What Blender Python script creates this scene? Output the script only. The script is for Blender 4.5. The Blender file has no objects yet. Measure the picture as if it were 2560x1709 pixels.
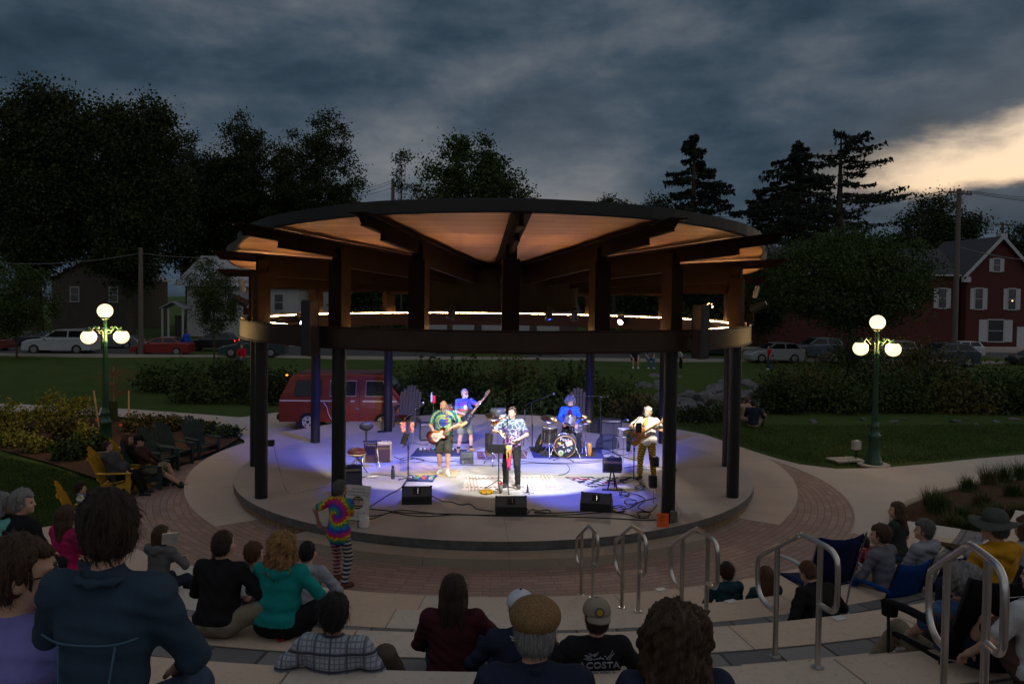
import bpy, bmesh, math, random
import numpy as np
from mathutils import Matrix, Vector, Euler

random.seed(7); RNG = np.random.default_rng(7)
scene = bpy.context.scene
COL = scene.collection
PI = math.pi

# ---------------------------------------------------------------- camera
CAM_F, CAM_PITCH, CAM_ROLL, CAM_YAW = 2060.9, 0.0340, 0.0129, 0.0578
CAM_POS = Vector((-0.795, -20.05, 4.30)); CAM_SY = -58.9
def _axes():
    cy, sy = math.cos(CAM_YAW), math.sin(CAM_YAW); c, s = math.cos(CAM_PITCH), math.sin(CAM_PITCH)
    r = Vector((cy, -sy, 0)); f = Vector((c*sy, c*cy, -s)); u = Vector((s*sy, s*cy, c))
    c, s = math.cos(CAM_ROLL), math.sin(CAM_ROLL)
    return r*c + u*s, u*c - r*s, f
CR, CU, CF = _axes()
cam_data = bpy.data.cameras.new('camera'); cam = bpy.data.objects.new('camera', cam_data); COL.objects.link(cam)
cam.matrix_world = Matrix(((CR.x, CU.x, -CF.x, CAM_POS.x), (CR.y, CU.y, -CF.y, CAM_POS.y), (CR.z, CU.z, -CF.z, CAM_POS.z), (0, 0, 0, 1)))
cam_data.sensor_width = 36; cam_data.lens = 36*CAM_F/2560; cam_data.shift_y = CAM_SY/2560
cam_data.clip_end = 2000; cam_data.clip_start = 0.05
scene.camera = cam

def ray(px, py):
    return CF + CR*((px-1280)/CAM_F) + CU*(-(py-854.5-CAM_SY)/CAM_F)
def G(px, py, z):
    d = ray(px, py); t = (z-CAM_POS.z)/d.z
    return CAM_POS + d*t
def at(px, py, d):
    return CAM_POS + ray(px, py)*d

# ---------------------------------------------------------------- view
scene.view_settings.view_transform = 'Standard'; scene.view_settings.look = 'None'
scene.view_settings.exposure = 0; scene.view_settings.gamma = 1
scene.cycles.use_denoising = True
try: scene.cycles.denoiser = 'OPENIMAGEDENOISE'
except Exception: pass
scene.cycles.max_bounces = 6; scene.cycles.diffuse_bounces = 3; scene.cycles.glossy_bounces = 3
scene.cycles.transmission_bounces = 3; scene.cycles.transparent_max_bounces = 4
scene.cycles.sample_clamp_indirect = 4; scene.cycles.caustics_reflective = False; scene.cycles.caustics_refractive = False

# ---------------------------------------------------------------- node helpers
class NT:
    def __init__(s, nt): s.nt = nt
    def n(s, t, **kw):
        nd = s.nt.nodes.new(t)
        for k, v in kw.items(): setattr(nd, k, v)
        return nd
    def l(s, a, b): s.nt.links.new(a, b)
    def _in(s, sock, v):
        if isinstance(v, (int, float)): sock.default_value = v
        elif isinstance(v, (tuple, list)): sock.default_value = v
        else: s.l(v, sock)
    def m(s, op, a, b=None, c=None, clamp=False):
        nd = s.n('ShaderNodeMath', operation=op, use_clamp=clamp)
        s._in(nd.inputs[0], a)
        if b is not None: s._in(nd.inputs[1], b)
        if c is not None: s._in(nd.inputs[2], c)
        return nd.outputs[0]
    def sstep(s, x, a, b):
        nd = s.n('ShaderNodeMapRange', interpolation_type='SMOOTHSTEP')
        s._in(nd.inputs[0], x); s._in(nd.inputs[1], a); s._in(nd.inputs[2], b)
        nd.inputs[3].default_value = 0; nd.inputs[4].default_value = 1
        return nd.outputs[0]
    def mix(s, f, a, b, blend='MIX'):
        nd = s.n('ShaderNodeMix', data_type='RGBA', blend_type=blend)
        s._in(nd.inputs[0], f)
        for sock, v in ((nd.inputs[6], a), (nd.inputs[7], b)):
            if isinstance(v, (tuple, list)): sock.default_value = (*v[:3], 1)
            else: s.l(v, sock)
        return nd.outputs[2]
    def noise(s, vec, scale, detail=4, rough=.55, dist=0.0, dim='3D'):
        nd = s.n('ShaderNodeTexNoise', noise_dimensions=dim)
        if vec is not None: s.l(vec, nd.inputs['Vector'])
        nd.inputs['Scale'].default_value = scale; nd.inputs['Detail'].default_value = detail
        nd.inputs['Roughness'].default_value = rough; nd.inputs['Distortion'].default_value = dist
        return nd
    def comb(s, x, y, z):
        nd = s.n('ShaderNodeCombineXYZ')
        for i, v in enumerate((x, y, z)): s._in(nd.inputs[i], v)
        return nd.outputs[0]
    def sep(s, v):
        nd = s.n('ShaderNodeSeparateXYZ'); s.l(v, nd.inputs[0]); return nd.outputs
    def ramp(s, f, stops, interp='LINEAR'):
        nd = s.n('ShaderNodeValToRGB'); s.l(f, nd.inputs[0]); cr = nd.color_ramp; cr.interpolation = interp
        while len(cr.elements) < len(stops): cr.elements.new(0.5)
        for e, (p, c) in zip(cr.elements, stops): e.position = p; e.color = (*c[:3], 1)
        return nd.outputs[0]

# ---------------------------------------------------------------- world: a cloudy dusk sky with a clear gap low in the west
SUN_AZ, SUN_EL = math.radians(38), math.radians(3)
world = bpy.data.worlds.new('World'); scene.world = world; world.use_nodes = True
world.node_tree.nodes.clear()
W = NT(world.node_tree)
tc = W.n('ShaderNodeTexCoord'); D = tc.outputs['Generated']
sx, sy_, sz = W.sep(D)
az = W.m('MULTIPLY', W.m('ARCTAN2', sx, sy_), 180/PI)
el = W.m('MULTIPLY', W.m('ARCSINE', sz), 180/PI)
zz = W.m('ADD', W.m('MAXIMUM', sz, 0.0), 0.10)
pl = W.comb(W.m('DIVIDE', sx, zz), W.m('DIVIDE', sy_, zz), 0.0)
n1 = W.noise(pl, 0.55, 5, .5, .1).outputs[0]
n2 = W.noise(pl, 1.6, 6, .6, .2).outputs[0]
ae = W.comb(W.m('MULTIPLY', az, 0.055), W.m('MULTIPLY', el, 0.15), 3.7)
n5 = W.noise(W.comb(W.m('MULTIPLY', az, 0.11), W.m('MULTIPLY', el, 0.20), 9.1), 1.25, 6, .57, .15).outputs[0]
n3 = W.noise(ae, 1.3, 6, .58, .12).outputs[0]
n4 = W.noise(ae, 0.7, 4, .5, .3).outputs[0]
cl = W.m('ADD', W.m('MULTIPLY', n1, .22), W.m('ADD', W.m('MULTIPLY', n3, .40), W.m('MULTIPLY', n5, .38)))
# brighter veil low over the stage roof
hump = W.m('MULTIPLY', W.sstep(el, 21.0, 9.0), W.sstep(W.m('ABSOLUTE', W.m('ADD', az, 1.0)), 24.0, 2.0))
cl2 = W.m('ADD', cl, W.m('MULTIPLY', hump, 0.085))
cloud = W.ramp(cl2, [(.34, (.017, .033, .050)), (.44, (.030, .052, .077)), (.52, (.054, .079, .108)), (.60, (.098, .118, .145)), (.72, (.20, .208, .222))])
# the clear gap
wob = W.m('MULTIPLY', W.m('SUBTRACT', n3, 0.5), 10.0)
wob2 = W.m('MULTIPLY', W.m('SUBTRACT', n4, 0.5), 4.0)
up = W.m('ADD', W.m('ADD', 7.35, W.m('MULTIPLY', W.m('MAXIMUM', W.m('SUBTRACT', az, 26.0), 0.0), 0.46)), wob2)
elw = W.m('ADD', W.m('ADD', el, wob), W.m('MULTIPLY', W.m('SUBTRACT', n5, .5), 5.0))
g_up = W.sstep(W.m('SUBTRACT', up, elw), -1.8, 2.2)
g_lo = W.sstep(W.m('ADD', el, W.m('MULTIPLY', wob, .45)), 5.6, 6.6)
g_az = W.sstep(az, 19.0, 31.0); g_az2 = W.m('MULTIPLY', W.sstep(W.m('ABSOLUTE', W.m('SUBTRACT', az, 6.5)), 7.0, 2.0), .42)
gaz = W.m('MAXIMUM', W.m('MULTIPLY', g_az, W.sstep(az, 130.0, 70.0)), g_az2)
gap = W.m('MULTIPLY', W.m('MULTIPLY', W.m('MULTIPLY', g_up, g_lo), gaz), W.m('ADD', .45, W.m('MULTIPLY', W.sstep(W.m('ADD', n5, W.m('MULTIPLY', W.m('SUBTRACT', az, 28.0), .02)), .40, .54), .55)))
sky = W.n('ShaderNodeTexSky', sky_type='NISHITA'); sky.sun_disc = False
sky.sun_elevation = SUN_EL; sky.sun_rotation = SUN_AZ; sky.dust_density = 2.5
skyc = W.mix(1.0, sky.outputs[0], (.05, .05, .05), 'MULTIPLY')
gapc = W.mix(0.85, skyc, W.ramp(W.m('MULTIPLY', W.m('SUBTRACT', el, 4.0), .11), [(0, (.70, .48, .33)), (.3, (.95, .74, .53)), (.9, (.92, .79, .63))]))
col = W.mix(W.m('MULTIPLY', gap, 1.0, clamp=True), cloud, gapc)
# warm fringe on the cloud beside the gap
fr = W.m('MULTIPLY', W.m('MULTIPLY', W.sstep(W.m('SUBTRACT', up, elw), -7.0, 0.0), W.sstep(el, 2.0, 7.0)), W.m('MULTIPLY', gaz, .045))
col = W.mix(1.0, col, W.mix(fr, (0, 0, 0), (1.0, .80, .66)), 'ADD')
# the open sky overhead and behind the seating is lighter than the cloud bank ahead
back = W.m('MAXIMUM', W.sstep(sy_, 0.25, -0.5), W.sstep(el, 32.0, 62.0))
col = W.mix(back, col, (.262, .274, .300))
below = W.sstep(sz, 0.0, -0.02)
col = W.mix(below, col, (.02, .025, .03))
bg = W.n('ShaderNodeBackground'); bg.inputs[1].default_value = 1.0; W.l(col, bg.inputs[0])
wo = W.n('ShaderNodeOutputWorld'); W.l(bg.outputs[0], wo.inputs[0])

sun_d = bpy.data.lights.new('sun', 'SUN'); sun_d.energy = 0.03; sun_d.angle = math.radians(12); sun_d.color = (1, .78, .58)
sun = bpy.data.objects.new('sun', sun_d); COL.objects.link(sun)
sdir = Vector((math.sin(SUN_AZ)*math.cos(SUN_EL), math.cos(SUN_AZ)*math.cos(SUN_EL), math.sin(SUN_EL)))
sun.rotation_euler = (-sdir).to_track_quat('-Z', 'Y').to_euler()

# ---------------------------------------------------------------- materials
MATS = {}
def mat(name, col, rough=.7, metal=0.0, var=.25, scale=6.0, bump=0.0, bscale=40.0, coat=0.0, spec=.4, detail=5, col2=None, aniso=None):
    if name in MATS: return MATS[name]
    m = bpy.data.materials.new(name); m.use_nodes = True; MATS[name] = m
    T = NT(m.node_tree); b = m.node_tree.nodes['Principled BSDF']
    tc = T.n('ShaderNodeTexCoord'); v = tc.outputs['Object']
    if aniso:
        mp = T.n('ShaderNodeMapping'); T.l(v, mp.inputs[0]); mp.inputs['Scale'].default_value = aniso; v = mp.outputs[0]
    nz = T.noise(v, scale, detail, .6).outputs[0]
    c2 = col2 or tuple(min(1, c*(1+var)) for c in col); c1 = tuple(c*(1-var) for c in col) if col2 is None else col
    c = T.ramp(nz, [(.3, c1), (.7, c2)])
    T.l(c, b.inputs['Base Color'])
    b.inputs['Roughness'].default_value = rough; b.inputs['Metallic'].default_value = metal
    b.inputs['Specular IOR Level'].default_value = spec; b.inputs['Coat Weight'].default_value = coat
    if bump:
        bn = T.noise(v, bscale, 4, .6).outputs[0]
        bp = T.n('ShaderNodeBump'); bp.inputs['Strength'].default_value = bump; bp.inputs['Distance'].default_value = .02
        T.l(bn, bp.inputs['Height']); T.l(bp.outputs[0], b.inputs['Normal'])
    return m
def emit(name, col, strength):
    if name in MATS: return MATS[name]
    m = bpy.data.materials.new(name); m.use_nodes = True; MATS[name] = m
    b = m.node_tree.nodes['Principled BSDF']; b.inputs['Base Color'].default_value = (*col, 1)
    b.inputs['Emission Color'].default_value = (*col, 1); b.inputs['Emission Strength'].default_value = strength
    return m
def custom(name, fn, rough=.7, **kw):
    """fn(T, object_coords) -> colour socket (and optionally a height socket)"""
    if name in MATS: return MATS[name]
    m = bpy.data.materials.new(name); m.use_nodes = True; MATS[name] = m
    T = NT(m.node_tree); b = m.node_tree.nodes['Principled BSDF']
    tc = T.n('ShaderNodeTexCoord')
    r = fn(T, tc.outputs['Object']); h = None
    if isinstance(r, tuple): r, h = r
    T.l(r, b.inputs['Base Color']); b.inputs['Roughness'].default_value = rough
    b.inputs['Specular IOR Level'].default_value = kw.get('spec', .35); b.inputs['Metallic'].default_value = kw.get('metal', 0)
    if h is not None:
        bp = T.n('ShaderNodeBump'); bp.inputs['Strength'].default_value = kw.get('bump', .4); bp.inputs['Distance'].default_value = kw.get('dist', .01)
        T.l(h, bp.inputs['Height']); T.l(bp.outputs[0], b.inputs['Normal'])
    return m

# ---------------------------------------------------------------- mesh builder
def link(o, parent=None):
    COL.objects.link(o)
    if parent is not None: o.parent = parent
    return o
def tag(o, label=None, cat=None, group=None, kind=None):
    if label: o['label'] = label
    if cat: o['category'] = cat
    if group: o['group'] = group
    if kind: o['kind'] = kind
    return o
def empty(name, loc=(0, 0, 0), rz=0.0, label=None, cat=None, group=None):
    o = bpy.data.objects.new(name, None); o.location = loc; o.rotation_euler = (0, 0, rz); o.empty_display_size = .2
    link(o); return tag(o, label, cat, group)
def raw_mesh(name, V, F, mats, parent=None, smooth=False, idx=None):
    me = bpy.data.meshes.new(name)
    V = np.asarray(V, dtype=np.float32)
    if isinstance(F, np.ndarray):
        n, k = F.shape
        me.vertices.add(len(V)); me.vertices.foreach_set('co', V.ravel())
        me.loops.add(n*k); me.loops.foreach_set('vertex_index', F.astype(np.int32).ravel())
        me.polygons.add(n); me.polygons.foreach_set('loop_start', np.arange(0, n*k, k, dtype=np.int32))
        try: me.polygons.foreach_set('loop_total', np.full(n, k, dtype=np.int32))
        except Exception: pass
        me.update(calc_edges=True)
    else:
        me.from_pydata([tuple(v) for v in V], [], F)
    for m in (mats if isinstance(mats, (list, tuple)) else [mats]): me.materials.append(m)
    if idx is not None: me.polygons.foreach_set('material_index', np.asarray(idx, dtype=np.int32))
    if smooth: me.polygons.foreach_set('use_smooth', np.ones(len(me.polygons), dtype=bool))
    me.validate(); me.update()
    o = bpy.data.objects.new(name, me); link(o, parent)
    return o
class MB:
    def __init__(s): s.v = []; s.f = []; s.mi = []; s.sm = []; s.M = Matrix.Identity(4)
    def at(s, M): s.M = M; return s
    def _add(s, vs, fs, mi=0, sm=False):
        b = len(s.v); s.v += [tuple(s.M @ Vector(v)) for v in vs]
        for f in fs: s.f.append([b+i for i in f]); s.mi.append(mi); s.sm.append(sm)
        return s
    def box(s, c, size, rot=(0, 0, 0), mi=0, taper=1.0, bev=0.0):
        R = Euler(rot).to_matrix(); hx, hy, hz = size[0]/2, size[1]/2, size[2]/2
        if bev <= 0:
            vs = [(x*hx*(taper if z > 0 else 1), y*hy*(taper if z > 0 else 1), z*hz) for z in (-1, 1) for x, y in ((-1, -1), (1, -1), (1, 1), (-1, 1))]
            fs = [(3, 2, 1, 0), (4, 5, 6, 7), (0, 1, 5, 4), (1, 2, 6, 5), (2, 3, 7, 6), (3, 0, 4, 7)]
        else:
            b = min(bev, hx*.9, hy*.9, hz*.9); vs = []
            for z, ins in ((-hz, b), (-hz+b, 0), (hz-b, 0), (hz, b)):
                t = taper if z > 0 else 1
                for x, y in ((-1, -1), (1, -1), (1, 1), (-1, 1)):
                    X, Y = x*(hx-ins)*t, y*(hy-ins)*t
                    k = b if ins == 0 else b*.6
                    a1, a2 = (X-x*k, Y), (X, Y-y*k)
                    vs += [(*(a1 if x*y > 0 else a2), z), (*(a2 if x*y > 0 else a1), z)]
            fs = []
            for r in range(3):
                for i in range(8): j = (i+1) % 8; fs.append((r*8+i, r*8+j, r*8+8+j, r*8+8+i))
            fs += [tuple(range(7, -1, -1)), tuple(range(24, 32))]
        return s._add([Vector(c)+R@Vector(v) for v in vs], fs, mi)
    def cyl(s, p0, p1, r0, r1=None, n=12, mi=0, cap=True, sm=True):
        p0, p1 = Vector(p0), Vector(p1); r1 = r0 if r1 is None else r1
        d = (p1-p0); q = d.to_track_quat('Z', 'Y') if d.length > 1e-9 else Euler().to_quaternion()
        vs = [p + q@Vector((r*math.cos(2*PI*i/n), r*math.sin(2*PI*i/n), 0)) for p, r in ((p0, r0), (p1, r1)) for i in range(n)]
        s._add(vs, [(i, (i+1) % n, n+(i+1) % n, n+i) for i in range(n)], mi, sm)
        if cap:
            s._add(vs, [tuple(range(n-1, -1, -1)), tuple(range(n, 2*n))], mi)
        return s
    def tube(s, pts, r, n=8, mi=0, cap=True, closed=False):
        pts = [Vector(p) for p in pts]; N = len(pts)
        rs = r if isinstance(r, (list, tuple)) else [r]*N
        vs = []; up = None
        for i in range(N):
            a = pts[i-1] if (i > 0 or closed) else pts[0]; b = pts[(i+1) % N] if (i < N-1 or closed) else pts[-1]
            t = (b-a).normalized() if (b-a).length > 1e-9 else Vector((0, 0, 1))
            if up is None: up = t.orthogonal().normalized()
            else:
                up = up-t*up.dot(t)
                up = up.normalized() if up.length > 1e-6 else t.orthogonal().normalized()
            w = t.cross(up)
            vs += [pts[i]+(up*math.cos(2*PI*k/n)+w*math.sin(2*PI*k/n))*rs[i] for k in range(n)]
        fs = []
        for i in range(N if closed else N-1):
            j = (i+1) % N
            fs += [(i*n+k, i*n+(k+1) % n, j*n+(k+1) % n, j*n+k) for k in range(n)]
        s._add(vs, fs, mi, True)
        if cap and not closed: s._add(vs, [tuple(range(n-1, -1, -1)), tuple(range((N-1)*n, N*n))], mi)
        return s
    def sph(s, c, r, n=12, m=8, mi=0, rot=(0, 0, 0)):
        r = (r, r, r) if isinstance(r, (int, float)) else r; R = Euler(rot).to_matrix()
        vs = [Vector(c)+R@Vector((0, 0, -r[2]))]
        for j in range(1, m):
            t = -PI/2+PI*j/m
            vs += [Vector(c)+R@Vector((r[0]*math.cos(t)*math.cos(2*PI*i/n), r[1]*math.cos(t)*math.sin(2*PI*i/n), r[2]*math.sin(t))) for i in range(n)]
        vs.append(Vector(c)+R@Vector((0, 0, r[2])))
        fs = [(0, 1+(i+1) % n, 1+i) for i in range(n)]
        for j in range(m-2):
            a = 1+j*n
            fs += [(a+i, a+(i+1) % n, a+n+(i+1) % n, a+n+i) for i in range(n)]
        a = 1+(m-2)*n; fs += [(a+i, a+(i+1) % n, len(vs)-1) for i in range(n)]
        return s._add(vs, fs, mi, True)
    def lathe(s, prof, n=20, mi=0, c=(0, 0, 0), sm=True):
        vs = [(c[0]+r*math.cos(2*PI*i/n), c[1]+r*math.sin(2*PI*i/n), c[2]+z) for r, z in prof for i in range(n)]
        fs = [(j*n+i, j*n+(i+1) % n, (j+1)*n+(i+1) % n, (j+1)*n+i) for j in range(len(prof)-1) for i in range(n)]
        return s._add(vs, fs, mi, sm)
    def prism(s, poly, z0, z1, mi=0, sm=False, mi_top=None):
        n = len(poly); vs = [(x, y, z0) for x, y in poly]+[(x, y, z1) for x, y in poly]
        s._add(vs, [(i, (i+1) % n, n+(i+1) % n, n+i) for i in range(n)], mi, sm)
        s._add(vs, [tuple(range(n-1, -1, -1))], mi); s._add(vs, [tuple(range(n, 2*n))], mi if mi_top is None else mi_top)
        return s
    def quad(s, a, b, c, d, mi=0): return s._add([a, b, c, d], [(0, 1, 2, 3)], mi)
    def build(s, name, mats, parent=None, loc=None, rot=None):
        me = bpy.data.meshes.new(name); me.from_pydata(s.v, [], s.f)
        for m in (mats if isinstance(mats, (list, tuple)) else [mats]): me.materials.append(m)
        me.polygons.foreach_set('material_index', s.mi); me.polygons.foreach_set('use_smooth', s.sm)
        me.validate(); me.update()
        o = bpy.data.objects.new(name, me); link(o, parent)
        if loc is not None: o.location = loc
        if rot is not None: o.rotation_euler = rot
        return o
def T_(x=0, y=0, z=0, rx=0, ry=0, rz=0): return Matrix.Translation((x, y, z)) @ Euler((rx, ry, rz)).to_matrix().to_4x4()
def copy_tree(o, parent=None):
    c = o.copy(); link(c, parent)
    for ch in list(o.children): copy_tree(ch, c)
    return c
def pol(R, a, z=0.0): a = math.radians(a); return Vector((R*math.sin(a), -R*math.cos(a), z))
def text(name, s, size, m, parent, M, extrude=.002, align='CENTER', sx=1.0):
    cu = bpy.data.curves.new(name, 'FONT'); cu.body = s; cu.size = size; cu.align_x = align; cu.align_y = 'CENTER'; cu.extrude = extrude; cu.resolution_u = 3
    tmp = bpy.data.objects.new(name, cu); COL.objects.link(tmp)
    dg = bpy.context.evaluated_depsgraph_get(); me = bpy.data.meshes.new_from_object(tmp.evaluated_get(dg))
    bpy.data.objects.remove(tmp); me.materials.clear(); me.materials.append(m); me.transform(M @ Matrix.Diagonal((sx, 1, 1, 1)))
    me.name = name; o = bpy.data.objects.new(name, me); link(o, parent); return o
def smooth_path(pts, n=6):
    P = [Vector(p) for p in pts]; out = []
    for i in range(len(P)-1):
        p0, p1, p2, p3 = P[max(i-1, 0)], P[i], P[i+1], P[min(i+2, len(P)-1)]
        for k in range(n):
            t = k/n
            out.append(.5*((2*p1)+(p2-p0)*t+(2*p0-5*p1+4*p2-p3)*t*t+(-p0+3*p1-3*p2+p3)*t**3))
    out.append(P[-1]); return out
# ================================================================ SETTING
def polarvec(T, v, rref):
    x, y, z = T.sep(v)
    th = T.m('ARCTAN2', x, T.m('MULTIPLY', y, -1.0))
    r = T.m('SQRT', T.m('ADD', T.m('MULTIPLY', x, x), T.m('MULTIPLY', y, y)))
    return T.m('MULTIPLY', th, rref), r, z
def brick(T, vec, w, h, c1, c2, mortar, ms=.012, off=.5, sq=.9, bias=0.0):
    nd = T.n('ShaderNodeTexBrick'); T.l(vec, nd.inputs['Vector']); nd.offset = off; nd.squash = sq
    nd.inputs['Scale'].default_value = 1; nd.inputs['Brick Width'].default_value = w; nd.inputs['Row Height'].default_value = h
    nd.inputs['Mortar Size'].default_value = ms; nd.inputs['Mortar Smooth'].default_value = .2; nd.inputs['Bias'].default_value = bias
    nd.inputs['Color1'].default_value = (*c1, 1); nd.inputs['Color2'].default_value = (*c2, 1); nd.inputs['Mortar'].default_value = (*mortar, 1)
    return nd
def m_brickpave(T, v):
    t, r, z = polarvec(T, v, 9.0)
    b = brick(T, T.comb(t, r, 0.0), .42, .135, (.27, .175, .145), (.38, .255, .215), (.13, .10, .088), .010)
    n = T.noise(v, 1.1, 5, .6).outputs[0]; n2 = T.noise(v, 30, 3, .6).outputs[0]
    c = T.mix(T.m('MULTIPLY', n, .5), b.outputs[0], (.32, .24, .21))
    return T.mix(T.m('MULTIPLY', n2, .25), c, (.13, .09, .08)), T.m('SUBTRACT', 1.0, b.outputs['Fac'])
BRICKPAVE = custom('brick_paving', m_brickpave, .82, bump=.5)
def m_conc(c1, c2, joints=None):
    def f(T, v):
        n = T.noise(v, .7, 6, .6, .3).outputs[0]; n2 = T.noise(v, 14, 4, .65).outputs[0]; n3 = T.noise(v, 90, 2, .5).outputs[0]
        c = T.ramp(n, [(.3, c1), (.7, c2)])
        c = T.mix(T.m('MULTIPLY', T.sstep(n2, .5, .8), .30), c, tuple(x*.62 for x in c1))
        c = T.mix(T.m('MULTIPLY', n3, .18), c, tuple(x*.6 for x in c1))
        if joints:
            t, r, z = polarvec(T, v, 1.0)
            a = T.m('ABSOLUTE', T.m('SUBTRACT', T.m('FRACT', T.m('ADD', T.m('DIVIDE', t, joints), .5)), .5))
            ln = T.m('MULTIPLY', T.sstep(T.m('MULTIPLY', T.m('MULTIPLY', a, r), joints), .012, .004), T.sstep(r, .6, .9))
            c = T.mix(T.m('MULTIPLY', ln, .5), c, tuple(x*.35 for x in c1))
        return c, n2
    return f
STAGEC = custom('stage_concrete', m_conc((.33, .305, .285), (.41, .38, .355), PI/6), .68, bump=.15)
APRONC = custom('apron_concrete', m_conc((.45, .365, .305), (.53, .44, .37), PI/9), .8, bump=.2)
PATHC = custom('path_concrete', m_conc((.41, .355, .315), (.49, .43, .38)), .8, bump=.2)
KERBC = custom('step_stone', m_conc((.30, .25, .19), (.38, .32, .25), PI/14), .8, bump=.3)
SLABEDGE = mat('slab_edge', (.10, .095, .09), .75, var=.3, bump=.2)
def m_stonewall(T, v):
    t, r, z = polarvec(T, v, 6.1)
    b = brick(T, T.comb(t, z, 0.0), .34, .17, (.26, .17, .09), (.16, .12, .085), (.06, .05, .04), .014, .5, .6)
    n = T.noise(v, 9, 5, .6).outputs[0]
    return T.mix(T.m('MULTIPLY', n, .6), b.outputs[0], (.32, .22, .12)), T.m('SUBTRACT', n, b.outputs['Fac'])
STONEWALL = custom('stone_wall', m_stonewall, .85, bump=.7, dist=.03)
def m_seat(T, v):
    t, r, z = polarvec(T, v, 11.0)
    b = brick(T, T.comb(t, T.m('ADD', T.m('MULTIPLY', r, .0), 20.0), 0.0), 1.55, 40.0, (.50, .375, .275), (.47, .46, .43), (.15, .125, .10), .007, .0, 1.0)
    n = T.noise(v, 1.3, 6, .62, .5).outputs[0]; n2 = T.noise(v, 22, 4, .6).outputs[0]
    c = T.mix(T.m('MULTIPLY', T.sstep(n, .42, .72), .35), b.outputs[0], (.40, .33, .265))
    return T.mix(T.m('MULTIPLY', T.sstep(n2, .50, .72), .40), c, (.27, .225, .18)), n2
SEATST = custom('seat_limestone', m_seat, .82, bump=.25)
def m_paver(T, v):
    t, r, z = polarvec(T, v, 12.0)
    b = brick(T, T.comb(t, r, 0.0), .46, .29, (.10, .098, .105), (.24, .23, .215), (.035, .03, .03), .016, .4, .75)
    n = T.noise(v, 18, 4, .6).outputs[0]
    return T.mix(T.m('MULTIPLY', n, .4), b.outputs[0], (.12, .115, .12)), T.m('SUBTRACT', 1.0, b.outputs['Fac'])
PAVER = custom('grey_pavers', m_paver, .8, bump=.5)
def m_grass(T, v):
    n = T.noise(v, .5, 7, .7, .6).outputs[0]; n2 = T.noise(v, 12, 5, .7).outputs[0]; n3 = T.noise(v, 70, 3, .7).outputs[0]
    c = T.ramp(n, [(.3, (.044, .086, .017)), (.5, (.066, .115, .024)), (.72, (.105, .122, .031))])
    c = T.mix(T.m('MULTIPLY', n2, .8), c, (.026, .050, .012)); return T.mix(T.m('MULTIPLY', n3, .5), c, (.085, .115, .03)), n3
GRASS = custom('lawn_grass', m_grass, .9, bump=.9, dist=.05, spec=.1)
def m_mulch(T, v):
    n = T.noise(v, 16, 5, .75, 1.2).outputs[0]; n2 = T.noise(v, 1.2, 4, .6).outputs[0]
    c = T.ramp(n, [(.3, (.035, .018, .012)), (.5, (.075, .040, .027)), (.72, (.15, .085, .06))])
    return T.mix(T.m('MULTIPLY', n2, .4), c, (.05, .032, .022)), n
MULCH = custom('bark_mulch', m_mulch, .95, bump=1.0, dist=.04, spec=.1)
ASPHALT = mat('asphalt', (.05, .05, .052), .85, var=.25, scale=3, bump=.3)
STEEL = mat('dark_bronze_steel', (.038, .017, .009), .45, .45, var=.25, scale=2.5, bump=.05, bscale=12, spec=.5)
STEELC = mat('column_steel', (.013, .011, .011), .55, .1, var=.2, scale=2.5, spec=.35)
POSTM = mat('post_brown_steel', (.017, .0095, .0055), .75, 0, var=.2, scale=2, spec=.06)
BEAMM = mat('beam_brown_steel', (.013, .007, .0042), .75, 0, var=.25, scale=1.6, spec=.06)
def m_soffit(T, v):
    x, y, z = T.sep(v)
    # boards laid side to side; every board a little different
    bw = .15
    row = T.m('FLOOR', T.m('DIVIDE', y, bw))
    wn = T.n('ShaderNodeTexWhiteNoise', noise_dimensions='2D')
    seg = T.m('FLOOR', T.m('ADD', T.m('MULTIPLY', x, .22), T.m('MULTIPLY', row, .37)))
    T.l(T.comb(row, seg, 0.0), wn.inputs['Vector'])
    fr = T.m('FRACT', T.m('DIVIDE', y, bw)); gapl = T.sstep(T.m('ABSOLUTE', T.m('SUBTRACT', fr, .5)), .44, .5)
    mp = T.n('ShaderNodeMapping'); T.l(v, mp.inputs[0]); mp.inputs['Scale'].default_value = (1.2, 16, 1)
    g = T.noise(mp.outputs[0], 2.5, 5, .6, .4).outputs[0]
    c = T.ramp(wn.outputs[0], [(0, (.50, .27, .11)), (.5, (.58, .33, .15)), (1, (.66, .40, .20))])
    c = T.mix(T.m('MULTIPLY', g, .45), c, (.36, .16, .08))
    return T.mix(T.m('MULTIPLY', gapl, .75), c, (.05, .02, .012)), T.m('SUBTRACT', 1.0, gapl)
SOFFIT = custom('cedar_boards', m_soffit, .55, bump=.4)
FASCIA = mat('fascia_metal', (.020, .018, .018), .5, .2, var=.2, scale=1.2, bump=.05, bscale=6)
DRUMP = mat('hub_panel', (.014, .012, .010), .8, 0, var=.15, scale=2, spec=.05)
LED = emit('warm_led', (1.0, .58, .23), 175)
BLACK = mat('black_plastic', (.016, .016, .018), .5, var=.2)
RUBBER = mat('black_rubber', (.012, .012, .013), .75)
CHROME = mat('chrome', (.62, .62, .64), .2, 1.0, var=.05)
STAINLESS = mat('brushed_stainless', (.52, .50, .48), .30, 1.0, var=.08, scale=4)

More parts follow.
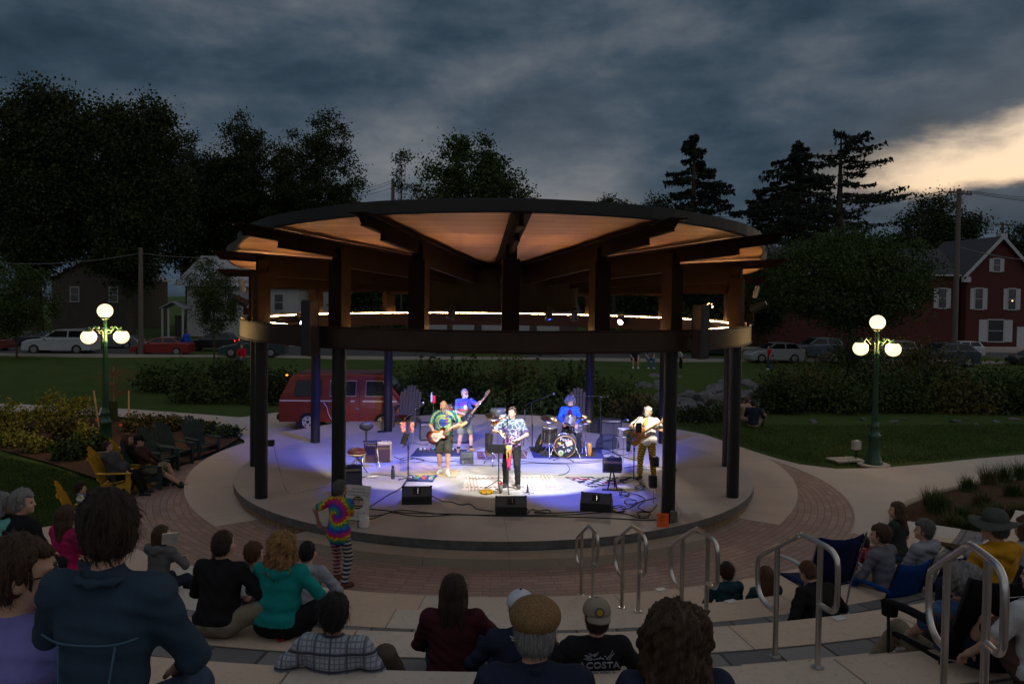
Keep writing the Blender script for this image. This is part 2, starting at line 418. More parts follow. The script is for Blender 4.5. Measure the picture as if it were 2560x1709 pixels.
# ---------------- terrain
def smooth01(t): t = np.clip(t, 0, 1); return t*t*(3-2*t)
def ground_h(x, y):
    x = np.asarray(x, dtype=float); y = np.asarray(y, dtype=float)
    h = np.full(np.broadcast(x, y).shape, -.365)
    creek = np.exp(-((y-17.6)/3.2)**2)*smooth01((x+14)/12.0)
    h = h-1.25*creek
    h = h-.45*smooth01((y-14)/26.0)
    h = h+.62*np.exp(-((y-24.0)/4.2)**2)
    h = h+.05*np.sin(x*.31+y*.17)*smooth01((np.hypot(x, y)-11)/6)
    return h
gx = np.concatenate([np.linspace(-140, -40, 22), np.linspace(-38, 46, 120), np.linspace(48, 160, 24)])
gy = np.concatenate([np.linspace(-40, -10, 16), np.linspace(-9, 45, 100), np.linspace(46, 60, 10), np.linspace(66, 400, 24)])
X, Y = np.meshgrid(gx, gy); Z = ground_h(X, Y)
Z = Z - .06*((np.hypot(X, Y) < 10.5))          # stays under the paving sheets
V = np.stack([X.ravel(), Y.ravel(), Z.ravel()], 1); nx, ny = len(gx), len(gy)
I = np.arange(nx*ny).reshape(ny, nx)
F = np.stack([I[:-1, :-1].ravel(), I[:-1, 1:].ravel(), I[1:, 1:].ravel(), I[1:, :-1].ravel()], 1)
o = raw_mesh('ground', V, F, GRASS, smooth=True); tag(o, kind='structure')
def gz(x, y): return float(ground_h(x, y))
ZP = -.32                                       # plaza level
def sector(mb, r0, r1, a0, a1, z0, z1, n=64, mi=0, mi_top=None):
    """solid ring sector; r1, z1 may be functions of the angle"""
    A = [a0+(a1-a0)*i/n for i in range(n+1)]; full = abs(a1-a0) >= 359.9
    f = lambda q, a: q(a) if callable(q) else q
    vs = []
    for a in A:
        ri, ro = f(r0, a), f(r1, a); zt = f(z1, a); zb = f(z0, a)
        vs += [pol(ri, a, zb), pol(ro, a, zb), pol(ro, a, zt), pol(ri, a, zt)]
    fs = []; top = []
    for i in range(n):
        b = i*4; c = b+4
        fs += [(b, c, c+1, b+1), (b+1, c+1, c+2, b+2), (b+3, b, b, b)] if False else [(b, c, c+1, b+1), (b+1, c+1, c+2, b+2), (b, b+3, c+3, c)]
        top.append((b+2, c+2, c+3, b+3))
    if not full: fs += [(0, 1, 2, 3), (n*4+3, n*4+2, n*4+1, n*4)]
    mb._add(vs, fs, mi); mb._add(vs, top, mi if mi_top is None else mi_top); return mb
def sheet(name, pts, m, z=None, kind='structure', drape=None, cuts=0):
    bm = bmesh.new(); vs = [bm.verts.new((p[0], p[1], p[2] if z is None else z)) for p in pts]
    bm.faces.new(vs); bmesh.ops.triangulate(bm, faces=bm.faces[:])
    if cuts:
        for _ in range(cuts): bmesh.ops.subdivide_edges(bm, edges=bm.edges[:], cuts=1, use_grid_fill=True)
    if drape is not None:
        for v in bm.verts: v.co.z = max(gz(v.co.x, v.co.y), -9)+drape
    bmesh.ops.recalc_face_normals(bm, faces=bm.faces[:])
    if sum(f.normal.z*f.calc_area() for f in bm.faces) < 0: bmesh.ops.reverse_faces(bm, faces=bm.faces[:])
    me = bpy.data.meshes.new(name); bm.to_mesh(me); bm.free(); me.materials.append(m)
    o = bpy.data.objects.new(name, me); link(o)
    return tag(o, kind=kind) if kind else o

# plaza
mb = MB(); sector(mb, 5.6, lambda a: 9.4 if abs(a) < 56 else 8.15, -150, 150, ZP-.4, ZP, 150); tag(mb.build('brick_plaza', BRICKPAVE), kind='structure')
def apr(a):
    a = min(abs(a), 360-abs(a)); return 6.85 + (.70*smooth01((a-54)/56.0) if a < 110 else .70+.9*smooth01((a-110)/60.0))
def apz(a): return -.315+.30*float(smooth01((min(abs(a), 360-abs(a))-62)/62.0))
mb = MB()
sector(mb, 5.9, lambda a: float(apr(a)), 54, 306, ZP-.35, apz, 120)
tag(mb.build('apron_path', APRONC), kind='structure')
# paths
zp = ZP-.012
P = [G(*p, zp) for p in [(1640, 1062), (1760, 1085), (1885, 1128), (1940, 1145), (2000, 1160), (2090, 1171), (2200, 1169), (2330, 1158), (2450, 1145), (2620, 1130), (2740, 1128), (2740, 1180), (2600, 1189), (2440, 1207), (2330, 1232), (2260, 1260), (2228, 1298), (2200, 1335), (2150, 1370)]]
P += [pol(5.7, 55), pol(5.7, 80), pol(5.7, 110), pol(5.7, 128)]
sheet('garden_path', P, PATHC, zp)
P = [G(*p, -.345) for p in [(-160, 1004), (40, 1010), (250, 1018), (420, 1029), (600, 1043), (760, 1022), (900, 1010), (1100, 1010), (1180, 1040)]]
P += [pol(5.7, 165), pol(5.7, -165), pol(5.7, -135), pol(5.7, -105), pol(5.7, -90)] + [G(*p, -.345) for p in [(610, 1100), (560, 1072), (400, 1049), (250, 1038), (40, 1030), (-160, 1022)]]
sheet('park_path', P, PATHC, -.338)
# planting beds
P = [G(*p, -.33) for p in [(-120, 1044), (60, 1041), (250, 1044), (400, 1053), (540, 1074), (596, 1096), (560, 1118), (480, 1150), (405, 1190), (350, 1224), (240, 1196), (120, 1156), (0, 1124), (-120, 1100)]]
sheet('planting_bed', P, MULCH, -.318, cuts=2)
kp = [(2750, 1184), (2600, 1191), (2440, 1209), (2330, 1234), (2262, 1262), (2232, 1298), (2250, 1322)]
def bedz(d): return -.30+.10*d
P = [G(*p, -.30) for p in kp]; Q = [G(*p, .22) for p in [(2340, 1352), (2430, 1392), (2560, 1420), (2800, 1430)]]
sheet('garden_bed', P+Q, MULCH, None)
mb = MB(); mb.tube([G(*p, -.30) for p in kp], .07, 6); tag(mb.build('bed_kerb', KERBC), kind='structure')
# street beyond the lawn
def strip(name, y0, y1, m, dz):
    xs = np.linspace(-140, 160, 60); V = []; F = []
    for i, x in enumerate(xs):
        for y in (y0, y1): V.append((x, y, -.80+dz))
        if i: F.append((2*i-2, 2*i, 2*i+1, 2*i-1))
    return tag(raw_mesh(name, V, F, m), kind='structure')
strip('street_road', 40.5, 52, ASPHALT, .02)
strip('street_sidewalk', 53.2, 55.0, PATHC, .12)
mb = MB(); mb.box((10, 40.3, -.76), (300, .22, .26)); mb.box((10, 52.2, -.74), (300, .2, .2)); tag(mb.build('street_kerb', PATHC), kind='structure')

# ---------------- stage
st = empty('stage', (0, 0, 0), 0, 'round low concrete stage with stone base under the pavilion', 'stage')
mb = MB(); sector(mb, .02, 6.08, 0, 360, -.15, 0, 160)
so = mb.build('stage_slab', [STAGEC, SLABEDGE], st)
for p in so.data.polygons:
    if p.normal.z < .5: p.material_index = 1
mb = MB(); sector(mb, 5.0, 6.0, 0, 360, ZP-.1, -.15, 160); mb.build('stone_base', STONEWALL, st)
mb = MB(); sector(mb, 5.6, 6.52, -37, 35, ZP-.1, -.165, 70); mb.build('front_step', KERBC, st)

# ---------------- seating terraces
ROWS = [(9.11, .18), (10.88, .68), (12.52, 1.12), (14.25, 1.57), (15.95, 2.02), (17.65, 2.47), (19.3, 2.92), (21.0, 3.3)]
ords = ['lowest', 'second', 'third', 'fourth', 'fifth', 'sixth', 'seventh']
for k in range(7):
    R, z = ROWS[k]; R2 = ROWS[k+1][0]; zb = ROWS[k-1][1] if k else ZP
    t = empty('seating_terrace', (0, 0, 0), 0, f'{ords[k]} curved stone seating step counted up from the plaza', 'seating terrace', 'curved seating terraces')
    e0, e1 = -54+k*1.2, 53-k*.8
    dep = .95 if k == 0 else .52
    mb = MB(); sector(mb, R, R+dep, e0, e1, zb-.45, z, 90); mb.build('seat_stone', SEATST, t)
    mb = MB(); sector(mb, R+dep, R2+.05, e0, e1, zb-.45, z-.006, 90); mb.build('paver_strip', PAVER, t)
    mb = MB()
    for j in (1, 2): sector(mb, R-.34*j, R-.002, 6.4, 6.4+1.5/R*57.3, zb-.02, z-.16*j, 6)
    mb.build('aisle_step', SEATST, t)

# handrails along the aisle
def make_rail():
    r = empty('handrail'); prof = [(-.53, .20), (-.66, .20), (-.76, .24), (-.81, .33), (-.82, .48), (-.80, .545), (-.74, .60), (-.26, .885), (-.20, .91), (-.14, .915), (.10, .915), (.19, .89), (.235, .82), (.24, .60), (.225, .52), (.17, .475), (.03, .47)]
    mb = MB(); pts = smooth_path([(0, -u, w) for u, w in prof], 3); mb.tube(pts, .0215, 10); mb.build('rail_loop', STAINLESS, r)
    for u, z0, z1 in ((-.53, -.17, .72), (.03, 0, .91)):
        mb = MB(); mb.cyl((0, -u, z0), (0, -u, z1), .0215, n=12); p = mb.build('post', STAINLESS, r)
        mb = MB(); mb.cyl((0, -u, z0), (0, -u, z0+.012), .045, n=14); mb.build('floor_flange', STAINLESS, p)
    return r
rl = ['stainless handrail loop on the lowest terrace step, closest to the stage', 'stainless handrail loop on the second terrace, beside the tan capped listener', 'stainless handrail loop on the third terrace behind the dark curly hair', 'stainless handrail loop on the fourth terrace in front of the reclining lawn chair', 'large stainless handrail loop on the fifth terrace in front of the black folding chair']
proto = make_rail()
for k in range(5):
    o = proto if k == 0 else copy_tree(proto)
    R, z = ROWS[k]; p = pol(R+.08, (6.02, 6.31, 6.81, 7.25, 7.01)[k], z); o.location = p; o.rotation_euler = (0, 0, (.13, .14, .155, .185, -.21)[k]); tag(o, rl[k], 'handrail', 'handrails up the aisle')

# ---------------- pavilion
pv = empty('pavilion', (0, 0, 0), 0, 'round open pavilion with dark steel ring and glowing timber roof', 'pavilion')
ANG = [0, 16, -16, 32, -32, 58, -58, 90, -90, 122, -122, 148, -148, 164, -164, 180]
COLS = [32, -32, 58, -58, 90, -90, 122, -122, 148, -148]
RC, ZB, ZT = 5.78, 3.21, 3.61
for a in COLS:
    p = pol(RC, a); mb = MB(); mb.cyl(p, (p.x, p.y, ZB+.02), .128, n=28); mb.build('column', STEELC, pv)
mb = MB()
prof = [(5.60, ZB), (5.98, ZB), (5.98, ZB+.015), (5.955, ZB+.03), (5.955, ZT-.03), (5.98, ZT-.015), (5.98, ZT), (5.93, ZT), (5.93, ZT-.28), (5.63, ZT-.28), (5.63, ZT-.032), (5.60, ZT-.032), (5.60, ZB)]
mb.lathe(prof, 260, sm=False); mb.build('ring_beam', STEEL, pv)
mb = MB()
def ledpts(a0, a1): return [pol(5.615, a, ZT-.034) for a in np.linspace(a0, a1, max(4, int((a1-a0)/2)))]
srt = sorted(ANG)
for i in range(len(srt)):
    a0 = srt[i]; a1 = (srt[i+1] if i+1 < len(srt) else srt[0]+360)
    mb.tube(ledpts(a0, a1), .0085, 5)
mb.build('led_strip', LED, pv)
def zr(y): return 4.77+(.084*(-y) if y < 0 else -.03*y)
def rr(a):
    a = abs((a+180) % 360-180)
    return float(np.interp(a, [0, 16, 32, 45, 58, 90, 180], [8.0, 7.85, 7.35, 6.75, 6.2, 6.15, 6.2]))
def tipr(a):
    a = abs((a+180) % 360-180)
    return float(np.interp(a, [0, 16, 32, 58, 90, 180], [8.35, 8.45, 8.24, 6.80, 6.7, 6.7]))
for a in ANG:
    p = pol(RC, a); M = Matrix.Translation((p.x, p.y, 0)) @ Matrix.Rotation(math.radians(a), 4, 'Z')
    zt = zr(p.y)-.42; mb = MB().at(M)
    mb.box((0, 0, (ZT-.05+zt)/2), (.30, .26, zt-ZT+.05)); mb.box((0, 0, zt+.12), (.20, .18, .26)); mb.build('upper_post', POSTM, pv)
# beams
def beam(a):
    M = Matrix.Rotation(math.radians(a), 4, 'Z'); rt = tipr(a); mb = MB().at(M)
    zt = lambda r: zr(-r*math.cos(math.radians(a)))-.06
    def web(poly, w):
        vs = [(-w/2, -r, z) for r, z in poly]+[(w/2, -r, z) for r, z in poly]; n = len(poly)
        mb._add(vs, [tuple(range(n)), tuple(range(2*n-1, n-1, -1))]+[(i, n+i, n+(i+1) % n, (i+1) % n) for i in range(n)])
    r0 = 1.7
    web([(r0, zt(r0)-.02), (rt-.02, zt(rt)-.02), (rt-.20, zt(rt-.20)-.16), (r0, zt(r0)-.16)], .05)
    rs = rt-.95
    web([(r0, zt(r0)-.16), (rs, zt(rs)-.16), (rs, zt(rs)-.26), (r0, zt(r0)-.26)], .07)
    web([(r0, zt(r0)), (rt, zt(rt)), (rt, zt(rt)-.022), (r0, zt(r0)-.022)], .30)
    web([(rs, zt(rs)-.15), (rt-.19, zt(rt-.19)-.15), (rt-.19, zt(rt-.19)-.17), (rs, zt(rs)-.17)], .09)
    web([(RC, zt(RC)-.255), (rs, zt(rs)-.255), (rs, zt(rs)-.275), (RC, zt(RC)-.275)], .09)
    web([(r0, zt(r0)-.26), (RC-.12, zt(RC-.12)-.26), (RC-.12, zt(RC-.12)-.44), (r0, zt(r0)-.44)], .09)
    b = mb.build('radial_beam', BEAMM, pv)
    return b
for a in ANG: beam(a)
# roof: soffit, fascia, top sheet
A = np.linspace(-180, 180, 121)[:-1]
V = []; F = []
radii = [0.0, .3, .55, .8, 1.0]
V.append((0, 0, zr(0)));
for q in radii[1:]:
    for a in A:
        p = pol(rr(a)*q, a); V.append((p.x, p.y, zr(p.y)))
n = len(A)
for i in range(n): F.append((0, 1+(i+1) % n, 1+i))
for j in range(len(radii)-2):
    b = 1+j*n
    for i in range(n): F.append((b+i, b+(i+1) % n, b+n+(i+1) % n, b+n+i))
raw_mesh('soffit', V, F, SOFFIT, pv)
mb = MB(); vs = []
for a in A:
    p = pol(rr(a), a); z = zr(p.y); u = pol(1, a)
    for k, (dr, dz) in enumerate(((0, -.012), (.04, -.012), (.05, .01), (.06, .19), (-.05, .21))): vs.append((p.x+u.x*dr, p.y+u.y*dr, z+dz))
m = 5; fs = [(i*m+k, ((i+1) % n)*m+k, ((i+1) % n)*m+k+1, i*m+k+1) for i in range(n) for k in range(m-1)]
mb._add(vs, fs, 0, False); mb.build('fascia', FASCIA, pv)
V = []; F = []
for q in (.0, .5, 1.0):
    for a in A:
        p = pol(rr(a)*q, a); V.append((p.x, p.y, zr(p.y)+.205+.06*(1-q)))
for j in range(2):
    for i in range(n): F.append((j*n+i, j*n+(i+1) % n, (j+1)*n+(i+1) % n, (j+1)*n+i))
raw_mesh('roof', V, F, FASCIA, pv)
mb = MB(); mb.cyl((0, 0, 3.82), (0, 0, zr(0)-.01), 1.95, n=48, sm=False); mb.build('hub_drum', DRUMP, pv)

# stage lights
def spot(name, p, tgt, power, color, ang, blend=.3, size=.06):
    d = bpy.data.lights.new(name, 'SPOT'); d.energy = power; d.color = color; d.spot_size = math.radians(ang); d.spot_blend = blend; d.shadow_soft_size = size
    o = bpy.data.objects.new(name, d); link(o); p, tgt = Vector(p), Vector(tgt); o.location = p
    o.rotation_euler = (tgt-p).to_track_quat('-Z', 'Y').to_euler(); return o
LENSW = emit('lit_lens_white', (1, .93, .78), 30); LENSB = emit('lit_lens_blue', (.05, .10, 1), 14)
CANM = mat('lamp_housing', (.02, .02, .022), .45, .2)
def stage_light(p, tgt, label, lens, r=.085, L=.26, group='stage lights on the pavilion'):
    p, tgt = Vector(p), Vector(tgt); q = (tgt-p).to_track_quat('-Z', 'Y')
    e = empty('stage_light', p, 0, label, 'stage light', group); e.rotation_mode = 'QUATERNION'; e.rotation_quaternion = q
    mb = MB(); mb.lathe([(r*.5, L), (r*.8, L*.95), (r*.95, L*.5), (r, 0), (r*1.12, -.03), (r*1.12, -.05), (r*.98, -.05), (r*.95, -.02)], 16); mb.cyl((0, 0, L*.9), (0, 0, L), r*.5, n=12)
    mb.build('housing', CANM, e)
    mb = MB(); mb.cyl((0, 0, -.022), (0, 0, -.016), r*.95, n=16); mb.build('lens', lens, e)
    mb = MB(); mb.tube([(-r*1.25, 0, L*.45), (-r*1.25, r*1.5, L*.45), (r*1.25, r*1.5, L*.45), (r*1.25, 0, L*.45)], .012, 6); mb.build('yoke', CANM, e)
    return e
# the lamps that light the band
WARM = (1.0, .90, .72); COOL = (.88, .93, 1.0); BLUE = (.05, .09, 1.0)
LIGHTS = [
 (pol(5.45, -20, 3.38), (-2.1, -.4, .55), 1250, WARM, 44, 'white stage light on the front ring aimed at the sunburst guitar player', LENSW),
 (pol(5.45, -6, 3.38), (-.1, -1.5, .5), 620, WARM, 40, 'white stage light on the front ring aimed at the trumpet player', LENSW),
 (pol(5.45, 10, 3.38), (.9, -.4, .1), 1800, COOL, 44, 'white stage light on the front ring aimed at the printed rug', LENSW),
 (pol(5.45, 46, 3.38), (3.35, -.1, 1.1), 1500, WARM, 34, 'white stage light on the right of the ring aimed at the singing guitar player', LENSW),
 (pol(5.45, -46, 3.38), (-1.15, 1.6, 1.2), 1900, WARM, 28, 'white stage light on the left of the ring aimed at the bass player', LENSW),
 (Vector((.25, -2.0, 3.74)), (.25, -.9, 0), 650, COOL, 70, 'white stage light on the front of the roof hub aimed straight down', LENSW),  # lamp added to whiten the floor below without overlighting the faces
 (pol(5.45, 111, 3.42), (-.2, -.8, .4), 260, WARM, 60, 'bright round lamp glowing inside the left of the ring', LENSW),
 (pol(5.45, 136, 3.42), (1.0, -1.6, .4), 260, WARM, 60, 'bright round lamp glowing inside the right of the ring', LENSW),
 (Vector((-1.75, -1.05, 3.70)), (-2.6, 2.0, 0), 1800, BLUE, 84, 'blue stage light on the left of the roof hub', LENSB),
 (Vector((1.75, -1.05, 3.70)), (1.9, 2.0, 0), 1800, BLUE, 84, 'blue stage light on the right of the roof hub', LENSB),
 (Vector((1.1, -1.75, 3.70)), (1.75, -2.7, 0), 1100, BLUE, 44, 'blue stage light low on the front of the roof hub aimed past the wedge', LENSB),
 (Vector((-1.1, -1.75, 3.70)), (-2.2, -2.3, 0), 650, BLUE, 44, 'blue stage light low on the front of the roof hub aimed at the left wedge', LENSB),
]
for i, (p, t, pw, c, ang, lab, lens) in enumerate(LIGHTS):
    if i in (6, 7): p = pol(5.45, -111 if i == 6 else 136, 3.42)
    stage_light(p, t, lab, lens)
    d = (Vector(t)-Vector(p)).normalized(); spot('stage_lamp', Vector(p)+d*.08, t, pw, c, ang, .25 if c != BLUE else .6)
# dark fixtures on the outer posts
for sgn, lab in ((-1, 'left'), (1, 'right')):
    b = pol(6.02, 58*sgn, 0)
    e = empty('floodlight_mount', (b.x, b.y, ZT), math.radians(58*sgn), f'black floodlight bracket bolted outside the {lab} ring post', 'floodlight', 'floodlight brackets on the ring')
    mb = MB(); mb.cyl((0, 0, 0), (0, 0, .95), .025, n=8); mb.box((0, -.06, .2), (.1, .12, .14)); mb.build('bracket_pole', BEAMM, e)
    mb = MB(); mb.box((0, -.16, .72), (.24, .06, .26), (.25, 0, 0), bev=.02); mb.build('flat_panel', mat('pale_panel', (.5, .40, .30), .5), e)
    mb = MB(); mb.at(T_(0, -.2, .42, 1.1)).lathe([(.05, .18), (.07, .1), (.085, -.12), (.1, -.16)], 14); mb.cyl((0, 0, .17), (0, 0, .18), .05, n=12); mb.build('lamp_can', CANM, e)
    mb = MB(); mb.tube(smooth_path([(0, -.03, .1), (.1, -.1, .03), (.05, .02, .3), (0, 0, .55)], 5), .008, 5); mb.build('cable', BLACK, e)
    # column loudspeaker
    b = pol(6.20, 35*sgn, 3.58)
    e = empty('column_speaker', (b.x, b.y, 3.58), math.radians(35*sgn), f'tall slim loudspeaker hung on the {lab} front of the ring', 'loudspeaker', 'slim loudspeakers on the ring')
    mb = MB(); mb.box((0, 0, 0), (.23, .24, 1.0), bev=.015); mb.build('cabinet', mat('speaker_brown', (.06, .04, .03), .55), e)
    mb = MB(); mb.box((0, -.125, 0), (.2, .012, .96), bev=.004); mb.build('grille', BLACK, e)
    mb = MB(); mb.box((0, .16, .2), (.06, .1, .06)); mb.box((0, .16, -.1), (.06, .1, .06)); mb.build('bracket', STEEL, e)

# ---------------- street lamps
GREENM = mat('lamp_green_paint', (.012, .055, .027), .35, .1, spec=.5, var=.2)
GLOBE = emit('lit_globe', (1, .77, .40), 1.9)
def lamp_post(x, y, z, label, rz=0):
    e = empty('street_lamp', (x, y, z), rz, label, 'street lamp', 'three globe street lamps')
    mb = MB(); mb.cyl((0, 0, -.02), (0, 0, .03), .42, n=32); mb.build('footing', PATHC, e)
    mb = MB(); mb.lathe([(.24, .03), (.24, .10), (.20, .13), (.19, .22), (.165, .26), (.155, .75), (.17, .78), (.17, .83), (.13, .86), (.115, 1.02), (.13, 1.05), (.105, 1.10), (.085, 1.2)], 20); mb.build('base', GREENM, e)
    mb = MB(); mb.lathe([(.085, 1.18), (.07, 2.2), (.058, 3.0), (.075, 3.03), (.075, 3.08), (.055, 3.12), (.055, 3.3), (.075, 3.36), (.055, 3.42), (.05, 3.66)], 18); mb.build('pole', GREENM, e)
    def globe(x, z):
        mb = MB(); mb.lathe([(.05, -.06), (.11, -.03), (.12, .01), (.105, .02)], 18, c=(x, 0, z-.19)); h = mb.build('globe_fitter', GREENM, e)
        mb = MB(); mb.sph((x, 0, z), (.205, .205, .195), 24, 16); mb.build('globe', GLOBE, e)
    globe(0, 3.91)
    for s in (-1, 1):
        mb = MB(); mb.tube(smooth_path([(s*.05, 0, 3.40), (s*.16, 0, 3.36), (s*.26, 0, 3.47), (s*.36, 0, 3.38), (s*.405, 0, 3.46), (s*.41, 0, 3.36)], 5), .026, 8)
        mb.tube(smooth_path([(s*.06, 0, 3.28), (s*.14, 0, 3.30), (s*.17, 0, 3.38)], 4), .016, 6); mb.sph((s*.17, 0, 3.46), .035, 8, 6); mb.build('arm', GREENM, e)
        mb = MB(); mb.lathe([(.03, .06), (.09, .04), (.13, .0), (.125, -.03)], 18, c=(s*.41, 0, 3.34)); mb.build('globe_cap', GREENM, e)
        mb = MB(); mb.sph((s*.41, 0, 3.19), (.205, .205, .195), 24, 16); mb.build('globe', GLOBE, e)
    for dx, dy in ((.22, -.16), (-.22, .16)):                       # the light the globes give off
        d = bpy.data.lights.new('globe_light', 'POINT'); d.energy = 70; d.color = (1, .62, .24); d.shadow_soft_size = .15; q = bpy.data.objects.new('globe_light', d); link(q); q.location = (x+dx, y+dy, z+3.30)
    return e
p = G(2184, 1160, -.34); lamp_post(p.x, p.y, -.355, 'green three globe street lamp on the lawn right of the pavilion', -.35)
p = at(264, 1112, 23.1); lamp_post(p.x, p.y, -.33, 'green three globe street lamp in the mulch bed behind the yellow chairs', .4)
p = G(2140, 1148, -.35)
e = empty('utility_box', (p.x, p.y, -.36), .3, 'small grey utility box beside the right street lamp', 'utility box')
mb = MB(); mb.cyl((0, 0, 0), (0, 0, .3), .03, n=8); mb.build('stake', BLACK, e); mb = MB(); mb.box((0, 0, .42), (.24, .16, .26), bev=.015); mb.build('housing', mat('grey_box', (.42, .41, .40), .6), e)
mb = MB(); mb.box((p.x-.35, p.y-.1, -.335), (.9, .6, .05), (0, 0, .2), bev=.01); o = mb.build('ground_lid', PATHC); tag(o, 'square concrete lid in the grass left of the right lamp', 'lid')
# ================================================================ VEGETATION
def leafmat(name, c1, c2, c3):
    def f(T, v):
        n = T.noise(v, .9, 4, .6).outputs[0]; n2 = T.noise(v, 7, 3, .7).outputs[0]
        c = T.ramp(n, [(.3, c1), (.5, c2), (.72, c3)]); return T.mix(T.m('MULTIPLY', n2, .7), c, c1)
    return custom(name, f, .75, spec=.15)
LEAF = [leafmat('leaves_dark', (.020, .032, .010), (.032, .046, .014), (.056, .066, .020)),
        leafmat('leaves_mid', (.032, .052, .014), (.048, .074, .020), (.078, .100, .030)),
        leafmat('needles_dark', (.012, .022, .014), (.018, .032, .020), (.030, .045, .026)),
        leafmat('leaves_yellow_green', (.12, .125, .022), (.21, .20, .033), (.30, .26, .052)),
        leafmat('leaves_olive', (.055, .052, .018), (.09, .08, .025), (.15, .115, .035))]
BLADE = leafmat('grass_blade', (.034, .066, .015), (.060, .105, .024), (.105, .125, .040))
BARK = mat('bark', (.060, .045, .034), .9, var=.35, scale=8, bump=.8, bscale=18)
def cards(C, N, sz, rng, asp=1.0, droop=0.0):
    """one quad per centre, random facing"""
    n = len(C); a = rng.normal(size=(n, 3)); a[:, 2] -= droop; a /= np.linalg.norm(a, axis=1)[:, None]+1e-9
    b = rng.normal(size=(n, 3)); b -= a*(a*b).sum(1)[:, None]; b /= np.linalg.norm(b, axis=1)[:, None]+1e-9
    s = (sz*rng.uniform(.6, 1.35, n))[:, None]
    A = a*s*asp*.5; B = b*s*.5
    V = np.stack([C-A, C+B*.8-A*.1, C+A, C-B*.8-A*.1], 1).reshape(-1, 3)
    return V, np.arange(4*n).reshape(n, 4)
def crown_pts(rng, H, rx, ry, base, ncl, lv, rcl, top=1.0, lob=7, open_=0.0):
    """leaf cluster centres inside a lumpy crown; returns centres of leaves and cluster centres"""
    ld = rng.normal(size=(lob, 3)); ld[:, 2] = np.abs(ld[:, 2])*.9-.2; ld /= np.linalg.norm(ld, axis=1)[:, None]
    la = rng.uniform(.15, .42, lob)
    out = []; tries = 0
    hz = (H-base)/2
    while len(out) < ncl and tries < 50:
        tries += 1
        d = rng.normal(size=(400, 3)); d /= np.linalg.norm(d, axis=1)[:, None]
        rad = rng.uniform(0, 1, 400)**(1/2.4)
        lobe = .66+(np.clip((d@ld.T-.55)/.45, 0, 1)**1.2*la).max(1)*1.0
        taper = np.where(d[:, 2] > 0, top, 1.0)
        P = np.stack([d[:, 0]*rx*rad*lobe, d[:, 1]*ry*rad*lobe, base+hz+d[:, 2]*hz*rad*np.minimum(lobe*1.08, 1.06)*taper], 1)
        if open_: P = P[(np.sin(P[:, 0]*1.3+P[:, 2]*1.9)+np.sin(P[:, 1]*1.7-P[:, 2]*1.1)) > -2+open_*2.6]
        out += list(P)
    Cc = np.array(out[:ncl])
    rc = rcl*rng.uniform(.55, 1.25, len(Cc))
    L = np.repeat(Cc, lv, 0)+rng.normal(size=(len(Cc)*lv, 3))*np.repeat(rc, lv)[:, None]*np.array([.55, .55, .42])
    return L, Cc
def trunk_mesh(mb, rng, H, r, Cc, limbs=12, lean=0.0):
    top = H*.80; pts = [(lean*z*z/H*.1+.05*r*math.sin(z), .05*math.cos(z*.7), z) for z in np.linspace(-.4, top, 9)]
    mb.tube(pts, [r*(1.25 if i == 0 else 1-.86*i/8) for i in range(9)], 9)
    if len(Cc):
        for i in rng.choice(len(Cc), min(limbs, len(Cc)), replace=False):
            c = Cc[i]; z0 = max(.22*H, min(c[2]*rng.uniform(.45, .75), top*.95)); k = z0/top
            s = Vector((lean*z0*z0/H*.1, 0, z0)); e = Vector(c); m = s.lerp(e, .5)+Vector((0, 0, .08*(e-s).length))
            mb.tube(smooth_path([s, m, e], 3), [r*.42*(1-k*.6)*(1-.8*j/6)+.01 for j in range(7)], 5, cap=False)
def tree(loc, H, rx, label, seed, m=0, base=None, ncl=200, lv=70, leaf=.30, rcl=.9, r=.3, ry=None, group='trees', name='tree', open_=0.0, limbs=14, top=1.0, cat='tree'):
    rng = np.random.default_rng(seed); base = H*.22 if base is None else base
    e = empty(name, loc, 0, label, cat, group)
    L, Cc = crown_pts(rng, H, rx, ry or rx*.9, base, ncl, int(lv*2.3), rcl, open_=open_, top=top)
    V, F = cards(L, None, leaf*.62, rng); raw_mesh('crown', V, F, LEAF[m], e)
    mb = MB(); trunk_mesh(mb, rng, H, r, Cc, limbs); mb.build('trunk', BARK, e); return e
def conifer(loc, H, R, label, seed, nbr=95, lv=70, sparse=0.0, base=.08, droop=.22, group='evergreens', power=.9, leaf=.34):
    rng = np.random.default_rng(seed); e = empty('spruce_tree', loc, 0, label, 'tree', group)
    mb = MB(); mb.tube([(0, 0, z) for z in np.linspace(-.3, H, 8)], [R*.075*(1-i/7.3)+.02 for i in range(8)], 8)
    C = []
    for i in range(nbr):
        t = base+(1-base)*((i+rng.uniform(0, .8))/nbr); z = H*t
        L = R*((1-t)**power)*rng.uniform(.55, 1.15)+.25
        if sparse and rng.uniform() < sparse*.35: continue
        a = rng.uniform(0, 2*PI); d = np.array([math.cos(a), math.sin(a), 0])
        k = np.linspace(.12, 1, 7)
        P = np.outer(k*L, d); P[:, 2] = z-droop*L*k**1.4+.16*L*k**3
        mb.tube([tuple(p) for p in P], [.045*(1-q*.85)*max(.5, R/4) for q in k], 4, cap=False)
        n = int(lv*(.3+L/R)); q = rng.uniform(.10, 1, n)**.8
        Q = np.outer(q*L, d); Q[:, 2] = z-droop*L*q**1.4+.16*L*q**3
        side = np.array([-d[1], d[0], 0]); w = .15*L*(1.12-q)
        Q += side*(rng.normal(size=n)*w)[:, None]; Q[:, 2] -= np.abs(rng.normal(size=n))*.26*(1-.4*sparse)
        C.append(Q)
    C = np.concatenate(C); V, F = cards(C, None, leaf*(1-.25*sparse), rng, asp=1.6, droop=.7)
    raw_mesh('crown', V, F, LEAF[2], e); mb.build('trunk', BARK, e); return e
